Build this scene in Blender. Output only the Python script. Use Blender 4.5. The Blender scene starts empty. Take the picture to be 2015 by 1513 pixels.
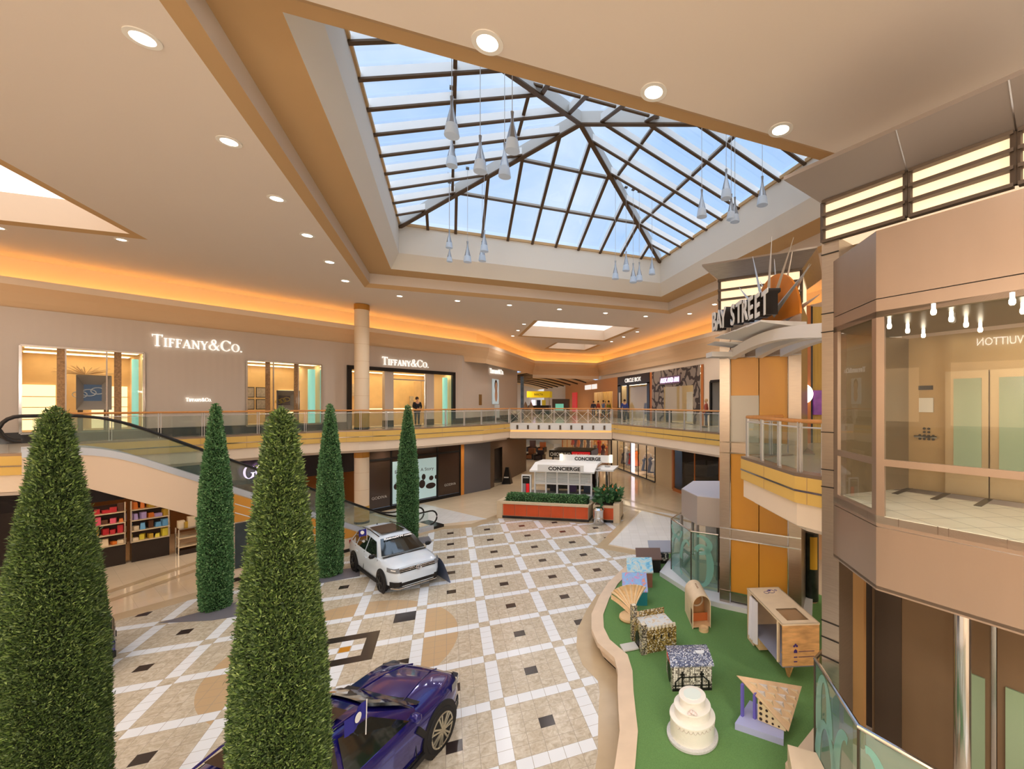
import bpy, bmesh, math, random
import numpy as np
from mathutils import Vector, Matrix
from mathutils.geometry import tessellate_polygon

random.seed(7)
SC = bpy.context.scene
COL = SC.collection

# ------------------------------------------------------------------ camera
IW, IH = 2015, 1513
PX, PY, FL = 1205.5, 794.3, 833.6          # principal point and focal length (pixels)
YAW = math.radians(21.242)
EYE = 6.6
cam_d = bpy.data.cameras.new('camera')
cam = bpy.data.objects.new('camera', cam_d); COL.objects.link(cam)
cam.location = (0, 0, EYE)
cam.rotation_euler = (math.radians(90), 0, -YAW)
cam_d.sensor_width = 36.0
cam_d.lens = 36.0 * FL / IW
cam_d.shift_x = (IW / 2 - PX) / IW
cam_d.shift_y = (PY - IH / 2) / IW
cam_d.clip_end = 400
SC.camera = cam

# ------------------------------------------------------------------ sky, daylight, exposure
wd = bpy.data.worlds.new('sky'); SC.world = wd; wd.use_nodes = True
nt = wd.node_tree; nt.nodes.clear()
wo = nt.nodes.new('ShaderNodeOutputWorld'); wb = nt.nodes.new('ShaderNodeBackground')
tc = nt.nodes.new('ShaderNodeTexCoord')
mp = nt.nodes.new('ShaderNodeMapping'); mp.inputs['Scale'].default_value = (1.0, 1.0, 2.0)
ns = nt.nodes.new('ShaderNodeTexNoise'); ns.inputs['Scale'].default_value = 2.2; ns.inputs['Detail'].default_value = 6
cr = nt.nodes.new('ShaderNodeValToRGB')
cr.color_ramp.elements[0].position = 0.42; cr.color_ramp.elements[0].color = (0.40, 0.60, 0.92, 1)
cr.color_ramp.elements[1].position = 0.72; cr.color_ramp.elements[1].color = (0.78, 0.88, 1.0, 1)
nt.links.new(tc.outputs['Generated'], mp.inputs['Vector']); nt.links.new(mp.outputs['Vector'], ns.inputs['Vector'])
nt.links.new(ns.outputs['Fac'], cr.inputs['Fac']); nt.links.new(cr.outputs['Color'], wb.inputs['Color'])
wb.inputs['Strength'].default_value = 1.05
nt.links.new(wb.outputs['Background'], wo.inputs['Surface'])

sun_d = bpy.data.lights.new('daylight', 'SUN'); sun_d.energy = 2.3; sun_d.angle = math.radians(110); sun_d.color = (0.78, 0.89, 1.0)
sun = bpy.data.objects.new('daylight', sun_d); COL.objects.link(sun); sun.location = (4, 14, 30); sun.rotation_euler = (math.radians(34), math.radians(-8), 0)

SC.view_settings.view_transform = 'Standard'; SC.view_settings.look = 'None'
SC.view_settings.exposure = 0.20; SC.view_settings.gamma = 1.0; SC.view_settings.use_curve_mapping = False
cy = SC.cycles
cy.max_bounces = 7; cy.diffuse_bounces = 3; cy.glossy_bounces = 4; cy.transmission_bounces = 4; cy.transparent_max_bounces = 14
cy.use_denoising = True; cy.sample_clamp_indirect = 4.0; cy.caustics_reflective = False; cy.caustics_refractive = False
cy.use_adaptive_sampling = True; cy.adaptive_threshold = 0.02

# ------------------------------------------------------------------ survey helpers: pixel of the photograph + known plane -> point of the place
_c, _s = math.cos(YAW), math.sin(YAW)
def ray(x, y):
    X = (x - PX) / FL
    return Vector((_c * X + _s, -_s * X + _c, -(y - PY) / FL))
def at_z(x, y, z):
    r = ray(x, y); return Vector((0, 0, EYE)) + r * ((z - EYE) / r.z)
def at_d(x, y, d):
    return Vector((0, 0, EYE)) + ray(x, y) * d
def at_line(x, y, p, d):                     # vertical plane through p along d
    r = ray(x, y); n = Vector((-d[1], d[0]))
    k = (n.x * p[0] + n.y * p[1]) / (n.x * r.x + n.y * r.y)
    return Vector((0, 0, EYE)) + r * k

# ------------------------------------------------------------------ materials
MATS = {}
def lin(r, g, b):
    f = lambda v: (v / 255 / 12.92) if v / 255 <= 0.04045 else ((v / 255 + 0.055) / 1.055) ** 2.4
    return (f(r), f(g), f(b), 1)
def mat(name, rgb, rough=0.6, metal=0.0, spec=0.4, emit=None, noise=0.0, nscale=6.0, coat=0.0, stretch=None, bump=0.0):
    if name in MATS: return MATS[name]
    m = bpy.data.materials.new(name); m.use_nodes = True
    t = m.node_tree; b = t.nodes['Principled BSDF']
    col = lin(*rgb)
    b.inputs['Base Color'].default_value = col; b.inputs['Roughness'].default_value = rough
    b.inputs['Metallic'].default_value = metal; b.inputs['Specular IOR Level'].default_value = spec
    b.inputs['Coat Weight'].default_value = coat; b.inputs['Coat Roughness'].default_value = 0.05
    if emit is not None:
        b.inputs['Emission Color'].default_value = lin(*emit[0]); b.inputs['Emission Strength'].default_value = emit[1]
    if noise or bump:
        tcn = t.nodes.new('ShaderNodeTexCoord'); n = t.nodes.new('ShaderNodeTexNoise')
        n.inputs['Scale'].default_value = nscale; n.inputs['Detail'].default_value = 5
        v = tcn.outputs['Object']
        if stretch:
            mm = t.nodes.new('ShaderNodeMapping'); mm.inputs['Scale'].default_value = stretch
            t.links.new(v, mm.inputs['Vector']); v = mm.outputs['Vector']
        t.links.new(v, n.inputs['Vector'])
        if noise:
            mx = t.nodes.new('ShaderNodeMix'); mx.data_type = 'RGBA'; mx.blend_type = 'MULTIPLY'; mx.inputs[0].default_value = 1.0
            mr = t.nodes.new('ShaderNodeMapRange'); mr.inputs['From Min'].default_value = 0.3; mr.inputs['From Max'].default_value = 0.7
            mr.inputs['To Min'].default_value = 1 - noise; mr.inputs['To Max'].default_value = 1 + noise * 0.5
            t.links.new(n.outputs['Fac'], mr.inputs['Value'])
            mx.inputs[6].default_value = col; t.links.new(mr.outputs['Result'], mx.inputs[7])
            t.links.new(mx.outputs[2], b.inputs['Base Color'])
        if bump:
            bp = t.nodes.new('ShaderNodeBump'); bp.inputs['Strength'].default_value = bump; bp.inputs['Distance'].default_value = 0.02
            t.links.new(n.outputs['Fac'], bp.inputs['Height']); t.links.new(bp.outputs['Normal'], b.inputs['Normal'])
    MATS[name] = m; return m
def glass(name, rgb, alpha=0.12, rough=0.02, frost=0.0):
    """thin pane: mostly clear with a fresnel reflection and a little tint"""
    if name in MATS: return MATS[name]
    m = bpy.data.materials.new(name); m.use_nodes = True; t = m.node_tree; t.nodes.clear()
    o = t.nodes.new('ShaderNodeOutputMaterial'); tr = t.nodes.new('ShaderNodeBsdfTransparent'); g = t.nodes.new('ShaderNodeBsdfGlossy')
    d = t.nodes.new('ShaderNodeBsdfDiffuse'); m1 = t.nodes.new('ShaderNodeMixShader'); m2 = t.nodes.new('ShaderNodeMixShader')
    lw = t.nodes.new('ShaderNodeLayerWeight'); lw.inputs['Blend'].default_value = 0.5
    pw = t.nodes.new('ShaderNodeMath'); pw.operation = 'POWER'; pw.inputs[1].default_value = 4.0; t.links.new(lw.outputs['Facing'], pw.inputs[0])
    f = t.nodes.new('ShaderNodeMath'); f.operation = 'MULTIPLY_ADD'; f.inputs[1].default_value = 0.75; f.inputs[2].default_value = 0.045; t.links.new(pw.outputs[0], f.inputs[0])
    c = lin(*rgb)
    k = 0.25
    tr.inputs['Color'].default_value = (1 - k * (1 - c[0]), 1 - k * (1 - c[1]), 1 - k * (1 - c[2]), 1)
    g.inputs['Roughness'].default_value = rough; d.inputs['Color'].default_value = c
    m1.inputs[0].default_value = max(alpha, frost)
    t.links.new(tr.outputs[0], m1.inputs[1]); t.links.new(d.outputs[0], m1.inputs[2])
    t.links.new(f.outputs[0], m2.inputs[0]); t.links.new(m1.outputs[0], m2.inputs[1]); t.links.new(g.outputs[0], m2.inputs[2])
    t.links.new(m2.outputs[0], o.inputs['Surface'])
    MATS[name] = m; return m
def emitter(name, rgb, strength):
    return mat(name, rgb, 0.5, emit=(rgb, strength))

ceil_m = mat('ceiling_paint', (224, 211, 200), 0.85, spec=0.1)
accent_m = mat('accent_paint', (202, 166, 122), 0.8, spec=0.1)
cream_m = mat('cream_paint', (240, 220, 198), 0.7, spec=0.2)
curb_m = mat('curb_paint', (232, 224, 212), 0.75, spec=0.15)
cove_m = mat('cove_paint', (246, 226, 196), 0.8, spec=0.1)
yellow_m = mat('yellow_panel', (228, 188, 104), 0.45, spec=0.3)
peach_m = mat('peach_panel', (236, 210, 184), 0.6, spec=0.2)
orange_m = mat('orange_panel', (206, 132, 26), 0.5, spec=0.3, noise=0.06, nscale=1.2)
steel_m = mat('brushed_steel', (178, 166, 154), 0.3, 0.88, noise=0.08, nscale=4, stretch=(1, 1, 14))
steel_b = mat('satin_bronze_steel', (168, 148, 132), 0.32, 0.7, noise=0.05, nscale=2, stretch=(1, 1, 0.3))
chrome_m = mat('polished_steel', (205, 205, 208), 0.15, 1.0)
dsteel_m = mat('dark_steel', (96, 84, 74), 0.45, 0.6)
bronze_m = mat('bronze_beam', (92, 70, 48), 0.5, 0.3)
beam_m = mat('grey_beam', (190, 184, 176), 0.6, 0.1)
rafter_m = mat('rafter_white', (244, 243, 240), 0.6)
rail_steel = mat('railing_steel', (214, 212, 210), 0.3, 0.35)
white_m = mat('white_paint', (240, 240, 240), 0.5)
wood_rail_m = mat('maple_handrail', (214, 150, 88), 0.35, noise=0.1, nscale=9)
black_m = mat('black_paint', (26, 24, 24), 0.4)
dark_m = mat('dark_brown_panel', (44, 34, 30), 0.3)
grey_m = mat('grey_shutter', (104, 102, 108), 0.6)
tan_stone_m = mat('tan_stone', (196, 174, 142), 0.22, noise=0.05, nscale=3)
black_stone_m = mat('black_granite', (38, 36, 38), 0.15)
rail_glass = glass('railing_glass', (200, 222, 214), 0.05)
teal_glass = glass('green_tinted_glass', (128, 196, 184), 0.26)
frost_glass = glass('frosted_glass_band', (140, 205, 195), 0.1, 0.3, frost=0.62)
shop_glass = glass('shop_window_glass', (235, 235, 230), 0.02)
sky_glass = glass('skylight_glass', (236, 243, 250), 0.05)

# ------------------------------------------------------------------ mesh builder
class MB:
    def __init__(self): self.v = []; self.f = []
    def add(self, vs, fs):
        o = len(self.v); self.v += [tuple(p) for p in vs]; self.f += [tuple(i + o for i in f) for f in fs]; return self
    def box(self, c, s, rz=0.0, top=None):
        """c centre of the base, s full sizes; top = scale of the top face"""
        cx, cy_, cz = c; a, b, h = s[0] / 2, s[1] / 2, s[2]; k = top or 1
        ca, sa = math.cos(rz), math.sin(rz); vs = []
        for z, q in ((cz, 1), (cz + h, k)):
            for x, y in ((-a, -b), (a, -b), (a, b), (-a, b)):
                x *= q; y *= q; vs.append((cx + ca * x - sa * y, cy_ + sa * x + ca * y, z))
        return self.add(vs, [(3, 2, 1, 0), (4, 5, 6, 7), (0, 1, 5, 4), (1, 2, 6, 5), (2, 3, 7, 6), (3, 0, 4, 7)])
    def prism(self, poly, z0, z1):
        n = len(poly)
        a = sum(poly[i][0] * poly[(i + 1) % n][1] - poly[(i + 1) % n][0] * poly[i][1] for i in range(n))
        if a < 0: poly = poly[::-1]
        vs = [(p[0], p[1], z0) for p in poly] + [(p[0], p[1], z1) for p in poly]
        return self.add(vs, [tuple(range(n))[::-1], tuple(range(n, 2 * n))] + [(i, (i + 1) % n, n + (i + 1) % n, n + i) for i in range(n)])
    def quad(self, a, b, c, d): return self.add([a, b, c, d], [(0, 1, 2, 3)])
    def poly(self, pts): return self.add(pts, [tuple(range(len(pts)))])
    def bar(self, p, q, w, h, up=(0, 0, 1)):
        """rectangular bar from p to q, w wide, h deep along up"""
        p = Vector(p); q = Vector(q); d = (q - p)
        if d.length < 1e-6: return self
        d.normalize(); u = Vector(up); s_ = d.cross(u)
        if s_.length < 1e-4: u = Vector((1, 0, 0)); s_ = d.cross(u)
        s_.normalize(); u = s_.cross(d); vs = []
        for e in (p, q):
            for a, b in ((-1, -1), (1, -1), (1, 1), (-1, 1)): vs.append(e + s_ * (a * w / 2) + u * (b * h / 2))
        return self.add(vs, [(3, 2, 1, 0), (4, 5, 6, 7), (0, 1, 5, 4), (1, 2, 6, 5), (2, 3, 7, 6), (3, 0, 4, 7)])
    def tube(self, pts, r, n=8, closed=False, r2=None):
        pts = [Vector(p) for p in pts]; k = len(pts); rings = []
        up = Vector((0, 0, 1))
        for i, p in enumerate(pts):
            if closed: d = pts[(i + 1) % k] - pts[i - 1]
            else: d = pts[min(i + 1, k - 1)] - pts[max(i - 1, 0)]
            d.normalize(); s_ = d.cross(up)
            if s_.length < 1e-3: s_ = d.cross(Vector((1, 0, 0)))
            s_.normalize(); u = s_.cross(d)
            rr = r if r2 is None else r + (r2 - r) * i / max(1, k - 1)
            rings.append([p + s_ * (rr * math.cos(2 * math.pi * j / n)) + u * (rr * math.sin(2 * math.pi * j / n)) for j in range(n)])
        fs = []
        for i in range(k if closed else k - 1):
            for j in range(n):
                fs.append((i * n + j, i * n + (j + 1) % n, ((i + 1) % k) * n + (j + 1) % n, ((i + 1) % k) * n + j))
        if not closed: fs += [tuple(range(n))[::-1], tuple(range((k - 1) * n, k * n))]
        return self.add([q for rg in rings for q in rg], fs)
    def lathe(self, prof, c=(0, 0, 0), n=24, axis=None, caps=True):
        """prof = [(r, z)] from bottom to top"""
        vs = []; fs = []; k = len(prof)
        for r, z in prof:
            for j in range(n):
                a = 2 * math.pi * j / n; vs.append(Vector((r * math.cos(a), r * math.sin(a), z)))
        for i in range(k - 1):
            for j in range(n): fs.append((i * n + j, i * n + (j + 1) % n, (i + 1) * n + (j + 1) % n, (i + 1) * n + j))
        if caps: fs.append(tuple(range(n))[::-1]); fs.append(tuple(range((k - 1) * n, k * n)))
        if axis is not None:
            R = Vector((0, 0, 1)).rotation_difference(Vector(axis)).to_matrix(); vs = [R @ v for v in vs]
        c = Vector(c); return self.add([v + c for v in vs], fs)
    def sheet(self, outer, holes, o, ex, ey):
        """flat polygon with holes in the plane o + x*ex + y*ey"""
        o = Vector(o); ex = Vector(ex); ey = Vector(ey)
        loops = [[Vector((p[0], p[1], 0)) for p in L] for L in [outer] + list(holes)]
        flat = [p for L in loops for p in L]
        tris = tessellate_polygon(loops)
        return self.add([o + ex * p.x + ey * p.y for p in flat], [tuple(t) for t in tris])
    def strip(self, path, z0, z1, closed=False):
        """vertical ribbon along a plan path; z0, z1 numbers"""
        n = len(path); vs = []
        for p in path: vs += [(p[0], p[1], z0), (p[0], p[1], z1)]
        m_ = n if closed else n - 1
        return self.add(vs, [(2 * i, 2 * ((i + 1) % n), 2 * ((i + 1) % n) + 1, 2 * i + 1) for i in range(m_)])
    def wall(self, path, z0, z1, t):
        """solid band of thickness t to the left of the path"""
        L = offset(path, t)
        for i in range(len(path) - 1):
            self.prism([path[i], path[i + 1], L[i + 1], L[i]], z0, z1)
        return self
    def loft(self, rings, closed_ring=True, caps=True):
        n = len(rings[0]); vs = [p for r in rings for p in r]; fs = []
        for i in range(len(rings) - 1):
            for j in range(n if closed_ring else n - 1):
                fs.append((i * n + j, i * n + (j + 1) % n, (i + 1) * n + (j + 1) % n, (i + 1) * n + j))
        if caps: fs += [tuple(range(n))[::-1], tuple(range((len(rings) - 1) * n, len(rings) * n))]
        return self.add(vs, fs)
    def xf(self, M):
        self.v = [tuple(M @ Vector(p)) for p in self.v]; return self
    def build(self, name, m, parent=None, smooth=False, loc=None, fix=True):
        me = bpy.data.meshes.new(name); me.from_pydata(self.v, [], self.f)
        if fix and len(self.f) < 60000:
            b = bmesh.new(); b.from_mesh(me); bmesh.ops.recalc_face_normals(b, faces=b.faces); b.to_mesh(me); b.free()
        if smooth:
            me.polygons.foreach_set('use_smooth', [True] * len(me.polygons))
            try: me.set_sharp_from_angle(angle=math.radians(38))
            except Exception: pass
        for k in (m if isinstance(m, (list, tuple)) else [m]): me.materials.append(k)
        o = bpy.data.objects.new(name, me); COL.objects.link(o)
        if parent is not None: o.parent = parent
        if loc is not None: o.location = loc
        return o
def offset(path, t):
    """offset a plan path to its left by t"""
    P = [Vector((p[0], p[1])) for p in path]; out = []
    for i, p in enumerate(P):
        ns_ = []
        if i > 0: d = (P[i] - P[i - 1]).normalized(); ns_.append(Vector((-d.y, d.x)))
        if i < len(P) - 1: d = (P[i + 1] - P[i]).normalized(); ns_.append(Vector((-d.y, d.x)))
        n = sum(ns_, Vector((0, 0))).normalized(); k = max(0.35, n.dot(ns_[0]))
        q = p + n * (t / k); out.append((q.x, q.y))
    return out
def tag(o, label, cat, group=None):
    o['label'] = label; o['category'] = cat
    if group: o['group'] = group
    return o
def thing(name, label, cat, loc=(0, 0, 0), rz=0.0, group=None):
    o = bpy.data.objects.new(name, None); COL.objects.link(o); o.empty_display_size = 0.1
    o.location = loc; o.rotation_euler = (0, 0, rz); return tag(o, label, cat, group)
def struct(o, kind='structure'):
    o['kind'] = kind; return o
def part(mb, name, m, root, smooth=False):
    """mb is in world space; becomes a child of root keeping its place"""
    M = Matrix.Translation(root.location) @ root.rotation_euler.to_matrix().to_4x4()
    mb.xf(M.inverted()); return mb.build(name, m, root, smooth)
def copy_tree(o, parent=None):
    c = o.copy(); COL.objects.link(c)
    if parent is not None: c.parent = parent
    for ch in list(o.children): copy_tree(ch, c)
    return c
def text(name, body, m, parent, o, ex, ey, size, depth=0.02, align='LEFT', fit=None, bold=0.0, shear=0.0):
    """lettering lying in the plane o + x*ex + y*ey"""
    cu = bpy.data.curves.new(name, 'FONT'); cu.body = body; cu.size = size; cu.extrude = depth / 2
    cu.align_x = align; cu.offset = bold; cu.shear = shear; cu.resolution_u = 3
    ob = bpy.data.objects.new(name, cu); COL.objects.link(ob); cu.materials.append(m)
    ex = Vector(ex).normalized(); ey = Vector(ey).normalized(); ez = ex.cross(ey)
    sx = 1.0
    if fit:
        bpy.context.view_layer.update(); w = ob.dimensions.x
        if w > 0: sx = fit / w
    M = Matrix(((ex.x * sx, ey.x, ez.x, o[0]), (ex.y * sx, ey.y, ez.y, o[1]), (ex.z * sx, ey.z, ez.z, o[2]), (0, 0, 0, 1)))
    if parent is not None:
        ob.parent = parent
        P = Matrix.Translation(parent.location) @ parent.rotation_euler.to_matrix().to_4x4()
        M = P.inverted() @ M
    dg = bpy.context.evaluated_depsgraph_get()
    me = bpy.data.meshes.new_from_object(ob.evaluated_get(dg)); me.name = name
    par = ob.parent; bpy.data.objects.remove(ob)
    ob = bpy.data.objects.new(name, me); COL.objects.link(ob); ob.parent = par
    me.transform(M); return ob
E3 = Vector((0.83205, 0.5547, 0)); N3 = Vector((-0.5547, 0.83205, 0))     # axis of the left gallery, and its normal (away from the court)
ZL1, ZL2, ZC = 0.0, 5.15, 12.1
# ================================================================== floor of the court
def floor_material():
    m = bpy.data.materials.new('court_stone_tiles'); m.use_nodes = True; t = m.node_tree; b = t.nodes['Principled BSDF']
    g = t.nodes.new('ShaderNodeNewGeometry'); sp = t.nodes.new('ShaderNodeSeparateXYZ'); t.links.new(g.outputs['Position'], sp.inputs[0])
    def M(op, a, b_=None, c_=None):
        n = t.nodes.new('ShaderNodeMath'); n.operation = op
        for i, q in enumerate((a, b_, c_)):
            if q is None: continue
            if isinstance(q, (int, float)): n.inputs[i].default_value = q
            else: t.links.new(q, n.inputs[i])
        return n.outputs[0]
    def mix(fac, A, B):
        n = t.nodes.new('ShaderNodeMix'); n.data_type = 'RGBA'
        if isinstance(fac, (int, float)): n.inputs[0].default_value = fac
        else: t.links.new(fac, n.inputs[0])
        for i, q in ((6, A), (7, B)):
            if isinstance(q, tuple): n.inputs[i].default_value = q
            else: t.links.new(q, n.inputs[i])
        return n.outputs[2]
    U0, V0, P_ = 1.0136, 22.198, 1.8
    u = M('SUBTRACT', sp.outputs['X'], U0); v = M('SUBTRACT', sp.outputs['Y'], V0)
    du = M('PINGPONG', u, P_ / 2); dv = M('PINGPONG', v, P_ / 2)
    bu = M('LESS_THAN', du, .15); bv = M('LESS_THAN', dv, .15)
    white = M('ABSOLUTE', M('SUBTRACT', bu, bv))
    dark = M('MULTIPLY', M('GREATER_THAN', du, .75), M('GREATER_THAN', dv, .75))
    ju = M('LESS_THAN', M('PINGPONG', M('SUBTRACT', u, .15), .15), .004); jv = M('LESS_THAN', M('PINGPONG', M('SUBTRACT', v, .15), .15), .004)
    joint = M('MAXIMUM', ju, jv)
    # medallion round one crossing of the bands
    cu = M('SUBTRACT', sp.outputs['X'], -2.586); cv = M('SUBTRACT', sp.outputs['Y'], 13.198)
    au = M('ABSOLUTE', cu); av = M('ABSOLUTE', cv); am = M('MAXIMUM', au, av)
    r = M('SQRT', M('ADD', M('MULTIPLY', cu, cu), M('MULTIPLY', cv, cv)))
    disc = M('LESS_THAN', r, 2.87); inner = M('LESS_THAN', am, 1.95)
    tanf = M('MULTIPLY', M('MULTIPLY', disc, M('SUBTRACT', 1.0, inner)), M('SUBTRACT', 1.0, M('MULTIPLY', bu, bv)))
    ring = M('MULTIPLY', M('GREATER_THAN', am, .45), M('LESS_THAN', am, .75))
    corner = M('MULTIPLY', M('MULTIPLY', M('GREATER_THAN', au, 1.05), M('LESS_THAN', au, 1.65)), M('MULTIPLY', M('GREATER_THAN', av, 1.05), M('LESS_THAN', av, 1.65)))
    gold = M('LESS_THAN', am, .13)
    # marble with a slightly different tone for every tile
    wn = t.nodes.new('ShaderNodeTexWhiteNoise'); wn.noise_dimensions = '2D'; cb = t.nodes.new('ShaderNodeCombineXYZ')
    t.links.new(M('FLOOR', M('DIVIDE', M('SUBTRACT', u, .15), .3)), cb.inputs[0]); t.links.new(M('FLOOR', M('DIVIDE', M('SUBTRACT', v, .15), .3)), cb.inputs[1])
    t.links.new(cb.outputs[0], wn.inputs['Vector'])
    n1 = t.nodes.new('ShaderNodeTexNoise'); n1.inputs['Scale'].default_value = 6.5; n1.inputs['Detail'].default_value = 7; n1.inputs['Roughness'].default_value = .65; n1.inputs['Distortion'].default_value = 1.2
    ad = t.nodes.new('ShaderNodeVectorMath'); ad.operation = 'MULTIPLY_ADD'; ad.inputs[1].default_value = (3, 3, 3)
    t.links.new(wn.outputs['Color'], ad.inputs[0]); t.links.new(g.outputs['Position'], ad.inputs[2]); t.links.new(ad.outputs[0], n1.inputs['Vector'])
    cr_ = t.nodes.new('ShaderNodeValToRGB'); e = cr_.color_ramp.elements
    e[0].position = .32; e[0].color = lin(176, 162, 140); e[1].position = .68; e[1].color = lin(216, 208, 192); x = e.new(.5); x.color = lin(198, 186, 166)
    t.links.new(n1.outputs['Fac'], cr_.inputs['Fac'])
    col = cr_.outputs['Color']
    col = mix(tanf, col, lin(196, 168, 132))
    dk = M('MULTIPLY', dark, M('GREATER_THAN', r, 3.25))
    wv = M('MULTIPLY', white, M('SUBTRACT', 1.0, M('MULTIPLY', M('LESS_THAN', am, .75), M('GREATER_THAN', am, .45))))
    col = mix(wv, col, lin(232, 236, 242))
    col = mix(joint, col, lin(160, 150, 136))
    blk = M('MAXIMUM', M('MAXIMUM', ring, corner), dk)
    col = mix(blk, col, lin(48, 40, 40))
    col = mix(gold, col, lin(190, 130, 40))
    t.links.new(col, b.inputs['Base Color']); b.inputs['Roughness'].default_value = .2; b.inputs['Specular IOR Level'].default_value = .45
    return m
def tile_material(name, base, line, size, ang=0.0, rough=.14):
    m = bpy.data.materials.new(name); m.use_nodes = True; t = m.node_tree; b = t.nodes['Principled BSDF']
    g = t.nodes.new('ShaderNodeNewGeometry'); mp_ = t.nodes.new('ShaderNodeMapping'); mp_.inputs['Rotation'].default_value = (0, 0, ang)
    br = t.nodes.new('ShaderNodeTexBrick'); br.offset = 0; br.inputs['Scale'].default_value = 1
    br.inputs['Brick Width'].default_value = size; br.inputs['Row Height'].default_value = size; br.inputs['Mortar Size'].default_value = .004
    br.inputs['Color1'].default_value = lin(*base); br.inputs['Color2'].default_value = lin(*[k - 6 for k in base]); br.inputs['Mortar'].default_value = lin(*line)
    t.links.new(g.outputs['Position'], mp_.inputs['Vector']); t.links.new(mp_.outputs[0], br.inputs['Vector']); t.links.new(br.outputs['Color'], b.inputs['Base Color'])
    b.inputs['Roughness'].default_value = rough; b.inputs['Specular IOR Level'].default_value = .5
    return m
field_m = floor_material()
pale_tile = tile_material('pale_corridor_tiles', (232, 212, 184), (205, 188, 162), .6, math.radians(-33.7), .09)
white_tile = tile_material('white_stone_tiles', (236, 236, 236), (200, 200, 198), .45, math.radians(20), .2)
upper_tile = tile_material('upper_level_tiles', (206, 192, 172), (180, 164, 145), .6, math.radians(-33.7), .15)

struct(MB().quad((-40, -25, 0), (40, -25, 0), (40, 95, 0), (-40, 95, 0)).build('floor', pale_tile))
FIELD = [(-14, 14.4), (-9.5, 17.4), (-0.3, 23.9), (1.36, 23.8), (2.75, 25.1), (7.2, 22.2), (9.3, 22.2), (10.1, 23.2), (6.3, 18.4), (7.5, 17.0), (8.6, 16.0), (8, 0), (-14, -4)]
struct(MB().poly([(x, y, .003) for x, y in [(-15, 14.3), (-9.9, 17.9), (-0.5, 24.6), (1.2, 24.5), (2.75, 26.0), (7.5, 22.9), (9.1, 22.8), (10.4, 24.1), (10.9, 23.6), (6.95, 18.5), (8.1, 17.1), (9.4, 15.6), (8.5, -1), (-15, -5)]]).build('trim_1', tan_stone_m))
struct(MB().poly([(x, y, .006) for x, y in FIELD]).build('floor_field', field_m))
struct(MB().poly([(x, y, .0045) for x, y in [(7.05, 18.6), (11.3, 23.9), (13.6, 21.0), (8.6, 16.2), (8.3, 17.0)]]).build('floor_side', white_tile))
struct(MB().poly([(x, y, .0045) for x, y in [(-0.6, 25.0), (2.1, 25.2), (-1.5, 30.5), (-4.2, 28.6), (-1.2, 24.6)]]).build('floor_lobby', white_tile))
tr = MB()
for a, b_ in (((13.0, 19.5), (10.2, 26.5)), ((13.6, 20.2), (11.3, 27.2)), ((-1.6, 25.4), (-3.9, 28.9)), ((-12.6, 17.6), (-9.2, 23.6)), ((-11.4, 17.8), (-8.0, 24.0))):
    d = (Vector((*b_, 0)) - Vector((*a, 0))).normalized(); n = Vector((-d.y, d.x, 0)) * .16
    A, B = Vector((*a, .007)), Vector((*b_, .007)); tr.quad(A - n, B - n, B + n, A + n)
struct(tr.build('trim_2', tan_stone_m))

# ================================================================== ceiling, coffers and skylights
CX, CYv = 4.5, 14.86
def rect(x0, x1, y0, y1): return [(x0, y0), (x1, y0), (x1, y1), (x0, y1)]
COF = rect(-3.67, 12.66, 6.9, 22.9)
SKY = [(-17.5, -9.38, 8.5, 18.9), (5.3, 13.0, 27.9, 35.1), (9.0, 13.4, 37.4, 42.0), (-7, 9, -21, -7)]  # last opening is unseen, added behind the camera for fill light
holes = [COF] + [rect(*k) for k in SKY]
struct(MB().sheet([(-40, -25), (40, -25), (40, 48), (-40, 48)], holes, (0, 0, ZC), (1, 0, 0), (0, 1, 0)).build('ceiling', ceil_m))
def frame_ring(r0, z0, r1, z1):
    mb = MB(); a = [(p[0], p[1], z0) for p in r0]; b = [(p[0], p[1], z1) for p in r1]
    for i in range(4): mb.quad(a[i], a[(i + 1) % 4], b[(i + 1) % 4], b[i])
    return mb
def inset(r, d): return rect(r[0][0] + d, r[1][0] - d, r[0][1] + d, r[2][1] - d)
OPEN = rect(-2.41, 11.38, 8.04, 21.58); KINK = rect(-2.05, 11.06, 8.5, 21.12)
c1 = inset(COF, .24)
ZG = 14.69
struct(frame_ring(COF, ZC, c1, ZC + .15).build('trim_3', accent_m))
struct(frame_ring(c1, ZC + .15, c1, 12.72).build('ceiling_coffer', ceil_m))
struct(frame_ring(c1, 12.72, OPEN, 12.72).build('ceiling_soffit', accent_m))
struct(frame_ring(OPEN, 12.72, KINK, 13.345).build('ceiling_splay', curb_m))
struct(frame_ring(KINK, 13.345, KINK, ZG).build('ceiling_curb', curb_m))
for i, k in enumerate(SKY):
    r = rect(*k); q = inset(r, .3)
    struct(frame_ring(r, ZC, q, ZC + .04).build('trim_%d' % (10 + i), accent_m))
    w = struct(frame_ring(q, ZC + .04, q, 13.0).build('ceiling_shaft_%s' % 'abcd'[i], mat('shaft_paint', (222, 202, 184), .8)))
    o = MB().poly([(p[0], p[1], 13.0) for p in q]).build('window_%d' % (2 + i), emitter('translucent_glazing', (255, 252, 248), .95) if i < 3 else emitter('fill_glazing', (255, 252, 248), 4.5)); struct(o)  # the last pane, out of view, is a stronger glowing sheet added as fill
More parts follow.
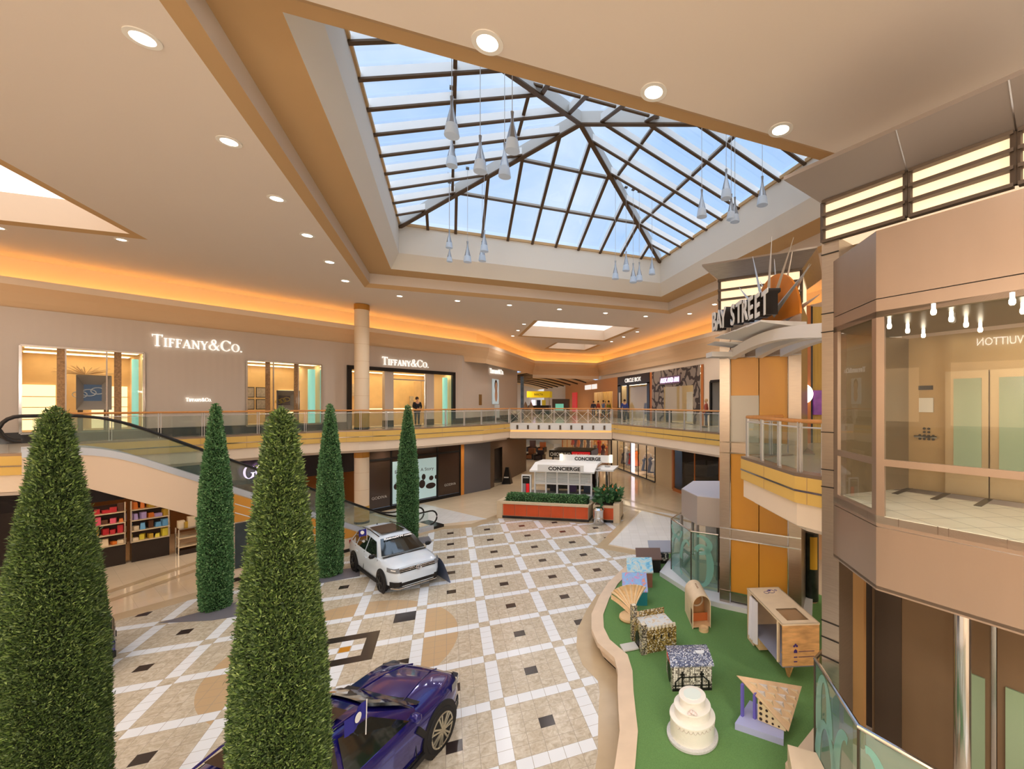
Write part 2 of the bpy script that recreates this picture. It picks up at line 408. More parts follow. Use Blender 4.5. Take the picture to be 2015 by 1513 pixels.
# glazed hip roof
APEX = Vector((4.5, 14.81, 17.0)); G = [Vector((p[0], p[1], ZG)) for p in KINK]
w1 = bpy.data.objects.new('window_1', None); COL.objects.link(w1); struct(w1)
def roofbar(p, q, w, d, nm, m, flange=True):
    b = MB().bar(p, q, w, d).build(nm, m, w1)
    if flange:
        dn = Vector((0, 0, -d / 2 - .02)); MB().bar(Vector(p) + dn, Vector(q) + dn, w + .04, .05).build('flange', bronze_m, b)
for g in G: roofbar(g, APEX, .14, .42, 'hip_beam', beam_m)
for i in range(4):
    a, b = G[i], G[(i + 1) % 4]; mid = (a + b) / 2
    MB().poly([a + (0, 0, .22) if False else a + Vector((0, 0, .2)), b + Vector((0, 0, .2)), APEX + Vector((0, 0, .22))]).build('pane', sky_glass, w1)
    N_ = 11
    for k in range(1, N_):
        f_ = k / N_; p = a.lerp(b, f_); h = min(f_, 1 - f_) * 2; q = p.lerp(APEX + (p - mid), 1) if False else p + (APEX - mid) * h
        roofbar(p, q, .08, .26, 'rafter', rafter_m)
    for h in (.34, .67):
        p = a.lerp(APEX, h); q = b.lerp(APEX, h); roofbar(p + Vector((0, 0, .03)), q + Vector((0, 0, .03)), .06, .1, 'purlin', beam_m)
for i in range(4): roofbar(G[i] + Vector((0, 0, -.05)), G[(i + 1) % 4] + Vector((0, 0, -.05)), .12, .12, 'sill', accent_m, False)

# ================================================================== upper floors and their edges
PLEFT = [(-18, 17.6), (-11.0, 17.42), (-11.35, 19.2), (-13.2, 21.25), (-6.7, 25.55), (-5.6, 26.0), (-4.45, 26.1), (-3.2, 26.45), (-1.2, 27.5), (2.2, 29.7), (4.27, 32.0)]
PRIGHT = [(10.98, 28.4), (11.65, 22.9), (12.25, 17.3), (12.3, 14.2), (11.2, 11.4), (9.5, 9.35)]
PLAND = [(9.4, 9.6), (7.45, 9.43), (6.70, 6.78), (6.81, 6.25), (6.86, 5.85)]
left_poly = PLEFT + [(6.2, 41.0), (1.0, 33.2), (-30, 12.6)]
struct(MB().prism(left_poly, 4.95, ZL2).build('floor_upper_left', upper_tile))
struct(MB().prism([(4.27, 32.0), (10.98, 28.4), (24, 28.4), (24, 92), (4.5, 92), (4.5, 46)], 4.75, ZL2).build('floor_bridge', upper_tile))
struct(MB().prism(PRIGHT + [(7.45, 9.43), (6.70, 6.78), (6.81, 6.25), (6.86, 5.85), (24, 5.85), (24, 28.4)], 4.9, ZL2).build('floor_upper_right', upper_tile))
def edge(path, nm, drop=1.1):
    """fascia of a gallery: nosing, yellow band with a steel line, cream band, stepped soffit (solid, in four pieces)"""
    path = offset(path, -.04)
    o = struct(MB().wall(path, ZL2 - .04, ZL2 + .03, .35).build('trim_nosing_' + nm, steel_b))
    y = struct(MB().wall(path, ZL2 - .58, ZL2 - .04, .3).build('trim_band_' + nm, yellow_m))
    pp = offset(path, -.012); struct(MB().wall(pp, ZL2 - .345, ZL2 - .305, .05).build('trim_line_' + nm, chrome_m))
    j = MB()
    for i in range(len(path) - 1):
        a, b = Vector((*path[i], 0)), Vector((*path[i + 1], 0)); n = max(1, int((b - a).length / 1.5)); d = (b - a).normalized(); nn = Vector((d.y, -d.x, 0))
        for k in range(n): j.box(tuple(a.lerp(b, (k + .5) / n) + nn * .002 + Vector((0, 0, ZL2 - .58))), (.012, .012, .54), math.atan2(d.y, d.x))
    struct(j.build('trim_joint_' + nm, accent_m))
    q = offset(path, .06); struct(MB().wall(q, ZL2 - 1.06, ZL2 - .58, .3).build('trim_fascia_' + nm, cream_m))
    q = offset(path, .3); struct(MB().wall(q, ZL2 - 1.2, ZL2 - 1.06, .5).build('trim_soffit_' + nm, ceil_m))
edge(PLEFT, 'left'); edge(PRIGHT, 'right'); edge(PLAND, 'landing')
struct(MB().sheet(offset(PLEFT, .25)[::-1] + [(-30, 12.6), (1.0, 33.2), (6.2, 41.0)], [], (0, 0, 3.96), (1, 0, 0), (0, 1, 0)).build('ceiling_lower_left', ceil_m))
struct(MB().sheet([(12.5, 10), (12.6, 17), (11.9, 23), (11.2, 28.6), (4.5, 32.2), (4.4, 92), (24, 92), (24, 5.9), (7.2, 5.9), (7.1, 6.8), (7.8, 9.2), (9.7, 9.2)], [], (0, 0, 3.95), (1, 0, 0), (0, 1, 0)).build('ceiling_lower_right', ceil_m))
# bridge edge: white band with clips over a lit gap and a cream beam
BR = offset([(4.27, 32.0), (10.98, 28.4)], -.04)
struct(MB().wall(BR, ZL2 - .48, ZL2 + .02, .3).build('trim_band_bridge', white_m))
struct(MB().wall(offset(BR, .12), ZL2 - .62, ZL2 - .48, .3).build('trim_gap_bridge', emitter('warm_gap_light', (255, 196, 120), .55)))
struct(MB().wall(BR, ZL2 - 1.1, ZL2 - .62, .5).build('trim_beam_bridge', cream_m))
bd = (Vector((*BR[1], 0)) - Vector((*BR[0], 0))); bl = bd.length; bd.normalize(); bn = Vector((bd.y, -bd.x, 0))
for k in range(9):
    p = Vector((*BR[0], 0)) + bd * (.6 + k * .81) + bn * .025
    o = MB().box((p.x, p.y, ZL2 - .42), (.13, .06, .3), math.atan2(bd.y, bd.x)).build('railing_clip', dsteel_m)
    tag(o, 'small dark steel clip on the white edge band of the far bridge', 'clip', 'clips along the far bridge')

# ================================================================== walls
def ribbed(name, rgb, d, scale, amt=.35):
    m = bpy.data.materials.new(name); m.use_nodes = True; t = m.node_tree; b = t.nodes['Principled BSDF']
    b.inputs['Base Color'].default_value = lin(*rgb); b.inputs['Roughness'].default_value = .7
    g = t.nodes.new('ShaderNodeNewGeometry'); dt = t.nodes.new('ShaderNodeVectorMath'); dt.operation = 'DOT_PRODUCT'; dt.inputs[1].default_value = d
    s_ = t.nodes.new('ShaderNodeMath'); s_.operation = 'MULTIPLY'; s_.inputs[1].default_value = scale
    si = t.nodes.new('ShaderNodeMath'); si.operation = 'SINE'; bp = t.nodes.new('ShaderNodeBump'); bp.inputs['Strength'].default_value = amt; bp.inputs['Distance'].default_value = .02
    t.links.new(g.outputs['Position'], dt.inputs[0]); t.links.new(dt.outputs['Value'], s_.inputs[0]); t.links.new(s_.outputs[0], si.inputs[0])
    t.links.new(si.outputs[0], bp.inputs['Height']); t.links.new(bp.outputs['Normal'], b.inputs['Normal']); return m
rib_m = ribbed('ribbed_taupe_stone', (206, 190, 176), tuple(E3), 24, .07)
gold_m = ribbed('ribbed_gold_wall', (206, 168, 84), (1, .2, 0), 60)
OL = (0.0, 32.0)
def wl(x, y):                                       # pixel -> (s along the left wall, z)
    p = at_line(x, y, OL, E3); return (p.x / E3.x, p.z)
def WP(s, z, out=0.0): return Vector((OL[0], OL[1], 0)) + E3 * s - N3 * out + Vector((0, 0, z))
s1a, s1b = wl(40, 700)[0], wl(283, 700)[0]; s2a, s2b = wl(485, 720)[0], wl(632, 720)[0]; s3a, s3b = wl(688, 740)[0], wl(890, 740)[0]
WIN_L = [(s1a, s1b, 5.5, 8.74), (s2a, s2b, 5.5, 8.74), (s3a, s3b, 5.15, 8.70)]
SGA, SGB = -26.0, wl(700, 950)[0]                   # sweet shop opening on the lower level
holes = [rect(a, b, c, d) for a, b, c, d in WIN_L]
holes[2] = rect(s3a, s3b, 5.16, 8.70)
struct(MB().sheet([(-32, ZL2), (1.2, ZL2), (1.2, 10.1), (-32, 10.1)], holes, (OL[0], OL[1], 0), E3, (0, 0, 1)).build('wall_left', rib_m))
bm_ = MB()
for a, b in ((-32, s3a), (s3b, 1.2)):
    bm_.bar(WP(a, ZL2 + .2, .02), WP(b, ZL2 + .2, .02), .04, .4)
FA = Vector((1.0, 32.66, 0)); FD = Vector((.463, .886, 0)); FE = at_line(1018, 800, FA, FD); FE.z = 0
bm_.bar(FA + Vector((.02, -.02, ZL2 + .2)), FE + Vector((.02, -.02, ZL2 + .2)), .04, .4)
struct(bm_.build('baseboard_left', black_stone_m))
fl = (FE - FA).length
struct(MB().sheet([(0, 0), (fl, 0), (fl, 10.1), (0, 10.1)], [], FA, FD, (0, 0, 1)).build('wall_left_corner', rib_m))
struct(MB().sheet([(-32, 3.9), (1.2, 3.9), (1.2, ZL2), (-32, ZL2)], [], (OL[0], OL[1], 0), E3, (0, 0, 1)).build('wall_left_lower', dark_m))
# end of the corner facet and the corridor beyond
struct(MB().quad((FE.x, FE.y, 5.15), (FE.x - 4, FE.y + 2, 5.15), (FE.x - 4, FE.y + 2, 10.1), (FE.x, FE.y, 10.1)).build('wall_corridor_left', accent_m))
struct(MB().quad((-2, 80, 0), (18, 80, 0), (18, 80, 12), (-2, 80, 12)).build('wall_far', cream_m))
struct(MB().quad((16.05, 20, 9.3), (16.05, 46, 9.3), (16.05, 46, 10.1), (16.05, 20, 10.1)).build('wall_right_upper', cream_m))
wr = [rect(*k) for k in ((24.6, 31.9, 5.16, 9.25), (32.3, 39.5, 5.16, 9.2), (41.2, 58, 5.5, 8.6), (21.2, 23.4, 5.16, 8.0))]
struct(MB().sheet([(20, ZL2), (75, ZL2), (75, 9.35), (20, 9.35)], wr, (16, 0, 0), (0, 1, 0), (0, 0, 1)).build('wall_right', cream_m))
wl_ = [rect(*k) for k in ((31.4, 41.5, .1, 3.3), (22.4, 28.4, .1, 3.4), (42.5, 62, .1, 3.4))]
struct(MB().sheet([(14, 0), (75, 0), (75, 4.0), (14, 4.0)], wl_, (16.0, 0, 0), (0, 1, 0), (0, 0, 1)).build('wall_right_lower', mat('corridor_plaster', (226, 204, 172), .6)))
struct(MB().quad((24, -25, 0), (24, 28, 0), (24, 28, 12.1), (24, -25, 12.1)).build('wall_side', cream_m))
struct(MB().quad((-40, -25, 0), (24, -25, 0), (24, -25, 12.1), (-40, -25, 12.1)).build('wall_back', cream_m))
struct(MB().quad((-36, -25, 0), (-36, 30, 0), (-36, 30, 12.1), (-36, -25, 12.1)).build('wall_end', cream_m))
# corridor ceiling past the far bulkhead: a warm shallow vault
vm = mat('vault_paint', (232, 190, 140), .8)
vb = MB(); n = 12
for k in range(n):
    a0, a1 = k / n, (k + 1) / n; f_ = lambda a: (4.5 + 11.5 * a, 9.25 + 1.1 * math.sin(math.pi * a))
    p, q = f_(a0), f_(a1); vb.quad((p[0], 46.1, p[1]), (q[0], 46.1, q[1]), (q[0], 80, q[1]), (p[0], 80, p[1]))
struct(vb.build('ceiling_corridor', vm))
for j in range(7):
    v_ = 50 + j * 3.6; pts = [(4.6 + 11.3 * k / 14, v_, 9.2 + 1.0 * math.sin(math.pi * k / 14)) for k in range(15)]
    o = MB().tube(pts, .09, 6).build('ceiling_rib', dsteel_m); struct(o)

# ================================================================== light cove round the court
CREASE = [(-30, 13.2), (2.06, 34.55), (7.9, 46.0), (16.7, 45.9), (16.75, 12)]
LIP = offset(CREASE, -1.15); FOOT = offset(CREASE, -.80); KN = offset(CREASE, -1.12)
def surf(pa, za, pb, zb):
    mb = MB()
    for i in range(len(pa) - 1): mb.quad((*pa[i], za), (*pa[i + 1], za), (*pb[i + 1], zb), (*pb[i], zb))
    return mb
struct(surf(CREASE, 10.98, CREASE, ZC).build('wall_cove', cove_m))
struct(surf(CREASE, 10.98, LIP, 10.98).build('trim_cove_shelf', cream_m))
struct(surf(LIP, 10.9, LIP, 11.16).build('trim_cove_lip', cream_m))
fb = surf(LIP, 10.9, KN, 10.62); prev = (KN, 10.62)
for d_, z_ in ((-1.02, 10.32), (-.90, 10.06), (-.84, 9.7)):
    p = offset(CREASE, d_); q = surf(prev[0], prev[1], p, z_); fb.add(q.v, q.f); prev = (p, z_)
struct(fb.build('wall_bulkhead', mat('bulkhead_paint', (226, 190, 150), .75)))
bk = offset(CREASE, -.84)
struct(MB().quad((*bk[2], 9.35), (*bk[3], 9.35), (*bk[3], 9.72), (*bk[2], 9.72)).build('wall_bulkhead_far', cream_m))
strip_m = emitter('cove_strip_light', (255, 188, 100), 10.5)
ST = offset(CREASE, -.32)
lab = ['warm cove strip light behind the ledge above the left shop wall', 'warm cove strip light above the turned corner of the left shop wall', 'warm cove strip light above the far corridor bulkhead', 'warm cove strip light behind the ledge above the right shop wall']
for i in range(4):
    a, b = Vector((*ST[i], 11.03)), Vector((*ST[i + 1], 11.03))
    o = MB().bar(a, b, .07, .05).build('cove_light', strip_m); tag(o, lab[i], 'strip light')
# column on both levels
def column(nm, z0, z1, label):
    c = at_d(712, 800, 23.5); t = thing(nm, label, 'column', (c.x, c.y, z0))
    r = .37
    b = MB().lathe([(r + .01, 0), (r + .01, .12)], n=28).build('base', black_stone_m, t, True)
    MB().lathe([(r, .12), (r, .95)], n=28).build('lower_band', mat('mustard_band', (196, 150, 60), .5), t, True)
    MB().lathe([(r - .005, .95), (r - .005, z1 - z0 - .32)], n=28).build('shaft', mat('column_cladding', (236, 214, 186), .5), t, True)
    for k in range(int((z1 - z0 - 1.3) / .95)):
        MB().lathe([(r, 1.85 + k * .95), (r, 1.86 + k * .95)], n=28).build('joint_ring', accent_m, t)
    MB().lathe([(r + .01, z1 - z0 - .32), (r + .01, z1 - z0 - .02)], n=28).build('capital', mat('ochre_capital', (186, 128, 48), .5), t, True)
    return t
column('column', ZL2 + .03, ZC, 'round cream column standing on the upper gallery beside the shop entrance')
column('column', .0, 3.95, 'round cream column on the lower floor beside the dark shop panels')
# ================================================================== recessed downlights
ring_m = mat('downlight_ring', (236, 232, 226), .4); lens_m = emitter('downlight_lens', (255, 244, 226), 9.0)
def lamp(x, y, z, power, col=(1.0, .96, .92), ang=150, rad=.12):
    d = bpy.data.lights.new('lamp', 'SPOT'); d.energy = power; d.spot_size = math.radians(ang); d.spot_blend = .8; d.shadow_soft_size = rad; d.color = col
    o = bpy.data.objects.new('lamp', d); COL.objects.link(o); o.location = (x, y, z); return o
dl0 = None
def downlight(x, y, z, label, power, r=.16, group='recessed ceiling downlights'):
    global dl0
    if dl0 is None:
        t = thing('downlight', label, 'downlight', (x, y, z), 0, group)
        MB().lathe([(.115, .0), (.115, -.012), (.17, -.012), (.17, .0)], n=28, caps=False).build('trim_ring', ring_m, t, True)
        MB().lathe([(.118, -.008), (.118, -.004)], n=28).build('lens', lens_m, t); dl0 = t
    else:
        t = copy_tree(dl0); t.location = (x, y, z); tag(t, label, 'downlight', group)
    t.scale = (r / .16,) * 3
    if power: lamp(x, y, z - .06, power)
ORD = ['nearest', 'second', 'third', 'fourth', 'fifth', 'sixth', 'seventh', 'eighth', 'ninth']
PW = 135
for i, v in enumerate([8.5, 11.2, 13.85, 16.5, 19.3, 22.0]): downlight(-4.28, v, ZC, '%s downlight of the ceiling row along the left side of the glass roof' % ORD[i], PW, .2)
for i, u in enumerate([.56, 3.38, 6.22]): downlight(u, 6.7, ZC, 'large round downlight, %s from the left, on the near ceiling before the glass roof' % ['first', 'second', 'third'][i], PW, .22)
for i, u in enumerate([-2.3, .47, 3.2, 6.05, 8.9, 11.6]): downlight(u, 24.1, ZC, '%s downlight from the left of the row beyond the glass roof' % ['first', 'second', 'third', 'fourth', 'fifth', 'sixth'][i], 250, .17)
for i, (u, v) in enumerate([(13.75, 22.4), (13.75, 19.8)]): downlight(u, v, ZC, '%s downlight right of the glass roof above the right gallery' % ['farther', 'nearer'][i], PW, .17)
for i, v in enumerate([29.5, 32.2, 35.0]):
    downlight(4.9, v, ZC, '%s small downlight left of the pale square skylight' % ORD[i], PW, .15)
    downlight(13.5, v, ZC, '%s small downlight right of the pale square skylight' % ORD[i], PW, .15)
downlight(-13.1, 19.3, ZC, 'downlight under the corner skylight, cut by the left edge of the picture', PW)
downlight(-10.2, 19.2, ZC, 'downlight just below the pointed corner of the left skylight', PW)
for u, v in [(-10, 5), (-10, -1), (-4, 3), (1, 1.5), (5, 0), (-4, -4), (4, -5), (11, -4), (16, 3), (18, 12), (17, 18), (-16, 12), (-16, 4)]: lamp(u, v, ZC - .1, 300 if -5 < u < 13 and v > -2 else 215)  # unseen ceiling lamps added for fill light, without fittings
# lamps under the galleries and in the corridors
for u, v in [(-12.5, 21.5), (-8.5, 25.5), (-3.5, 28.9), (1.5, 31.5), (5.5, 36), (14.2, 20), (14, 26), (13.6, 32), (13, 39), (8.5, 37), (8.5, 46), (12.5, 52), (8, 58), (12, 66), (15, 14), (12.5, 9)]: lamp(u, v, 3.9, 90 if v < 34 else 170, (1, .84, .64), 160, .2)
for u, v in [(7, 50), (12, 50), (9.5, 58), (9.5, 66), (10, 74)]: lamp(u, v, 9.0, 260, (1, .78, .5), 165, .3)

# ================================================================== serif sign letters
def arc(cx, cy_, rx, ry, a0, a1, tmax, tmin, n=22):
    q = []
    for k in range(n):
        A = math.radians(a0 + (a1 - a0) * k / n); B = math.radians(a0 + (a1 - a0) * (k + 1) / n)
        f = lambda t: tmin + (tmax - tmin) * abs(math.cos(t))
        P = lambda t, o: (cx + (rx - o * f(t)) * math.cos(t), cy_ + (ry - o * f(t) * .8) * math.sin(t))
        q.append([P(A, 0), P(B, 0), P(B, 1), P(A, 1)])
    return q
def bar2(x0, y0, x1, y1, w):
    """slanted stroke of horizontal width w"""
    return [(x0 - w / 2, y0), (x0 + w / 2, y0), (x1 + w / 2, y1), (x1 - w / 2, y1)]
def hb(x0, x1, y, h): return [(x0, y - h / 2), (x1, y - h / 2), (x1, y + h / 2), (x0, y + h / 2)]
K, k_, sf = .16, .065, .05
def stem(x): return [bar2(x, 0, x, 1, K), hb(x - .17, x + .17, sf / 2, sf), hb(x - .17, x + .17, 1 - sf / 2, sf)]
GL = {
 'I': (.36, stem(.18)),
 'T': (.76, [bar2(.38, 0, .38, 1, K), hb(.2, .56, sf / 2, sf), hb(.02, .74, 1 - .03, .06), bar2(.05, .8, .04, 1, .05), bar2(.71, .8, .72, 1, .05)]),
 'F': (.64, stem(.2) + [hb(.2, .6, .97, .06), bar2(.57, .8, .58, 1, .05), hb(.2, .48, .52, .055), bar2(.47, .43, .47, .61, .045)]),
 'A': (.84, [bar2(.1, 0, .42, 1, .07), bar2(.72, 0, .42, 1, K), hb(.2, .62, .33, .055), hb(0, .22, sf / 2, sf), hb(.56, .86, sf / 2, sf)]),
 'N': (.86, [bar2(.16, 0, .16, 1, .07), bar2(.72, 0, .72, 1, .07), bar2(.72, 0, .16, 1, K), hb(.03, .3, sf / 2, sf), hb(.58, .85, 1 - sf / 2, sf), hb(0, .2, 1 - sf / 2, sf)]),
 'Y': (.78, [bar2(.4, 0, .4, .48, K), bar2(.4, .44, .12, 1, K), bar2(.4, .44, .68, 1, .07), hb(.24, .56, sf / 2, sf), hb(0, .26, 1 - sf / 2, sf), hb(.56, .78, 1 - sf / 2, sf)]),
 'V': (.8, [bar2(.42, 0, .12, 1, K), bar2(.42, 0, .72, 1, .07), hb(0, .28, 1 - sf / 2, sf), hb(.6, .82, 1 - sf / 2, sf)]),
 'D': (.86, stem(.2) + arc(.24, .5, .58, .5, -90, 90, .16, .055)),
 'O': (.94, arc(.46, .5, .45, .51, 0, 360, .16, .055, 32)),
 'C': (.84, arc(.46, .5, .45, .51, 42, 318, .16, .055, 30) + [bar2(.79, .7, .8, .92, .05)]),
 'G': (.9, arc(.46, .5, .45, .51, 42, 325, .16, .055, 30) + [bar2(.79, .7, .8, .92, .05), bar2(.76, .1, .76, .45, .13), hb(.6, .9, .44, .05)]),
 '&': (.9, arc(.42, .76, .2, .23, 0, 360, .09, .05, 24) + arc(.34, .27, .32, .28, 60, 360, .12, .06, 26) + [bar2(.8, 0, .3, .68, .15), bar2(.62, .22, .82, .5, .06)]),
 '.': (.24, [hb(.03, .19, .08, .16)]), ' ': (.3, [])}
def serif(body, m, parent, o, ex, h, width, depth=.05, caps=None):
    """serif lettering; caps = indices of full-height letters, the rest are small capitals"""
    ex = Vector(ex).normalized(); up = Vector((0, 0, 1)); n = ex.cross(up); x = 0; items = []
    for i, ch in enumerate(body):
        w, q = GL[ch]; s_ = 1.0 if (caps is None or i in caps) else .74
        items.append((x, s_, q)); x += (w + .05) * s_
    kx = width / x; mb = MB(); o = Vector(o)
    for x0, s_, q in items:
        for p in q:
            f = [o + ex * ((x0 + a * s_) * kx) + up * (b * s_ * h) + n * depth for a, b in p]; g = [v - n * depth for v in f]
            k = len(p); mb.add(f + g, [tuple(range(k))] + [(i, (i + 1) % k, k + (i + 1) % k, k + i) for i in range(k)])
    return part(mb, 'lettering', m, parent) if parent is not None else mb.build('lettering', m)
sign_m = mat('lit_white_letter', (250, 250, 248), .4, emit=((255, 252, 245), .6))
T_CAPS = {0, 7, 8}
def tiff(label, s0, s1, zt, zb):
    p = WP(s0, zb, .03); t = thing('store_sign', label, 'sign', p)
    a = WP(s0, zb, .03); b = WP(s1, zb, .03)
    serif('TIFFANY&CO.', sign_m, t, a, (b - a), zt - zb, (b - a).length, .06, T_CAPS); return t
sa, za = wl(298, 680); sb, _ = wl(477, 690); tiff('large white shop-name lettering between the two left display windows', sa, sb, za + .5, za)
sa, za = wl(365, 790); sb, _ = wl(416, 792); tiff('small white shop-name lettering low on the taupe wall', sa, sb, za + .17, za)
sa, za = wl(751, 717); sb, _ = wl(843, 722); tiff('white shop-name lettering above the dark-framed shop entrance', sa, sb, za + .48, za)
p0 = at_line(962, 734, FA, FD); p1 = at_line(989, 737, FA, FD)
t = thing('store_sign', 'white shop-name lettering on the corner wall above the tall face poster', 'sign', p0 + Vector((.05, -.03, 0)))
serif('TIFFANY&CO.', sign_m, t, p0 + Vector((.05, -.03, 0)), p1 - p0, .42, (p1 - p0).length, .06, T_CAPS)
# tall lit poster with a face, and its white stand, on the corner wall
a = at_line(967, 800, FA, FD); b = at_line(979, 800, FA, FD); pz = lambda y: at_line(972, y, FA, FD).z
t = thing('poster', 'tall narrow lit beauty poster with a face and hand on the corner wall', 'poster', (a.x, a.y, pz(822)))
o_ = Vector((.06, -.03, 0))
part(MB().bar(Vector((*((a + b) / 2).xy, (pz(746) + pz(795)) / 2)) + o_, Vector((*((a + b) / 2).xy, (pz(746) + pz(795)) / 2)) + o_ + Vector((.05, -.026, 0)), (b - a).length, pz(746) - pz(795)), 'picture_panel', mat('poster_blue_grey', (196, 214, 222), .5, emit=((196, 214, 222), .3)), t)
pc = Vector(((a.x + b.x) / 2, (a.y + b.y) / 2, 0)) + o_ + Vector((.06, -.03, 0))
fx = (b - a).normalized()
def ell(c, rx, rz, ex, n=20): return [c + ex * (rx * math.cos(2 * math.pi * k / n)) + Vector((0, 0, rz * math.sin(2 * math.pi * k / n))) for k in range(n)]
skin_p = mat('printed_skin', (222, 178, 150), .6); hair_p = mat('printed_hair', (70, 46, 36), .6)
zt, zb = pz(746), pz(795)
part(MB().poly(ell(pc + Vector((0, 0, zt - .55)), .33, .5, fx)), 'printed_hair', hair_p, t)
part(MB().poly(ell(pc + Vector((.01, -.006, zt - .75)), .27, .5, fx)), 'printed_face', skin_p, t)
part(MB().poly(ell(pc + Vector((.01, -.006, zb + .75)), .3, .55, fx)), 'printed_hand', skin_p, t)
part(MB().bar(Vector((pc.x, pc.y, pz(822))) , Vector((pc.x, pc.y, pz(796))), .62, .06, FD), 'white_foot_panel', white_m, t)
o = MB().box((*at_line(945, 800, FA, FD).xy, at_line(945, 797, FA, FD).z), (.5, .06, .85), math.atan2(FD.y, FD.x)).build('wall_plaque', mat('brass_plaque', (150, 128, 84), .3, .7)); tag(o, 'small brass plaque on the corner wall left of the face poster', 'plaque')

# ================================================================== railings
def railing(path, label, group=None, spacing=1.55, lattice=False, z0=ZL2, name='glass_railing'):
    t = thing(name, label, 'railing', (path[0][0], path[0][1], z0), 0, group)
    P = [Vector((x, y, z0)) for x, y in path]
    part(MB().tube([p + Vector((0, 0, 1.09)) for p in P], .045, 10), 'handrail', wood_rail_m, t, True)
    part(MB().tube([p + Vector((0, 0, .96)) for p in P], .018, 6), 'steel_rail', rail_steel, t, True)
    for i in range(len(P) - 1):
        a, b = P[i], P[i + 1]; L = (b - a).length; n = max(1, round(L / spacing)); d = (b - a) / n; e = d.normalized(); rz = math.atan2(d.y, d.x)
        for k in range(n):
            p, q = a + d * k, a + d * (k + 1)
            pb = MB()
            for o in (-.035, .035): pb.box(tuple(p + e * o + Vector((0, 0, -.1))), (.022, .06, 1.17), rz)
            part(pb, 'post', rail_steel, t)
            part(MB().bar(p + e * .07 + Vector((0, 0, .5)), q - e * .07 + Vector((0, 0, .5)), .012, .86), 'glass_panel', rail_glass, t)
            if lattice:
                lb = MB(); z0_, z1_ = Vector((0, 0, .12)), Vector((0, 0, .92))
                lb.bar(p + z0_, q + z1_, .02, .02); lb.bar(p + z1_, q + z0_, .02, .02); part(lb, 'cross_brace', rail_steel, t)
    p = P[-1]; pb = MB(); pb.box(tuple(p + Vector((0, 0, -.1))), (.06, .06, 1.17)); part(pb, 'post', rail_steel, t)
    return t
def inward(path, d=.14): return offset(path, d * -1)
rl = offset(PLEFT, .14)
railing([(-18, 17.74), (-12.9, 17.6)], 'glass railing with wooden handrail on the upper landing at the left edge')
railing([(-20, 16.9), (-13.35, 21.32)][:0] or [(-13.15, 21.4), (-9.9, 23.56), (-6.75, 25.68), (-5.6, 26.14), (-4.4, 26.24), (-3.2, 26.6), (-1.25, 27.64), (2.1, 29.84), (4.2, 32.1)], 'long glass railing with wooden handrail along the left upper gallery')
railing([(4.3, 32.05), (10.95, 28.5)], 'lattice railing of crossed steel bars across the far bridge', None, .84, True, name='lattice_railing')
railing([(11.0, 28.35), (11.72, 22.9), (12.33, 17.35), (12.36, 14.4)], 'glass railing with wooden handrail along the right upper gallery')
railing([(9.3, 9.55), (7.55, 9.36), (6.82, 6.8), (6.92, 6.28), (6.98, 5.95)], 'curved glass railing on the pointed landing beside the glass lift', None, .9)

# ================================================================== escalator
EP = Vector((-7.36, 19.7, 0))
def ES(s, tt, z): return EP + E3 * s + N3 * tt + Vector((0, 0, z))
SL = .577
def prof(zc, top, bot, s_lo=-4.6, s_hi=8.1, n=5):
    """height curve running level - down at 30 degrees - level"""
    s1, s2 = (zc - top) / SL, (zc - bot) / SL; pts = [(s_lo, top)]
    R = .8
    for k in range(n + 1):
        f = k / n; s = s1 - R + 2 * R * f; pts.append((s, top - SL * (R * 2 * f * f / 2)))
    for k in range(n + 1):
        f = k / n; s = s2 - R + 2 * R * f; z = bot + SL * R * (1 - f) ** 2; pts.append((s, z))
    pts.append((s_hi, bot)); return pts
esc = thing('escalator', 'escalator with glass sides and black handrails running down to the court', 'escalator', (EP.x, EP.y, 0))
WD = 1.45
deck = prof(3.5, 5.30, .22); rail = prof(4.475, 6.24, .98, -4.6, 7.9); soff = [(-4.6, 4.02), (-3.42, 4.02)] + [(s, 2.05 - SL * s) for s in (-3.4, -2, -1, 0.1)]
def zz(P, s):
    for (a, za), (b, zb) in zip(P, P[1:]):
        if a <= s <= b: return za + (zb - za) * (s - a) / (b - a) if b > a else za
    return P[-1][1] if s > P[-1][0] else P[0][1]
def side(t0, sgn, nm, fn_lo, fn_hi, s0, s1, m, th=.05, n=40):
    mb = MB(); r0 = []
    for k in range(n + 1):
        s = s0 + (s1 - s0) * k / n; lo, hi = fn_lo(s), max(fn_lo(s) + .002, fn_hi(s))
        r0.append([ES(s, t0, lo), ES(s, t0 + sgn * th, lo), ES(s, t0 + sgn * th, hi), ES(s, t0, hi)])
    mb.loft(r0); return part(mb, nm, m, esc)
sof = lambda s: 4.02 if s < -3.42 else 2.05 - SL * s
dk = lambda s: zz(deck, s); rlz = lambda s: zz(rail, s)
silver_m = mat('silver_deck', (206, 212, 224), .35, .3)
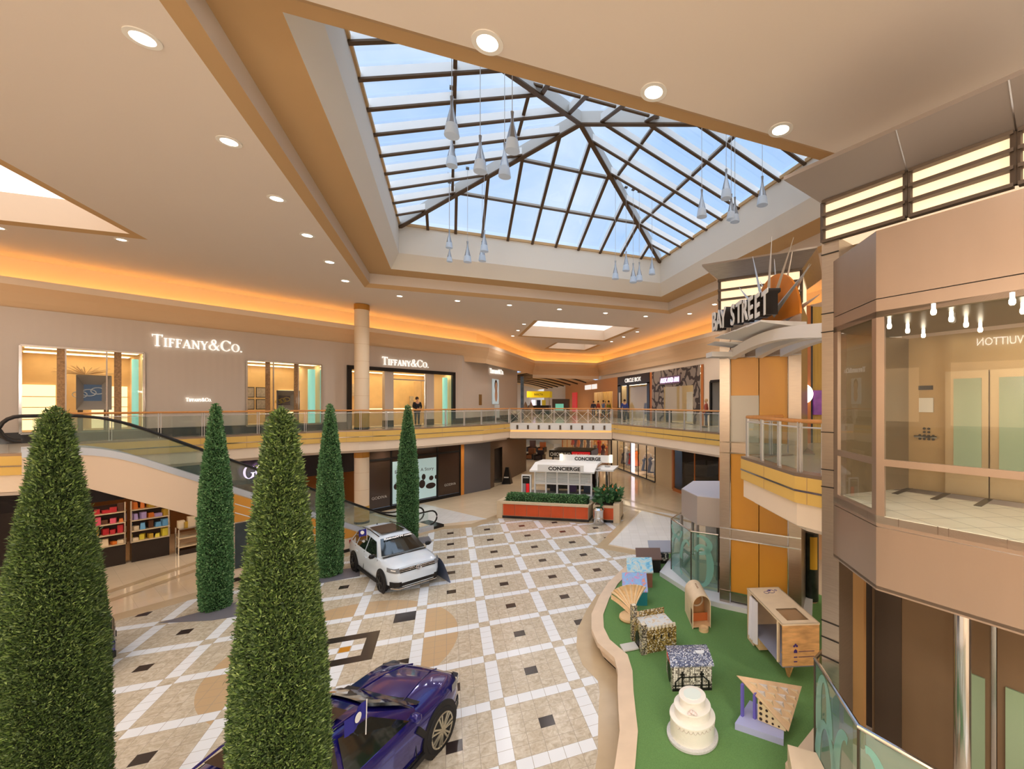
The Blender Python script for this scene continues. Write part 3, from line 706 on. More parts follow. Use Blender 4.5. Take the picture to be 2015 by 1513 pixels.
for t0, sg, w in ((0, 1, 'near'), (WD, -1, 'far')):
    side(t0, sg, 'side_panel', sof, lambda s: dk(s) - .22, -4.6, .1, peach_m)
    side(t0 - sg * .02, sg, 'silver_deck', lambda s: dk(s) - .22, dk, -4.6, 8.0, silver_m, .22)
    side(t0 + sg * .1, sg, 'glass_balustrade', lambda s: dk(s) + .005, lambda s: rlz(s) - .05, -4.4, 7.75, rail_glass, .014)
    pts = [ES(s, t0 + sg * .107, z) for s, z in rail]
    c0, c1 = rail[0], rail[-1]
    tail = [ES(c1[0] + .36 * math.sin(a), t0 + sg * .107, c1[1] - .36 + .36 * math.cos(a)) for a in [math.radians(k) for k in range(20, 200, 20)]]
    head = [ES(c0[0] - .36 * math.sin(a), t0 + sg * .107, c0[1] - .36 + .36 * math.cos(a)) for a in [math.radians(k) for k in range(180, 10, -20)]]
    part(MB().tube(head + pts + tail, .042, 8), 'handrail', black_m, esc, True)
so = MB(); so.loft([[ES(s, .06, z - .01), ES(s, WD - .06, z - .01)] for s, z in soff], closed_ring=False, caps=False); part(so, 'soffit', peach_m, esc)
st = MB(); s = -3.0
while s < 5.9:
    z = dk(s) - .25; st.add([ES(s, .3, z), ES(s, WD - .3, z), ES(s + .38, WD - .3, z), ES(s + .38, .3, z), ES(s + .38, .3, z - .22), ES(s + .38, WD - .3, z - .22)], [(0, 1, 2, 3), (3, 2, 5, 4)]); s += .38
part(st, 'steps', dsteel_m, esc)
# solid base below the lower half
bw = MB(); bw.loft([[ES(s, .02, .14), ES(s, WD - .02, .14), ES(s, WD - .02, max(.16, dk(s) - .21)), ES(s, .02, max(.16, dk(s) - .21))] for s in [-.1, 1, 2, 3, 4, 5, 6, 8.0]]); part(bw, 'base_wall', cream_m, esc)
part(MB().prism([tuple(ES(-.1, -.01, 0).xy), tuple(ES(8.6, -.01, 0).xy), tuple(ES(8.6, WD, 0).xy), tuple(ES(-.1, WD, 0).xy)], 0, .14), 'skirting', black_stone_m, esc)
side(-.005, 1, 'orange_panel', lambda s: 2.2 if s < 2 else .62, lambda s: dk(s) - .26, -.1, 5.35, mat('escalator_orange', (226, 158, 66), .5), .03, 60)
ln = MB()
for dz in (.62, .95):
    ln.loft([[ES(s, -.012, dk(s) - dz), ES(s, -.012, dk(s) - dz + .035)] for s in [0, 1, 2, 3]], closed_ring=False, caps=False)
part(ln, 'panel_line', white_m, esc)
pt = thing('movie_poster', 'dark film poster with a painted face on the side of the escalator base', 'poster', ES(.02, -.03, .5))
part(MB().loft([[ES(s, -.03, .48), ES(s, -.006, .48), ES(s, -.006, 2.16), ES(s, -.03, 2.16)] for s in (.0, 2.0)]), 'poster_board', mat('poster_slate', (62, 72, 78), .35, noise=.25, nscale=3), pt)
fc = ES(.75, -.036, 1.25); part(MB().poly(ell(fc, .42, .58, E3)), 'printed_face', mat('printed_gold_face', (190, 160, 110), .6, noise=.3, nscale=6), pt)
part(MB().poly(ell(fc + E3 * -.1 - N3 * .004 + Vector((0, 0, .15)), .12, .06, E3)), 'printed_eye', mat('printed_eye', (40, 54, 70), .4), pt)
for k, (w, z, h) in enumerate((('GO', 1.72, .26), ('HO', 1.2, .26), ('SA', .78, .26))): text('lettering', w, white_m, pt, ES(.42 + .1 * (k == 2), -.045, z), E3, (0, 0, 1), h, .004)

# ================================================================== left wall shopfronts, upper level
glow = emitter('shop_ceiling_light', (255, 230, 182), 3.8); wood_shop = mat('shop_orange_wood', (234, 200, 148), .5, noise=.08, nscale=2)
teal_m = mat('teal_lit_column', (150, 226, 210), .4, emit=((160, 232, 216), .45)); shelf_lit = mat('lit_shelf_back', (255, 232, 190), .6, emit=((255, 226, 176), 1.3))
NW = [20]
def room(P, s0, s1, z0, z1, depth, back, sidem, floorm, ceil_m_, tone):
    """shell of a shop behind an opening; P(s, z, out)"""
    i = NW[0]; NW[0] += 1
    q = lambda s, z, d: P(s, z, -d)
    struct(MB().quad(q(s0, z0, depth), q(s1, z0, depth), q(s1, z1, depth), q(s0, z1, depth)).build('wall_shop_back_%d' % i, back))
    m = MB()
    for s in (s0, s1): m.quad(q(s, z0, .05), q(s, z0, depth), q(s, z1, depth), q(s, z1, .05))
    struct(m.build('wall_shop_sides_%d' % i, sidem))
    struct(MB().quad(q(s0, z0, 0), q(s1, z0, 0), q(s1, z0, depth), q(s0, z0, depth)).build('floor_shop_%d' % i, floorm))
    struct(MB().quad(q(s0, z1, 0), q(s1, z1, 0), q(s1, z1, depth), q(s0, z1, depth)).build('ceiling_shop_%d' % i, ceil_m_))
    if tone:
        struct(MB().quad(q(s0 + .1, z1 - .03, .25), q(s1 - .1, z1 - .03, .25), q(s1 - .1, z1 - .03, .8), q(s0 + .1, z1 - .03, .8)).build('ceiling_light_%d' % i, tone))
        struct(MB().quad(q(s0 + .1, z1 - .03, depth - 1), q(s1 - .1, z1 - .03, depth - 1), q(s1 - .1, z1 - .03, depth - .4), q(s0 + .1, z1 - .03, depth - .4)).build('ceiling_light_%d' % i, tone))
def storefront(P, s0, s1, z0, z1, n, label, fm=chrome_m, fw=.07, gl=shop_glass, name='shop_window'):
    t = thing(name, label, 'shop window', P((s0 + s1) / 2, z0, 0))
    f = MB(); w = fw
    ex = (P(1, 0, 0) - P(0, 0, 0)).normalized(); en = (P(0, 0, 1) - P(0, 0, 0)).normalized()
    def brr(a, b, wa): f.bar(a, b, wa, .12, en)
    brr(P(s0, z0, 0), P(s0, z1, 0), w); brr(P(s1, z0, 0), P(s1, z1, 0), w); brr(P(s0, z1, 0), P(s1, z1, 0), w); brr(P(s0, z0, 0), P(s1, z0, 0), w)
    part(f, 'frame', fm, t)
    for k in range(n):
        a, b = s0 + (s1 - s0) * k / n, s0 + (s1 - s0) * (k + 1) / n
        part(MB().quad(P(a + .03, z0, 0), P(b - .03, z0, 0), P(b - .03, z1, 0), P(a + .03, z1, 0)), 'pane', gl, t)
        if k: part(MB().bar(P(a, z0, 0), P(a, z1, 0), .04, .08, en), 'mullion', fm, t)
    return t
WPo = lambda s, z, o: WP(s, z, o)
taupe_int = mat('shop_warm_plaster', (238, 216, 180), .7)
for i, (a, b, c, d) in enumerate(WIN_L):
    room(WPo, a, b, c, d, 3.6, wood_shop, taupe_int, taupe_int, taupe_int, glow)
    # back shelves
    L = b - a
    for (f0, f1) in (((.02, .3), (.62, .97)) if i == 0 else ((.72, .97),) if i == 1 else ()):
        sf_ = thing('lit_shelf_unit', ['lit display shelves at the left back of the first display window', 'lit display shelves at the right back of the first display window', 'lit display shelves at the back of the second display window'][i * 2 if i else (0 if f0 < .5 else 1)], 'shelves', WP(a + L * f0, c, -3.3))
        part(MB().quad(WP(a + L * f0, c, -3.5), WP(a + L * f1, c, -3.5), WP(a + L * f1, c + 1.9, -3.5), WP(a + L * f0, c + 1.9, -3.5)), 'lit_back', shelf_lit, sf_)
        for h in (.45, .95, 1.4):
            part(MB().bar(WP(a + L * f0, c + h, -3.3), WP(a + L * f1, c + h, -3.3), .4, .03), 'shelf', wood_shop, sf_)
    if i < 2:   # window vitrine with a small picture screen
        f0, f1 = ((.42, .72), (.40, .72))[i]; z0, z1 = ((6.35, 7.75), (6.25, 7.3))[i]
        v = thing('display_case', ['grey framed display case with a blue sketch panel in the first display window', 'grey framed display case with gold jewellery in the second display window'][i], 'display case', WP(a + L * f0, c, -.5))
        A = [WP(a + L * f0, z0, -.3), WP(a + L * f1, z0, -.3), WP(a + L * f1, z1, -.3), WP(a + L * f0, z1, -.3)]
        g0, g1 = f0 + (f1 - f0) * .25, f0 + (f1 - f0) * .76; y0, y1 = z0 + (z1 - z0) * .26, z0 + (z1 - z0) * .74
        B = [WP(a + L * g0, y0, -.9), WP(a + L * g1, y0, -.9), WP(a + L * g1, y1, -.9), WP(a + L * g0, y1, -.9)]
        m = MB()
        for k in range(4): m.quad(A[k], A[(k + 1) % 4], B[(k + 1) % 4], B[k])
        part(m, 'splayed_frame', mat('grey_case', (188, 178, 166), .4, .2), v)
        part(MB().quad(*B), 'picture', mat('case_picture', ((44, 76, 104), (70, 52, 50))[i], .4, emit=(((44, 76, 104), (70, 52, 50))[i], .4)) if i == 0 else mat('case_picture_dark', (74, 56, 52), .4), v)
        m = MB(); c0 = (B[0] + B[2]) / 2 + N3 * -.02; r_ = (y1 - y0)
        for q in range(3): m.tube([c0 + E3 * (r_ * (-.5 + .35 * q + .28 * math.cos(x))) + Vector((0, 0, r_ * (.12 * (q - 1) + .2 * math.sin(x)))) for x in [2 * math.pi * j / 16 for j in range(16)]], .018, 5, True)
        part(m, 'drawn_loops' if i == 0 else 'gold_chain', white_m if i == 0 else mat('gold_jewellery', (220, 190, 60), .3, .6), v)
        part(MB().bar(WP(a + L * (f0 + .04), c, -.6), WP(a + L * (f0 + .04), z0, -.6), .1, .1), 'leg', dsteel_m, v); part(MB().bar(WP(a + L * (f1 - .04), c, -.6), WP(a + L * (f1 - .04), z0, -.6), .1, .1), 'leg', dsteel_m, v)
        for q, f in enumerate((.3, .77) if i == 0 else (.28, .66)):
            o = part(MB().bar(WP(a + L * f, c, -.22), WP(a + L * f, d, -.22), .2, .03, -N3), 'lattice_post', mat('bronze_screen', (176, 136, 96), .35, .5, noise=.4, nscale=18), v)
        if i == 0:
            fl_ = MB(); rnd = random.Random(3); base = WP(a + L * .5, z1 + .02, -.6)
            for q in range(60):
                ang = rnd.uniform(.1, 3.04); l_ = rnd.uniform(.3, .75)
                fl_.tube([base, base + E3 * (math.cos(ang) * l_ * 1.2) + Vector((0, 0, math.sin(ang) * l_ * .55)) + N3 * rnd.uniform(-.2, .2)], .012, 4)
            tag(fl_.build('dried_arrangement', mat('dried_stems', (226, 190, 140), .7)), 'dried pale branches spreading above the case in the first display window', 'plant arrangement')
    tl = thing('light_column', 'teal lit column at the right edge of the %s' % ['first display window', 'second display window', 'dark-framed entrance'][i], 'light column', WP(b - .3, c, -.35))
    part(MB().lathe([(.17 if i else .1, 0), (.17 if i else .1, d - c - .25)], tuple(WP(b - (.32 if i else .2), c, -.4)), 16), 'tube', teal_m, tl, True)
    if i < 2: storefront(WPo, a, b, c, d, (3, 3)[i], ['first large lit display window of the taupe shop, at the left', 'second lit display window, between the two shop-name signs'][i])
# pictures in the second window, entrance
a, b, c, d = WIN_L[1]
for r_ in range(2):
    for q in range(2):
        f = thing('framed_picture', 'small framed print, %s %s of four in the second display window' % (('lower', 'upper')[r_], ('left', 'right')[q]), 'picture', WP(a + .14 + q * .55, 6.25 + r_ * .62, -1.2))
        part(MB().bar(WP(a + .12 + q * .56, 6.3 + r_ * .62 + .27, -1.2), WP(a + .62 + q * .56, 6.3 + r_ * .62 + .27, -1.2), .03, .54), 'frame', black_m, f)
        part(MB().bar(WP(a + .15 + q * .56, 6.3 + r_ * .62 + .27, -1.18), WP(a + .59 + q * .56, 6.3 + r_ * .62 + .27, -1.18), .03, .47), 'print', mat('paper_print', (206, 190, 170), .7, noise=.25, nscale=8), f)
a, b, c, d = WIN_L[2]; L = b - a
en_ = thing('shop_entrance', 'dark-framed double shop entrance with grey piers and side windows', 'entrance', WP(a, ZL2, 0))
m = MB(); m.bar(WP(a - .05, ZL2, .06), WP(a - .05, d + .05, .06), .22, .2, -N3); m.bar(WP(b + .05, ZL2, .06), WP(b + .05, d + .05, .06), .22, .2, -N3); m.bar(WP(a - .16, d + .02, .06), WP(b + .16, d + .02, .06), .2, .22)
part(m, 'frame', black_m, en_)
for f in (.335, .745): part(MB().box(tuple(WP(a + L * f, ZL2 + .4, -.1)), (L * .082, .3, d - ZL2 - .5), math.atan2(E3.y, E3.x)), 'pier', rib_m, en_); part(MB().box(tuple(WP(a + L * f, ZL2 + .01, -.1)), (L * .082, .32, .4), math.atan2(E3.y, E3.x)), 'pier_base', black_stone_m, en_)
part(MB().bar(WP(a + L * .38, 8.15, -.1), WP(a + L * .7, 8.15, -.1), .06, .08), 'transom', chrome_m, en_)
part(MB().bar(WP(a + L * .38, 5.2, -.1), WP(a + L * .38, d - .1, -.1), .07, .07), 'door_frame', chrome_m, en_); part(MB().bar(WP(a + L * .7, 5.2, -.1), WP(a + L * .7, d - .1, -.1), .07, .07), 'door_frame', chrome_m, en_)
part(MB().bar(WP(a + L * .66, 5.2, -.5), WP(a + L * .66, 8.1, -.5), .04, .9, -N3), 'open_door', wood_shop, en_)
for f0, f1 in ((.02, .29), (.79, .98)): part(MB().quad(WP(a + L * f0, 5.2, 0), WP(a + L * f1, 5.2, 0), WP(a + L * f1, d, 0), WP(a + L * f0, d, 0)), 'side_pane', shop_glass, en_)
part(MB().box(tuple(WP(a + L * .5, 5.16, -2.6)), (L * .5, .8, 1.0), math.atan2(E3.y, E3.x)), 'counter', wood_shop, en_); part(MB().box(tuple(WP(a + L * .5, 6.16, -2.6)), (L * .5, .8, .12), math.atan2(E3.y, E3.x)), 'counter_light', shelf_lit, en_)
o = MB().box((*WP(a + L * .25, 6.3, -3.5).xy, 7.1), (.5, .05, .8), math.atan2(E3.y, E3.x)).build('wall_print', mat('paper_print', (206, 190, 170), .7)); tag(o, 'small framed print on the orange wall inside the entrance', 'picture')
o = MB().box((*WP(a + L * .86, 6.3, -3.4).xy, 6.3), (.55, .05, .85), math.atan2(E3.y, E3.x)).build('wall_print', mat('paper_print', (206, 190, 170), .7)); tag(o, 'framed bottle print on the orange wall right of the entrance', 'picture')

# ================================================================== shop wall across the court, behind the viewer (seen only as a reflection in the lift glass)
struct(MB().sheet([(-20, 5.15), (9, 5.15), (9, 12.1), (-20, 12.1)], [rect(-15, -9, 5.5, 8.8), rect(-7, 1.5, 5.3, 9), rect(3, 8, 5.5, 8.8)], (-20, 0, 0), (0, 1, 0), (0, 0, 1)).build('wall_side_left', cream_m))
struct(MB().quad((-21.5, -20, 5.15), (-21.5, 9, 5.15), (-21.5, 9, 9.2), (-21.5, -20, 9.2)).build('wall_side_left_fill', emitter('shop_fill_glow', (255, 222, 176), 2.2)))  # unseen glowing sheet added behind the shop openings to fill the court
t = thing('store_sign', 'white spaced shop-name lettering on the wall across the court, mirrored in the lift glass', 'sign', (-19.9, -3, 9.9))
text('lettering', 'LOUIS  VUITTON', emitter('bright_sign_tube', (255, 250, 240), 14), t, (-19.92, -3.1, 9.9), (0, 1, 0), (0, 0, 1), .62, .06, fit=3.4)
def fill_lamp(x, y, z, p, r=.5):
    d = bpy.data.lights.new('unseen_fill_lamp', 'POINT'); d.energy = p; d.shadow_soft_size = r; d.color = (1, .9, .76); o = bpy.data.objects.new('unseen_fill_lamp', d); COL.objects.link(o); o.location = (x, y, z)
for x, y, z in ((-6, -6, 8.2), (3, -6, 8.2), (11, -3, 8.2), (-13, -1, 8.2)): fill_lamp(x, y, z, 780)  # soft point lamps added behind the camera to brighten ceiling and walls
# ================================================================== lower level, left: sweet shop and dark shop panels
def item_boxes(root_name, spots, cat, group, lab):
    for i, (p, sz, m, rz) in enumerate(spots):
        o = MB().box(tuple(p), sz, rz).build(root_name, m); tag(o, lab[i] if isinstance(lab, list) else lab, cat, group)
AE = math.atan2(E3.y, E3.x)
BOXM = [mat('gift_' + n, c, .45) for n, c in (('red', (196, 44, 52)), ('pink', (228, 96, 120)), ('orange', (226, 122, 44)), ('cream', (236, 214, 180)), ('gold', (206, 164, 60)), ('lilac', (184, 160, 210)), ('blue', (110, 170, 214)), ('yellow', (230, 210, 70)), ('brown', (96, 58, 36)), ('green', (90, 190, 70)))]
def wlo(x, y=1000): return at_line(x, y, (OL[0], OL[1]), E3).x / E3.x
shop_dark = mat('shop_dark_wood', (60, 40, 30), .5); warm_int = mat('sweet_shop_wall', (150, 104, 64), .7)
struct(MB().quad(WP(-24, 0, -4), WP(wlo(725), 0, -4), WP(wlo(725), 3.9, -4), WP(-24, 3.9, -4)).build('wall_shop_back_1', warm_int))
mm = MB()
for s_ in (-24, wlo(725)): mm.quad(WP(s_, 0, 0), WP(s_, 0, -4), WP(s_, 3.9, -4), WP(s_, 3.9, 0))
struct(mm.build('wall_shop_sides_1', warm_int))
struct(MB().quad(WP(-24, 3.4, -.6), WP(wlo(725), 3.4, -.6), WP(wlo(725), 3.4, -1.0), WP(-24, 3.4, -1.0)).build('ceiling_light_1', emitter('sweet_shop_light', (255, 196, 120), 2.2)))
o = MB().bar(WP(wlo(168), 0, .05) + Vector((0, 0, 1.9)), WP(-24, 1.9, .05), .1, 3.8).build('wall_dark_front', dark_m); struct(o)
rr = random.Random(5)
def shelf_unit(x0, x1, label, lev, cols, dep=.5):
    a, b = wlo(x0), wlo(x1); t = thing('shelf_unit', label, 'shelves', WP((a + b) / 2, 0, .02)); L = b - a
    part(MB().bar(WP(a, .4, -.1), WP(b, .4, -.1), dep, .8), 'base_cabinet', dark_m, t)
    part(MB().bar(WP(a, 1.6, -.3), WP(b, 1.6, -.3), .04, 1.7), 'back_panel', shop_dark, t)
    pm = MB()
    for s_ in (a, b): pm.bar(WP(s_, .8, .1), WP(s_, 2.55, .1), .05, .05)
    part(pm, 'post', chrome_m, t)
    for z in lev:
        part(MB().bar(WP(a, z, -.05), WP(b, z, -.05), dep, .035), 'shelf', mat('shelf_cream', (220, 196, 160), .5), t)
    return a, b
LEV = (.84, 1.28, 1.72, 2.16)
names = ['bottom', 'second', 'third', 'top']
for ui, (x0, x1, lab, cols) in enumerate(((150, 246, 'sweet-shop shelf unit with red and pink gift boxes beside the big front hedge cone', (3, 0, 1, 0)), (258, 332, 'sweet-shop shelf unit with orange, lilac, blue and yellow boxes', (7, 6, 5, 2)))):
    a, b = shelf_unit(x0, x1, lab, LEV, cols)
    for li, z in enumerate(LEV):
        n = 6 if ui == 0 else 5
        for k in range(n):
            if ui == 0 and k < 2: continue
            s_ = a + (b - a) * (k + .5) / n; h = rr.uniform(.10, .36); w = (b - a) / n * rr.uniform(.45, .95)
            m = BOXM[cols[li]] if rr.random() < .7 else BOXM[rr.choice((3, 4, 8, 2))]
            o = MB().box(tuple(WP(s_, z + .02, .02 - rr.uniform(0, .1))), (w, .22, h), AE + rr.uniform(-.35, .35), rr.choice((1, 1, .8))).build('gift_box', m)
            tag(o, 'small boxed sweet on the %s shelf of the %s sweet-shop unit' % (names[li], ('red and pink', 'multicoloured')[ui]), 'box', 'boxed sweets on the %s shelf, unit with %s boxes' % (names[li], ('red', 'blue')[ui]))
a, b = wlo(346), wlo(402)
t = thing('display_table', 'chrome-framed sweet-shop display table at the right of the shelves', 'table', WP((a + b) / 2, 0, .3))
for z, m in ((1.12, chrome_m), (.72, mat('shelf_cream', (220, 196, 160))), (.34, mat('shelf_cream', (220, 196, 160)))): part(MB().bar(WP(a, z, .3), WP(b, z, .3), .7, .04), 'shelf', m, t)
part(MB().bar(WP(a, .1, .3), WP(b, .1, .3), .72, .2), 'plinth', dark_m, t)
for s_ in (a, b):
    for d_ in (0, .6): part(MB().bar(WP(s_, 0, d_), WP(s_, 1.12, d_), .04, .04), 'leg', chrome_m, t)
for k, (s_, w, h, m) in enumerate(((.12, .22, .3, 3), (.3, .2, .24, 4), (.5, .3, .42, 3), (.72, .24, .6, 9), (.9, .2, .4, 7))):
    o = MB().box(tuple(WP(a + (b - a) * s_, 1.14, .3)), (w, .25, h), AE).build('gift_box', BOXM[m]); tag(o, ['cream box at the left end of the sweet-shop display table', 'gold box beside the cream box on the display table', 'large white-cream bag in the middle of the display table', 'tall green bag on the display table', 'yellow box at the right end of the display table'][k], 'box', 'packages on the display table')
# dark fascia and the purple-white sign
struct(MB().bar(WP(-24, 3.3, .06), WP(wlo(725), 3.3, .06), .12, 1.25).build('trim_shop_fascia', mat('fascia_black', (34, 28, 30), .25)))
lit_lilac = mat('lit_lilac_letter', (236, 214, 255), .4, emit=((236, 206, 255), 1.6))
p = at_line(478, 943, (OL[0] + .3, OL[1] - .3), E3); q = at_line(596, 925, (OL[0] + .3, OL[1] - .3), E3)
t = thing('store_sign', 'lilac lit chocolate-shop sign above the dark shop on the lower floor', 'sign', p)
serif('GODIVA', lit_lilac, t, p, Vector((q.x - p.x, q.y - p.y, 0)), .62, (Vector(q.xy) - Vector(p.xy)).length, .06)
pp = at_line(504, 951, (OL[0] + .3, OL[1] - .3), E3); text('lettering', 'Belgium', lit_lilac, t, pp, E3, (0, 0, 1), .24, .03, shear=.3)
# glossy dark panels with a pale blue advertisement
pm = mat('glossy_brown_panel', (66, 50, 42), .12, spec=.6); nm = black_m
def lowpanel(x0, x1, z0, z1, m, nm_, root, out=.03, th=.05):
    a, b = wlo(x0), wlo(x1); return part(MB().bar(WP(a, (z0 + z1) / 2, out), WP(b, (z0 + z1) / 2, out), th, z1 - z0), nm_, m, root)
sp_ = thing('panelled_storefront', 'glossy dark brown shop front panels behind the cream lower column', 'shop front', WP(wlo(800), 0, 0))
lowpanel(722, 905, .0, .22, nm, 'base', sp_, .04, .14); lowpanel(722, 905, 3.2, 3.9, pm, 'transom_panel', sp_)
for x0, x1 in ((724, 767), (770, 858), (861, 903)): lowpanel(x0, x1, .24, 3.16, pm, 'panel', sp_)
for x in (723, 768.5, 859.5, 904): lowpanel(x - 1.2, x + 1.2, 0, 3.9, nm, 'mullion', sp_, .06, .1)
lowpanel(722, 905, 3.12, 3.24, nm, 'rail', sp_, .06, .1)
for x, y in ((742, 984), (885, 957)):
    p = at_line(x - 12, y, OL, E3); text('lettering', 'GODIVA', mat('dull_white_print', (210, 206, 200)), sp_, (p - N3 * .07), E3, (0, 0, 1), .24, .003)
ad = thing('advertisement', 'pale blue advertisement with dark pebble shapes on the glossy shop front', 'poster', WP(wlo(815), .3, .08))
lowpanel(771, 857, .3, 2.95, mat('advert_blue', (188, 218, 222), .4, emit=((188, 218, 222), .25)), 'sheet', ad, .08, .02)
dkp = mat('printed_dark', (54, 42, 42), .5)
for x, y, rx, rz in ((778, 957, .16, .2), (786, 948, .2, .14), (832, 938, .14, .2), (829, 952, .22, .28), (847, 940, .16, .16), (846, 955, .36, .2), (856, 938, .08, .14)):
    p = at_line(x, y, OL, E3); part(MB().poly([v - N3 * .1 for v in ell(p, rx, rz, E3)]), 'printed_pebble', dkp, ad)
for x, y, w in ((775, 932, 'E'), (826, 927, 'A Story')): p = at_line(x, y, OL, E3); text('lettering', w, dkp, ad, p - N3 * .1, E3, (0, 0, 1), .3, .003)
a, b = wlo(905), wlo(912)
struct(MB().bar(WP(a, 1.95, .03), WP(b, 1.95, .03), .1, 3.9).build('trim_orange_pier', mat('orange_pier', (216, 140, 60), .6)))
a, b = wlo(912.5), wlo(964)
o = MB().bar(WP(a, 1.95, .02), WP(b, 1.95, .02), .08, 3.9).build('roller_shutter', grey_m); tag(o, 'plain grey closed shutter at the end of the lower left shops', 'shutter')
EN = WP(b, 0, 0); ED = Vector((.463, .886, 0)); brn = mat('brown_shop_wall', (92, 74, 62), .5)
struct(MB().sheet([(0, 0), (9, 0), (9, 3.95), (0, 3.95)], [rect(.9, 2.6, .02, 3.0)], EN, ED, (0, 0, 1)).build('wall_left_far', brn))
struct(MB().quad(EN + ED * 9, EN + ED * 9 + Vector((-8, 6, 0)), EN + ED * 9 + Vector((-8, 6, 3.95)), EN + ED * 9 + Vector((0, 0, 3.95))).build('wall_corridor_lower', grey_m))
struct(MB().quad(*[EN + ED * a_ - Vector((.886, -.463, 0)) * 1.2 + Vector((0, 0, z_)) for a_, z_ in ((-.6, 0), (4, 0), (4, 3.9), (-.6, 3.9))]).build('wall_shop_back_2', mat('peach_shop', (232, 190, 140), .7, emit=((232, 190, 140), .4))))
DN = Vector((.886, -.463, 0)); sb_ = EN + ED * 2.3 + DN * .55; t = thing('sandwich_board', 'black sandwich board with white writing outside the brown shop', 'sign board', sb_, -.4)
M4 = Matrix.Translation(sb_) @ Matrix.Rotation(-.5, 4, 'Z')
part(MB().box((0, 0, 0), (.75, .5, 1.35), 0, .35).xf(M4), 'board', black_m, t); part(MB().box((0, -.24, .5), (.4, .02, .1)).xf(M4), 'white_print', white_m, t)

# ================================================================== right wall, upper level
PR = lambda v, z, o: Vector((16.0 - o, v, z))
tan_int = mat('pale_shop_interior', (226, 206, 172), .7); glow2 = emitter('shop_spot_panel', (255, 236, 200), 3.2)
room(PR, 32.3, 39.5, 5.16, 8.4, 6, mat('shop_cream_shelves', (236, 206, 150), .6), tan_int, tan_int, tan_int, glow2)
room(PR, 24.6, 31.9, 5.16, 9.25, 5, mat('shop_grey_white', (216, 212, 206), .6), tan_int, tan_int, tan_int, glow2)
room(PR, 41.2, 58, 5.5, 8.6, 5, mat('shop_golden', (236, 196, 120), .6), tan_int, tan_int, tan_int, glow2)
room(PR, 21.2, 23.4, 5.16, 8.0, 3, mat('grey_hall', (190, 190, 190), .6), mat('grey_hall', (190, 190, 190)), tan_int, tan_int, None)
cb = thing('storefront', 'dark brown shop front with thin white round-letter sign on the upper right', 'shop front', PR(36, ZL2, 0))
part(MB().bar(PR(32.3, 8.8, .05), PR(39.5, 8.8, .05), .12, .92), 'fascia', dark_m, cb)
for a, b in ((32.3, 32.8), (36.8, 37.2), (38.7, 39.5)): part(MB().bar(PR(a, 6.8, .05), PR(b, 6.8, .05), .12, 3.3), 'pier', dark_m, cb)
part(MB().quad(PR(32.8, 5.2, 0), PR(36.8, 5.2, 0), PR(36.8, 8.35, 0), PR(32.8, 8.35, 0)), 'pane', shop_glass, cb)
thin_w = mat('white_sign_letter', (245, 240, 236), .4, emit=((250, 240, 230), .7))
text('lettering', 'CIRCLE BOX', thin_w, cb, PR(37.6, 8.62, .13), (0, -1, 0), (0, 0, 1), .55, .03, fit=3.6)
part(MB().box(tuple(PR(38.9, 6.2, .14)), (.03, .35, 1.5)), 'white_notice', white_m, cb)
struct(MB().bar(PR(32.1, 7.2, .04), PR(32.1, 7.2, .06), .4, 4.1, (0, 0, 1)).build('trim_copper_pier', mat('copper_pier', (196, 116, 56), .4)))
struct(MB().bar(PR(24.4, 7.2, .04), PR(24.4, 7.2, .06), .3, 4.1, (0, 0, 1)).build('trim_copper_pier', mat('copper_pier', (196, 116, 56), .4)))
def swirl():
    m = bpy.data.materials.new('swirl_pattern_panel'); m.use_nodes = True; t = m.node_tree; b = t.nodes['Principled BSDF']
    g = t.nodes.new('ShaderNodeNewGeometry'); v = t.nodes.new('ShaderNodeTexVoronoi'); v.feature = 'DISTANCE_TO_EDGE'; v.inputs['Scale'].default_value = 1.0
    nz = t.nodes.new('ShaderNodeTexNoise'); nz.inputs['Scale'].default_value = 1.0; ma = t.nodes.new('ShaderNodeVectorMath'); ma.operation = 'MULTIPLY_ADD'; ma.inputs[1].default_value = (1.4, 1.4, 1.4)
    t.links.new(g.outputs['Position'], nz.inputs['Vector']); t.links.new(nz.outputs['Color'], ma.inputs[0]); t.links.new(g.outputs['Position'], ma.inputs[2]); t.links.new(ma.outputs[0], v.inputs['Vector'])
    c = t.nodes.new('ShaderNodeValToRGB'); c.color_ramp.interpolation = 'CONSTANT'; c.color_ramp.elements[0].color = lin(58, 46, 42); c.color_ramp.elements[1].position = .09; c.color_ramp.elements[1].color = lin(150, 136, 124)
    t.links.new(v.outputs['Distance'], c.inputs['Fac']); t.links.new(c.outputs['Color'], b.inputs['Base Color']); b.inputs['Roughness'].default_value = .5; return m
sw = swirl()
aa = thing('storefront', 'storefront with dark swirl-patterned surround and a lit lilac sign on the upper right', 'shop front', PR(28, ZL2, 0))
part(MB().sheet([(24.6, 5.16), (31.9, 5.16), (31.9, 9.25), (24.6, 9.25)], [rect(25.5, 29.8, 5.2, 7.9)], (15.94, 0, 0), (0, 1, 0), (0, 0, 1)), 'patterned_surround', sw, aa)
part(MB().quad(PR(25.5, 5.2, 0), PR(29.8, 5.2, 0), PR(29.8, 7.9, 0), PR(25.5, 7.9, 0)), 'pane', shop_glass, aa)
part(MB().bar(PR(27.2, 8.42, .1), PR(30.4, 8.42, .1), .06, .62), 'sign_board', mat('dark_lilac_board', (120, 96, 110), .5), aa)
text('lettering', 'ALEX AND ANI', mat('lit_lilac_letter', (236, 214, 255)), aa, PR(30.2, 8.25, .16), (0, -1, 0), (0, 0, 1), .5, .04, fit=2.9, bold=.012)
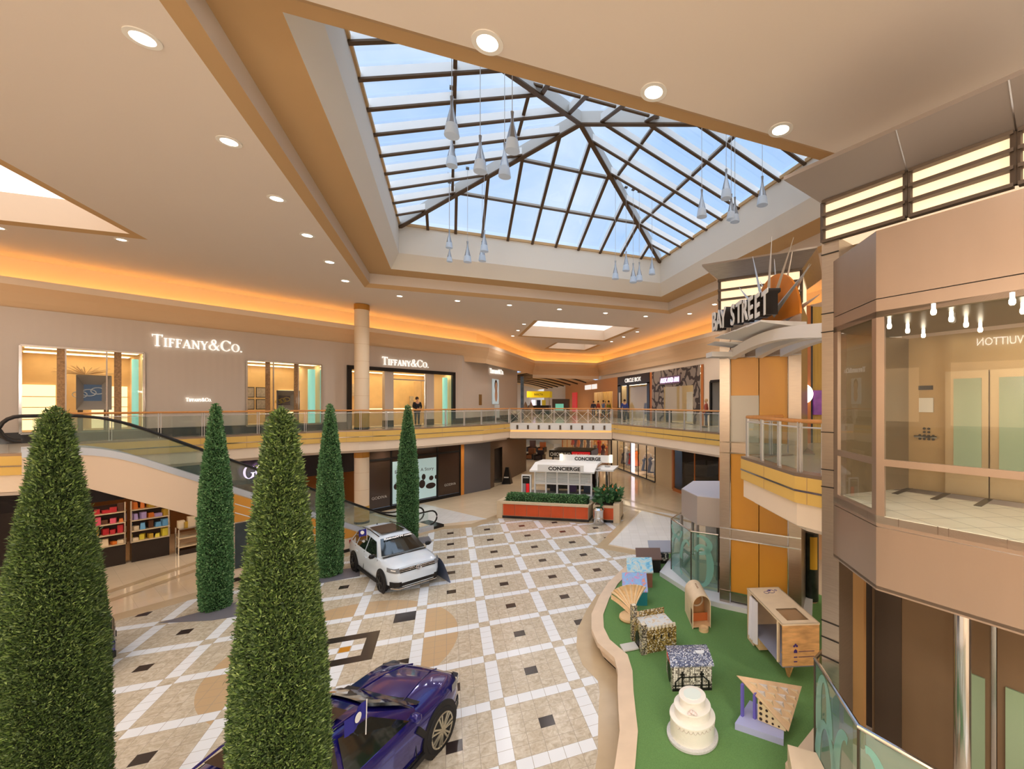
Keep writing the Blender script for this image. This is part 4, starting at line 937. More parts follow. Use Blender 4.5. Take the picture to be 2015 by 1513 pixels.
for v_, h, m, l in ((26.6, 2.1, white_m, 'tall white panel standing inside the swirl-front shop window, nearer one'), (28.0, 2.3, white_m, 'tall white panel standing inside the swirl-front shop window, farther one'), ): o = MB().box(tuple(PR(v_, 5.2, -1.2)), (.08, .8, h)).build('display_screen_board', m); tag(o, l, 'panel')
o = MB().box(tuple(PR(28.2, 5.18, .5)), (.1, .75, 1.0)).build('notice_board', black_m); tag(o, 'small black notice stand outside the swirl-front shop', 'sign board')
for k, v_ in enumerate((33.2, 34.3, 35.4, 36.4)):
    t = thing('clothes_rail', '%s garment rail with hanging clothes inside the dark brown shop' % ORD[k], 'clothes rail', PR(v_, 5.18, -1.6)); part(MB().tube([PR(v_ - .4, 5.18, -1.6), PR(v_ - .4, 6.7, -1.6), PR(v_ + .4, 6.7, -1.6), PR(v_ + .4, 5.18, -1.6)], .02, 6), 'rail', chrome_m, t)
    for j in range(4): part(MB().box(tuple(PR(v_ - .3 + j * .2, 5.6 + .1 * (j % 2), -1.6)), (.4, .07, 1.05 - .1 * (j % 2)), 0, .6), 'garment', mat('knit_%d' % ((k + j) % 4), ((120, 96, 70), (60, 52, 50), (190, 160, 110), (150, 130, 110))[(k + j) % 4], .8), t)
for k, v_ in enumerate((33.5, 35.0, 36.2)):
    o = MB().box(tuple(PR(v_, 5.18, -3.4)), (.7, .9, 1.2)).build('display_plinth', mat('cream_plinth', (230, 200, 150), .6)); tag(o, '%s cream display plinth inside the dark brown shop' % ORD[k], 'plinth', 'plinths in the dark brown shop')
mk = thing('storefront', 'orange-lit shop front with curtain-like gold window beyond the dark brown shop', 'shop front', PR(48, ZL2, 0))
part(MB().quad(PR(39.7, 5.16, .04), PR(60, 5.16, .04), PR(60, 5.5, .04), PR(39.7, 5.5, .04)), 'base', orange_m, mk)
part(MB().sheet([(39.6, 5.5), (60, 5.5), (60, 9.3), (39.6, 9.3)], [rect(41, 47, 5.5, 7.9)], (15.95, 0, 0), (0, 1, 0), (0, 0, 1)), 'wall_panel', mat('amber_wall', (226, 158, 92), .6), mk)
for k in range(12): part(MB().box(tuple(PR(41.2 + k * .48, 5.5, -.2)), (.04, .14, 2.35)), 'gold_hanging_strip', mat('gold_strip', (232, 200, 130), .4, .3), mk)
for v0_, v1_ in ((50.4, 48.0), (47.7, 45.9)): part(MB().bar(PR(v0_, 8.6, .1), PR(v1_, 8.6, .1), .05, .55), 'lit_sign_block', sign_m, mk)
part(MB().box(tuple(PR(55, 5.5, .1)), (.1, 2.2, 2.6)), 'red_panel', mat('red_door', (226, 60, 60), .5, emit=((226, 60, 60), .3)), mk)
dr = thing('doorway', 'dark-framed glazed doorway in the white wall beside the amber tower', 'doorway', PR(22.3, ZL2, 0))
f = MB(); f.bar(PR(21.2, 5.16, .04), PR(21.2, 8.05, .04), .16, .12); f.bar(PR(23.4, 5.16, .04), PR(23.4, 8.05, .04), .16, .12); f.bar(PR(21.2, 8.05, .04), PR(23.4, 8.05, .04), .12, .16); part(f, 'frame', black_m, dr)
part(MB().quad(PR(21.2, 5.2, 0), PR(23.4, 5.2, 0), PR(23.4, 8, 0), PR(21.2, 8, 0)), 'pane', shop_glass, dr)
# far corridor: kiosks
def kiosk(nm, lab, x, y_base, d, w, h, m, roof=None, screen=None):
    c = at_d(x, y_base, d); c.z = ZL2; t = thing(nm, lab, 'kiosk', c, -YAW)
    M4 = Matrix.Translation(c) @ Matrix.Rotation(-YAW, 4, 'Z')
    part(MB().box((0, 0, 0), (w, w * .7, h * .42)).xf(M4), 'counter', black_m if roof else m, t)
    if roof:
        for sx in (-.47, .47): part(MB().box((sx * w, 0, h * .42), (.12, .12, h * .4)).xf(M4), 'post', white_m, t)
        part(MB().box((0, 0, h * .8), (w * 1.1, w * .8, h * .3)).xf(M4), 'yellow_roof', roof, t)
        text('lettering', 'INVICTA', black_m, t, M4 @ Vector((-w * .2, -w * .42, h * .89)), M4.to_3x3() @ Vector((1, 0, 0)), (0, 0, 1), h * .15, .01, fit=w * .42)
        for k, mm_ in enumerate((lit_lilac, mat('screen_dark', (40, 44, 70), .3), BOXM[7])): part(MB().box(((-.25 + .25 * k) * w, -w * .3, h * .42), (w * .18, .1, h * .26)).xf(M4), 'display', mm_, t)
    else:
        part(MB().box((0, 0, h * .42), (w, w * .7, h * .58)).xf(M4), 'upper_body', m, t)
        part(MB().box((-.05 * w, -w * .36, h * .36), (w * .5, .04, h * .36)).xf(M4), 'screen', mat('kiosk_screen', (70, 150, 120), .3, emit=((120, 200, 170), .6)), t)
    return t
kiosk('watch_kiosk', 'yellow-roofed kiosk seen down the far upper corridor', 1062, 805, 60, 2.9, 2.9, dark_m, mat('kiosk_yellow', (240, 204, 30), .5, emit=((240, 204, 30), .25)))
kiosk('brown_kiosk', 'brown block kiosk with a green-white screen in the far upper corridor', 1104, 806, 50, 1.9, 2.0, brn)
for k, x in enumerate((1034, 1045)):
    c = at_d(x, 806, 52); c.z = ZL2; o = MB().lathe([(.55, 0), (.5, .5), (.34, .95), (.1, 1.55), (.03, 1.7)], tuple(c), 7).build('peaked_tent', mat('tent_brown', (110, 84, 66), .7)); tag(o, 'brown peaked stand, %s of two, left of the yellow kiosk' % ('left', 'right')[k], 'stand', 'peaked stands in the far corridor')
c = at_line(1022, 800, FE, (1, -.3)); o = MB().lathe([(.16, 0), (.16, 4.2)], (c.x + .3, c.y + .1, ZL2), 12).build('corner_pillar', mat('blue_pillar', (110, 130, 150), .4, noise=.4, nscale=2)); tag(o, 'slim blue-grey pillar at the end of the corner wall', 'pillar')
# ================================================================== right wall, lower level
PL_ = lambda v, z, o: Vector((16.0 - o, v, z))
room(PL_, 31.4, 41.5, .1, 3.3, 5, mat('boutique_back', (236, 206, 160), .6), tan_int, tan_int, tan_int, glow2)
room(PL_, 42.5, 62, .1, 3.4, 5, mat('boutique_amber', (232, 170, 96), .6), tan_int, tan_int, tan_int, glow)
room(PL_, 22.4, 28.4, .1, 3.4, 4, dark_m, dark_m, dark_m, dark_m, None)
storefront(PL_, 31.4, 41.5, .1, 3.3, 6, 'boutique windows with bright clothes on the lower right', black_m)
storefront(PL_, 42.5, 62, .1, 3.4, 7, 'amber-lit shop windows beyond the information kiosk', mat('copper_pier', (196, 116, 56)))
storefront(PL_, 22.4, 28.4, .1, 3.4, 2, 'dark glazed shop front on the lower right beside the grey lift cab', mat('copper_pier', (196, 116, 56)), .25)
o = MB().box(tuple(PL_(36.2, .2, -.1)), (.06, .75, 3.0)).build('light_panel', emitter('pink_white_panel', (255, 236, 248), 2.2)); tag(o, 'bright white-pink vertical light panel between the boutique windows', 'light panel')
GARM = [(196, 40, 44), (70, 60, 72), (226, 120, 50), (140, 140, 150), (220, 190, 150), (90, 40, 50), (236, 226, 216), (60, 66, 84)]
gi = 0
for v0, v1, n, lab in ((31.8, 35.6, 6, 'the boutique window by the stone pier'), (36.8, 41.2, 7, 'the boutique window beyond the light panel'), (43, 60, 12, 'the amber-lit windows')):
    for k in range(n):
        v_ = v0 + (v1 - v0) * (k + .5) / n; c = GARM[(gi * 3) % 8]; gi += 1; h = 1.1 + .25 * ((gi * 7) % 3); z0 = .35 + .2 * (gi % 2)
        t = thing('mannequin', 'clothed mannequin %s in %s' % (('nearest', 'second', 'third', 'fourth', 'fifth', 'sixth', 'seventh', 'eighth', 'ninth', 'tenth', 'eleventh', 'farthest')[k] + ' from the court', lab), 'mannequin', PL_(v_, .1, -.9), 0, 'mannequins in ' + lab)
        part(MB().lathe([(.2, 0), (.2, .02)], tuple(PL_(v_, .1, -.9)), 10), 'base', chrome_m, t); part(MB().lathe([(.02, 0), (.02, z0)], tuple(PL_(v_, .1, -.9)), 6), 'pole', chrome_m, t)
        part(MB().lathe([(.34, 0), (.24, h * .45), (.17, h * .62), (.26, h * .9), (.09, h), (.07, h + .06)], tuple(PL_(v_, .1 + z0, -.9)), 14), 'garment', mat('garment_%d' % ((gi * 3) % 8), c, .7), t, True)
        part(MB().lathe([(.03, 0), (.1, .08), (.11, .16), (.07, .26), (.02, .28)], tuple(PL_(v_, .1 + z0 + h + .05, -.9)), 10), 'head', mat('mannequin_cream', (226, 206, 180), .5), t, True)
# ================================================================== information kiosk and planters
O2 = Vector((2.86, 25.16, 0)); A2 = (Vector((7.28, 22.43, 0)) - O2).normalized(); B2 = Vector((-A2.y, A2.x, 0)); LA = 5.2; AA = math.atan2(A2.y, A2.x)
def CP(a, b, z): return O2 + A2 * a + B2 * b + Vector((0, 0, z))
def cbox(a, b, z, sa, sb, sz): return MB().box(tuple(CP(a, b, z)), (sa, sb, sz), AA)
red_m = mat('red_orange_tile', (206, 84, 40), .35, noise=.08, nscale=2); stone_c = mat('beige_stone_cap', (214, 194, 164), .5, noise=.05)
hedge_m = mat('hedge_leaf', (62, 116, 46), .6, noise=.5, nscale=9)
pl = thing('planter', 'long planter faced with red-orange panels in front of the information kiosk', 'planter', CP(LA / 2, .6, 0))
part(cbox(LA / 2, .62, 0, LA, 1.2, .14), 'base', black_stone_m, pl); part(cbox(LA / 2, .62, .14, LA - .04, 1.16, .7), 'body', stone_c, pl)
for k in range(7):
    w = LA / 7.2; part(cbox(.12 + w * (k + .5), .02, .17, w - .03, .05, .64), 'red_panel', red_m, pl)
part(cbox(LA / 2, .06, .84, LA + .04, .26, .12), 'cap', stone_c, pl); part(cbox(LA / 2, 1.16, .84, LA + .04, .16, .12), 'cap', stone_c, pl)
part(cbox(-.1, .6, 0, .34, 1.2, .98), 'end_pier', stone_c, pl)
def leafy(name, pts, size, m, n_seed=1, par=None, tilt=1.0, wide=.32):
    """many small leaf blades at pts = [(pos, normal)]"""
    r = np.random.default_rng(n_seed); P = np.array([p for p, _ in pts], float); Nn = np.array([q for _, q in pts], float); n = len(P)
    d = Nn + r.normal(0, .55 * tilt, (n, 3)); d /= np.linalg.norm(d, axis=1)[:, None] + 1e-9
    s_ = np.cross(d, r.normal(0, 1, (n, 3))); s_ /= np.linalg.norm(s_, axis=1)[:, None] + 1e-9
    L = (size * r.uniform(.6, 1.4, n))[:, None]; W = L * wide
    v = np.stack([P - d * L * .2, P + d * L * .35 + s_ * W, P + d * L, P + d * L * .35 - s_ * W], 1).reshape(-1, 3)
    me = bpy.data.meshes.new(name); me.vertices.add(4 * n); me.vertices.foreach_set('co', v.ravel())
    me.loops.add(4 * n); me.loops.foreach_set('vertex_index', np.arange(4 * n)); me.polygons.add(n); me.polygons.foreach_set('loop_start', np.arange(0, 4 * n, 4)); me.polygons.foreach_set('loop_total', np.full(n, 4))
    mi = np.repeat(0, n)
    if isinstance(m, (list, tuple)):
        for q in m: me.materials.append(q)
        mi = r.integers(0, len(m), n)
    else: me.materials.append(m)
    me.update(); me.polygons.foreach_set('material_index', mi.astype(np.int32)); me.validate()
    o = bpy.data.objects.new(name, me); COL.objects.link(o)
    if par is not None: o.parent = par
    return o
LEAF = [mat('box_leaf_%d' % i, c, .5) for i, c in enumerate(((84, 132, 80), (106, 154, 100), (62, 104, 64), (130, 172, 118)))]
YEW = [mat('yew_leaf_%d' % i, c, .5) for i, c in enumerate(((70, 92, 46), (104, 130, 62), (52, 72, 38), (88, 108, 66), (128, 148, 84)))]
hg = thing('hedge', 'clipped low green hedge in the long red-fronted planter', 'hedge', CP(LA / 2, .6, .9))
rn = np.random.default_rng(2); pts = []
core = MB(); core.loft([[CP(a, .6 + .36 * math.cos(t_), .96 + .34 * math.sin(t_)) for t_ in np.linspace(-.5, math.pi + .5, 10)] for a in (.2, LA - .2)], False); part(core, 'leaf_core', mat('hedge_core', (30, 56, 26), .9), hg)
for _ in range(5200):
    a = rn.uniform(.15, LA - .15); t_ = rn.uniform(-.4, math.pi + .4); nrm = B2 * math.cos(t_) + Vector((0, 0, math.sin(t_))); k = 1 if .3 < a < LA - .3 else .85
    p = CP(a, .6, .96) + nrm * .38 * k - hg.location; pts.append((tuple(p), tuple(nrm)))
leafy('foliage', pts, .075, LEAF, 3, hg)
p2 = thing('planter', 'square stone planter with red panels at the right end of the kiosk', 'planter', CP(LA + 1.0, .9, 0))
part(cbox(LA + .95, .9, 0, 1.5, 1.5, .14), 'base', black_stone_m, p2); part(cbox(LA + .95, .9, .14, 1.46, 1.46, .8), 'body', stone_c, p2)
part(cbox(LA + .9, .15, .18, 1.0, .05, .62), 'red_panel', red_m, p2); part(cbox(LA + 1.55, .35, .0, .34, .5, 1.08), 'corner_pier', stone_c, p2)
part(cbox(LA + .95, .9, .94, 1.3, 1.3, .04), 'soil', mat('soil', (70, 56, 44), .9), p2)
fp = thing('flowering_plant', 'bushy flowering plant with broad leaves and orange and white blooms in the square planter', 'plant', CP(LA + .95, .9, .95)); pts = []; fl_ = []
for _ in range(420):
    th = rn.uniform(0, 6.28); r_ = .72 * math.sqrt(rn.uniform(0, 1)); z = rn.uniform(.05, .85) * (1 - .3 * r_); pts.append(((r_ * math.cos(th), r_ * math.sin(th), z), (math.cos(th) * .7, math.sin(th) * .7, .7)))
    if rn.uniform() < .1: fl_.append(((r_ * math.cos(th) * .9, r_ * math.sin(th) * .9, z + .14), (0, 0, 1)))
leafy('foliage', pts, .28, [LEAF[0], LEAF[2], mat('broad_leaf', (52, 96, 60), .35)], 4, fp)
leafy('blossoms', fl_, .17, [mat('bloom_orange', (230, 140, 80), .6), mat('bloom_white', (245, 236, 230), .6)], 5, fp)
# platform, louvred kiosk and signs
kp = thing('information_kiosk', 'white louvred information kiosk with two desk signs above the red-fronted planter', 'kiosk', CP(LA / 2, 3, 0))
part(cbox(LA / 2 + .5, 3.1, 0, LA + .6, 3.6, .9), 'platform', stone_c, kp); part(cbox(LA / 2 + .3, 2.4, .9, LA - .2, 2.0, .08), 'counter_top', mat('grey_counter', (150, 152, 156), .2), kp)
k0, k1, kb = 1.25, 4.85, 2.15; w = (k1 - k0) / 5
for k in range(6): part(cbox(k0 + w * k, kb, .98, .09, .09, 1.42), 'post', white_m, kp)
part(cbox((k0 + k1) / 2, kb, 1.0, k1 - k0, .08, .07), 'rail', white_m, kp); part(cbox((k0 + k1) / 2, kb, 1.62, k1 - k0, .08, .1), 'rail', white_m, kp)
lou = mat('louvre_white', (232, 236, 238), .5)
for k in range(5):
    m = MB()
    for j in range(7): q = cbox(k0 + w * (k + .5), kb + .02, 1.74 + j * .085, w - .1, .05, .06); m.add(q.v, q.f)
    part(m, 'louvre_panel', lou, kp)
    part(MB().quad(CP(k0 + w * k, kb + .03, 1.0), CP(k0 + w * (k + 1), kb + .03, 1.0), CP(k0 + w * (k + 1), kb + .03, 1.62), CP(k0 + w * k, kb + .03, 1.62)), 'pane', shop_glass, kp)
part(cbox((k0 + k1) / 2, kb + 1.9, .98, k1 - k0, .1, 1.5), 'rear_wall', dark_m, kp)
rf = MB(); rf.loft([[CP(a, b, z) for b, z in ((kb - .3, 2.4), (kb - .3, 2.5), (kb + .7, 2.86), (kb + 2.1, 2.86), (kb + 2.1, 2.74), (kb + .7, 2.74))] for a in (k0 - .25, k1 + .25)]); part(rf, 'roof', white_m, kp)
part(cbox(k1 + .75, kb + 1.0, 2.5, 1.2, 1.9, .1), 'side_canopy', white_m, kp)
s1 = cbox(k0 + 1.75, kb - .36, 2.46, 2.9, .05, .42); part(s1, 'front_sign_board', white_m, kp)
text('lettering', 'CONCIERGE', mat('ink_black', (30, 28, 28)), kp, CP(k0 + 1.0, kb - .40, 2.56), A2, (0, 0, 1), .3, .01, fit=2.0, bold=.01)
part(cbox(k0 + 2.75, kb + 2.0, 2.75, 3.3, .06, .48), 'rear_sign_board', white_m, kp)
text('lettering', 'CONCIERGE', mat('ink_black', (30, 28, 28)), kp, CP(k0 + 2.0, kb + 1.95, 2.88), A2, (0, 0, 1), .3, .01, fit=1.75, bold=.01)
for k, (a, b) in enumerate(((k0 + 1.1, kb + 1.9), (k1 + .85, kb + 1.9))): part(MB().lathe([(.11, 0), (.11, .5)], tuple(CP(a, b, 2.78)), 12), 'lantern', emitter('lantern_glow', (255, 236, 200), 1.4), kp)
for a, b in ((k1 + .35, kb + .2), (k1 + .75, kb + 1.3)): part(MB().lathe([(.14, 0), (.14, 1.65), (.2, 1.75)], tuple(CP(a, b, .9)), 14), 'steel_pole', chrome_m, kp)
for k, (a, c) in enumerate(((k0 + 1.0, (40, 40, 60)), (k0 + 2.2, (90, 60, 120)), (k1 - .4, (60, 70, 100)))):
    o = cbox(a, kb + .8, 1.06, .5, .3, .45).build('desk_monitor', mat('screen_%d' % k, c, .3)); tag(o, '%s desk screen behind the kiosk window' % ('left', 'middle', 'right')[k], 'screen')
ids = thing('information_display', 'white display stand with red and black directory at the left end of the kiosk', 'display', CP(.75, 2.0, .9))
part(cbox(.75, 2.0, .95, .62, .12, 1.25), 'frame', white_m, ids); part(cbox(.75, 1.93, 1.02, .46, .02, 1.1), 'black_panel', black_m, ids); part(cbox(.86, 1.915, 1.04, .2, .01, .62), 'red_panel', mat('sign_red', (206, 30, 36), .5, emit=((206, 30, 36), .4)), ids)
part(cbox(.63, 1.915, 1.04, .2, .01, .62), 'grey_panel', mat('directory_grey', (150, 146, 152), .5), ids)
part(cbox(.75, 1.915, 2.0, .36, .01, .03), 'white_line', white_m, ids)
bc = at_z(1178, 1031, 0); o = thing('litter_bin', 'round stainless steel litter bin in front of the square planter', 'bin', bc)
MB().lathe([(.27, 0), (.29, .03), (.29, .34), (.3, .35), (.3, .37), (.29, .38), (.29, .74)], n=24).build('body', chrome_m, o, True); MB().lathe([(.31, .74), (.31, .8), (.22, .9), (.1, .92)], n=24).build('lid', chrome_m, o, True)
# things in the corridor behind the kiosk
ck = at_z(1130, 906, 1.9); t = thing('ice_cream_kiosk', 'black-roofed kiosk with a red sign behind the information kiosk', 'kiosk', (ck.x, ck.y, 0), AA)
M4 = Matrix.Translation((ck.x, ck.y, 0)) @ Matrix.Rotation(AA, 4, 'Z')
part(MB().box((0, 0, 0), (3.2, 2.2, 1.1)).xf(M4), 'counter', white_m, t)
for sx, sy in ((-1.5, -1), (1.5, -1), (-1.5, 1), (1.5, 1)): part(MB().box((sx, sy, 1.1), (.1, .1, 1.2)).xf(M4), 'post', black_m, t)
part(MB().box((0, 0, 2.3), (3.5, 2.5, .55)).xf(M4), 'roof', black_m, t); part(MB().box((.9, -1.27, 2.35), (1.5, .04, .42)).xf(M4), 'red_board', mat('sign_red', (206, 30, 36)), t)
text('lettering', 'ICE CREAM', white_m, t, M4 @ Vector((.25, -1.3, 2.46)), M4.to_3x3() @ Vector((1, 0, 0)), (0, 0, 1), .24, .01, fit=1.25)
text('lettering', 'CHIQUINHO', white_m, t, M4 @ Vector((-1.65, -1.3, 2.42)), M4.to_3x3() @ Vector((1, 0, 0)), (0, 0, 1), .38, .01, fit=1.7, bold=.01)
for k, (x, y, c, h) in enumerate(((1044, 903, (150, 86, 40), .95), (1062, 905, (60, 44, 40), .8), (1066, 889, (190, 104, 40), 1.0), (1046, 888, (96, 60, 40), 1.2))):
    c0 = at_z(x, y, 0); t = thing('massage_chair', '%s padded massage chair in the lower corridor' % ('left front', 'right front', 'right rear', 'left rear')[k], 'chair', c0, -.6); m = mat('chair_%d' % k, c, .4)
    M4 = Matrix.Translation(c0) @ Matrix.Rotation(-.6, 4, 'Z')
    part(MB().box((0, 0, .1), (.8, .9, .4)).xf(M4), 'seat', m, t); part(MB().box((0, .4, .3), (.8, .3, h)).xf(M4), 'backrest', m, t)
    for sx in (-.45, .45): part(MB().box((sx, 0, 0), (.18, 1.0, .65)).xf(M4), 'armrest', dark_m, t)
c0 = at_z(1096, 905, 0); o = MB().box(tuple(c0), (.75, .1, 1.9), AA).build('sign_stand', white_m); tag(o, 'white sign stand in the lower corridor left of the black-roofed kiosk', 'sign board')
# ================================================================== turf island with stone curb
TI = [(9.9, 15.2), (8.36, 15.35), (7.82, 15.56), (6.9, 14.9), (6.40, 14.40), (5.38, 13.37), (4.75, 12.5), (4.21, 11.59), (3.98, 10.9), (3.92, 10.29), (4.09, 9.51), (3.95, 8.9), (3.70, 8.29), (3.45, 7.6), (3.32, 7.23), (2.95, 6.54), (2.3, 5.5)]
turf_m = mat('green_turf', (118, 160, 98), .95, noise=.25, nscale=130, bump=.9, spec=.1)
curb_stone = mat('curb_stone', (226, 202, 176), .5, noise=.07, nscale=2.5)
struct(MB().prism(TI + [(3.5, 2.0), (9.6, 2.0), (11.5, 9.0)], 0, .45).build('floor_turf', turf_m))
co = offset(TI, -.34); cb_ = MB()
for i in range(len(TI) - 1): cb_.prism([TI[i], TI[i + 1], co[i + 1], co[i]], .36, .475)
struct(cb_.build('trim_curb_top', curb_stone))
ci = offset(TI, -.2); cb_ = MB()
for i in range(len(TI) - 1): cb_.prism([TI[i], TI[i + 1], ci[i + 1], ci[i]], .1, .36)
struct(cb_.build('trim_curb_face', curb_stone))
ci = offset(TI, -.15); cb_ = MB()
for i in range(len(TI) - 1): cb_.prism([TI[i], TI[i + 1], ci[i + 1], ci[i]], 0, .1)
struct(cb_.build('trim_curb_base', black_stone_m))
cs = offset(TI, -.75)
struct(MB().poly([(p[0], p[1], .012) for p in TI[5:]] + [(p[0], p[1], .012) for p in cs[5:][::-1]]).build('trim_curb_walk', tan_stone_m))

# ================================================================== amber tower
TP = Vector((7.71, 10.84, 0)); TD = Vector((.645, -.764, 0)); TN = Vector((.764, .645, 0)); TA = math.atan2(TD.y, TD.x)
def ta(x): p = at_line(x, 800, TP, TD); return (p - TP).xy.dot(TD.xy)
def tz(x, y): return at_line(x, y, TP, TD).z
def TW(a, b, z): return TP + TD * a + TN * b + Vector((0, 0, z))
tower = thing('lift_tower', 'amber and steel lift tower with lit crown, beside the pointed landing', 'lift tower', (TP.x, TP.y, .6))
a0, a1, a2, a3, a4 = ta(1416), ta(1437), ta(1493), ta(1551), ta(1577)
ZT = tz(1437, 610); DP = 2.3
amb_m = mat('amber_glass_panel', (214, 150, 58), .3, noise=.05, nscale=.6)
def tb(s0, s1, z0, z1, b0, b1, nm, m): return part(MB().prism([tuple(TW(s0, b0, 0).xy), tuple(TW(s1, b0, 0).xy), tuple(TW(s1, b1, 0).xy), tuple(TW(s0, b1, 0).xy)], z0, z1), nm, m, tower)
tb(a0, a1, .6, ZT, 0, DP, 'steel_column', steel_m); tb(a3, a4, .6, ZT, 0, DP, 'steel_column', steel_m)
bands = [(tz(1437, 1182), tz(1437, 1164)), (tz(1437, 1060), tz(1437, 1040)), (tz(1437, 891), tz(1437, 870)), (tz(1437, 704), ZT)]
for z0, z1 in bands: tb(a1, a3, max(.6, z0), z1, .02, DP, 'steel_band', steel_m)
for (za, zb_) in ((bands[0][1], bands[1][0]), (bands[1][1], bands[2][0]), (bands[2][1], bands[3][0])):
    for s0, s1 in ((a1, a2), (a2, a3)): tb(s0 + .012, s1 - .012, za, zb_, .03, DP - .05, 'amber_panel', amb_m)
tb(a1, a2, bands[2][1], bands[2][1] + 1.4, .022, .1, 'stone_panel', mat('pale_panel', (206, 196, 180), .5))
jm = MB()
for z in [b[1] for b in bands[:3]] + [b[0] for b in bands[1:]]: jm.bar(TW(a0, -.01, z), TW(a4, -.01, z), .02, .035)
for s in (a1, a3): jm.bar(TW(s, -.006, .6), TW(s, -.006, ZT), .025, .02)
part(jm, 'joint_strip', chrome_m, tower)
lit_m = emitter('lit_crown_panel', (255, 226, 186), .8)
zl0, zl1 = ZT, tz(1417, 553)
tb(a0 + .03, a4 - .03, zl0, zl1, .03, DP, 'lit_panel', lit_m)
lm = MB()
for z in (zl0, zl0 + (zl1 - zl0) * .36, zl0 + (zl1 - zl0) * .68, zl1): lm.bar(TW(a0 - .05, .0, z), TW(a4 + .02, .0, z), .1, .06)
for s in (a0, a4): lm.bar(TW(s, 0, zl0), TW(s, 0, zl1), .06, .06)
part(lm, 'lit_panel_bar', dsteel_m, tower)
zc = tz(1395, 524) - .1; k = .42
r0 = [TW(a0, 0, zl1), TW(a4, 0, zl1), TW(a4, DP, zl1), TW(a0, DP, zl1)]; r1 = [TW(a0 - k, -k, zc), TW(a4 + k, -k, zc), TW(a4 + k, DP + k, zc), TW(a0 - k, DP + k, zc)]
part(MB().loft([r0, r1, [p + Vector((0, 0, .05)) for p in r1]]), 'crown', steel_m, tower)
# white plinth round tower and cab
plw = mat('white_plinth', (226, 226, 230), .5)
P1 = [(7.05, 13.5), (7.30, 11.2), (7.62, 10.72), (9.3, 8.85), (11.2, 10.6), (10.4, 14.6), (8.4, 14.9)]
struct(MB().prism(P1, .45, .60).build('trim_plinth', plw))
# second lift cab standing at the lower floor inside its glass guard
C1 = [(8.97, 14.38), (7.79, 13.24), (7.63, 11.96), (8.20, 11.30), (10.3, 12.2), (10.2, 13.9)]
c1t = thing('lift_cab', 'grey faceted lift cab at the lower floor left of the amber tower', 'lift', (8.6, 12.9, .6))
grey_s = mat('satin_grey_steel', (184, 176, 172), .4, .5)
part(MB().prism(C1, 2.62, 3.55), 'upper_casing', grey_s, c1t); part(MB().prism(C1, .6, .68), 'floor_plate', mat('cab_floor', (226, 210, 176), .4), c1t)
part(MB().prism(offset(C1, .02), 3.55, 3.57), 'roof', mat('pale_cab_roof', (206, 206, 218), .5), c1t)
gp = MB()
for i in range(4): gp.quad((*C1[i], .7), (*C1[i + 1], .7), (*C1[i + 1], 2.6), (*C1[i], 2.6))
part(gp, 'pane', shop_glass, c1t)
fm_ = MB()
for i in range(5): fm_.box((*C1[i], .68), (.09, .09, 1.95))
for i in range(4): fm_.bar((*C1[i], 1.45), (*C1[i + 1], 1.45), .05, .09); fm_.bar((*C1[i], .74), (*C1[i + 1], .74), .05, .12)
part(fm_, 'frame', grey_s, c1t); part(MB().prism(offset(C1, .5)[3:] + [offset(C1, .5)[0]], .7, 2.6), 'back_wall', mat('cab_back', (150, 140, 122), .4, .3), c1t)
def guard(path, z0, z1, label, arcs):
    t = thing('glass_guard', label, 'glass barrier', (path[0][0], path[0][1], z0))
    for i in range(len(path) - 1):
        a, b = Vector((*path[i], 0)), Vector((*path[i + 1], 0)); L = (b - a).length; ex = (b - a).normalized(); nn = Vector((ex.y, -ex.x, 0))
        g = part(MB().quad(a + Vector((0, 0, z0)), b + Vector((0, 0, z0)), b + Vector((0, 0, z1)), a + Vector((0, 0, z1))), 'glass_panel', teal_glass, t)
        for (cx, cz, rx, rz, b0, b1, w) in arcs[i]:
            m = MB()
            for q in arc(cx * L, z0 + cz * (z1 - z0), rx * L, rz * (z1 - z0), b0, b1, w * (z1 - z0), w * .55 * (z1 - z0), 20):
                if all(0 <= x <= L and z0 <= z <= z1 for x, z in q): m.quad(*[a + ex * x + Vector((0, 0, z)) + nn * .008 for x, z in q])
            if m.f: part(m, 'frosted_band', frost_glass, t)
    part(MB().tube([(x, y, z1) for x, y in path], .03, 8), 'top_rail', chrome_m, t, True)
    pb = MB()
    for x, y in path: pb.box((x, y, z0), (.03, .03, z1 - z0))
    part(pb, 'post', dsteel_m, t)
guard([(8.50, 14.36), (7.55, 13.55), (7.42, 12.0), (8.02, 11.35)], .6, 2.42, 'green-tinted glass guard with frosted ribbons round the grey lift cab',
      [[(.4, .3, .5, .35, 0, 300, .1)], [(.3, .35, .35, .42, 60, 330, .11), (.8, .3, .35, .5, -60, 170, .12), (.3, .9, .3, .2, 180, 360, .08)], [(.4, .42, .45, .38, -100, 130, .13), (.3, .78, .5, .18, -90, 100, .1)]])
G2 = [(6.45, 5.62), (5.61, 5.27), (4.96, 3.96), (5.25, 2.9), (6.0, 1.6)]
guard(G2, .6, 2.42, 'green-tinted glass guard with frosted ribbons below the large glass lift',
      [[(.5, .5, .3, .4, 0, 300, .1)], [(.25, .55, .22, .42, 0, 200, .12), (.3, .1, .3, .5, 20, 170, .12), (.75, .2, .3, .6, 80, 260, .14)], [(.1, .2, .35, .7, -10, 95, .12), (.6, .1, .4, .5, 0, 180, .1)], []])
struct(MB().prism([(6.4, 6.0), (5.25, 5.55), (4.62, 3.95), (4.9, 2.4), (9.6, 2.0), (9.6, 6.6)], .45, .6).build('trim_plinth_near', curb_stone))
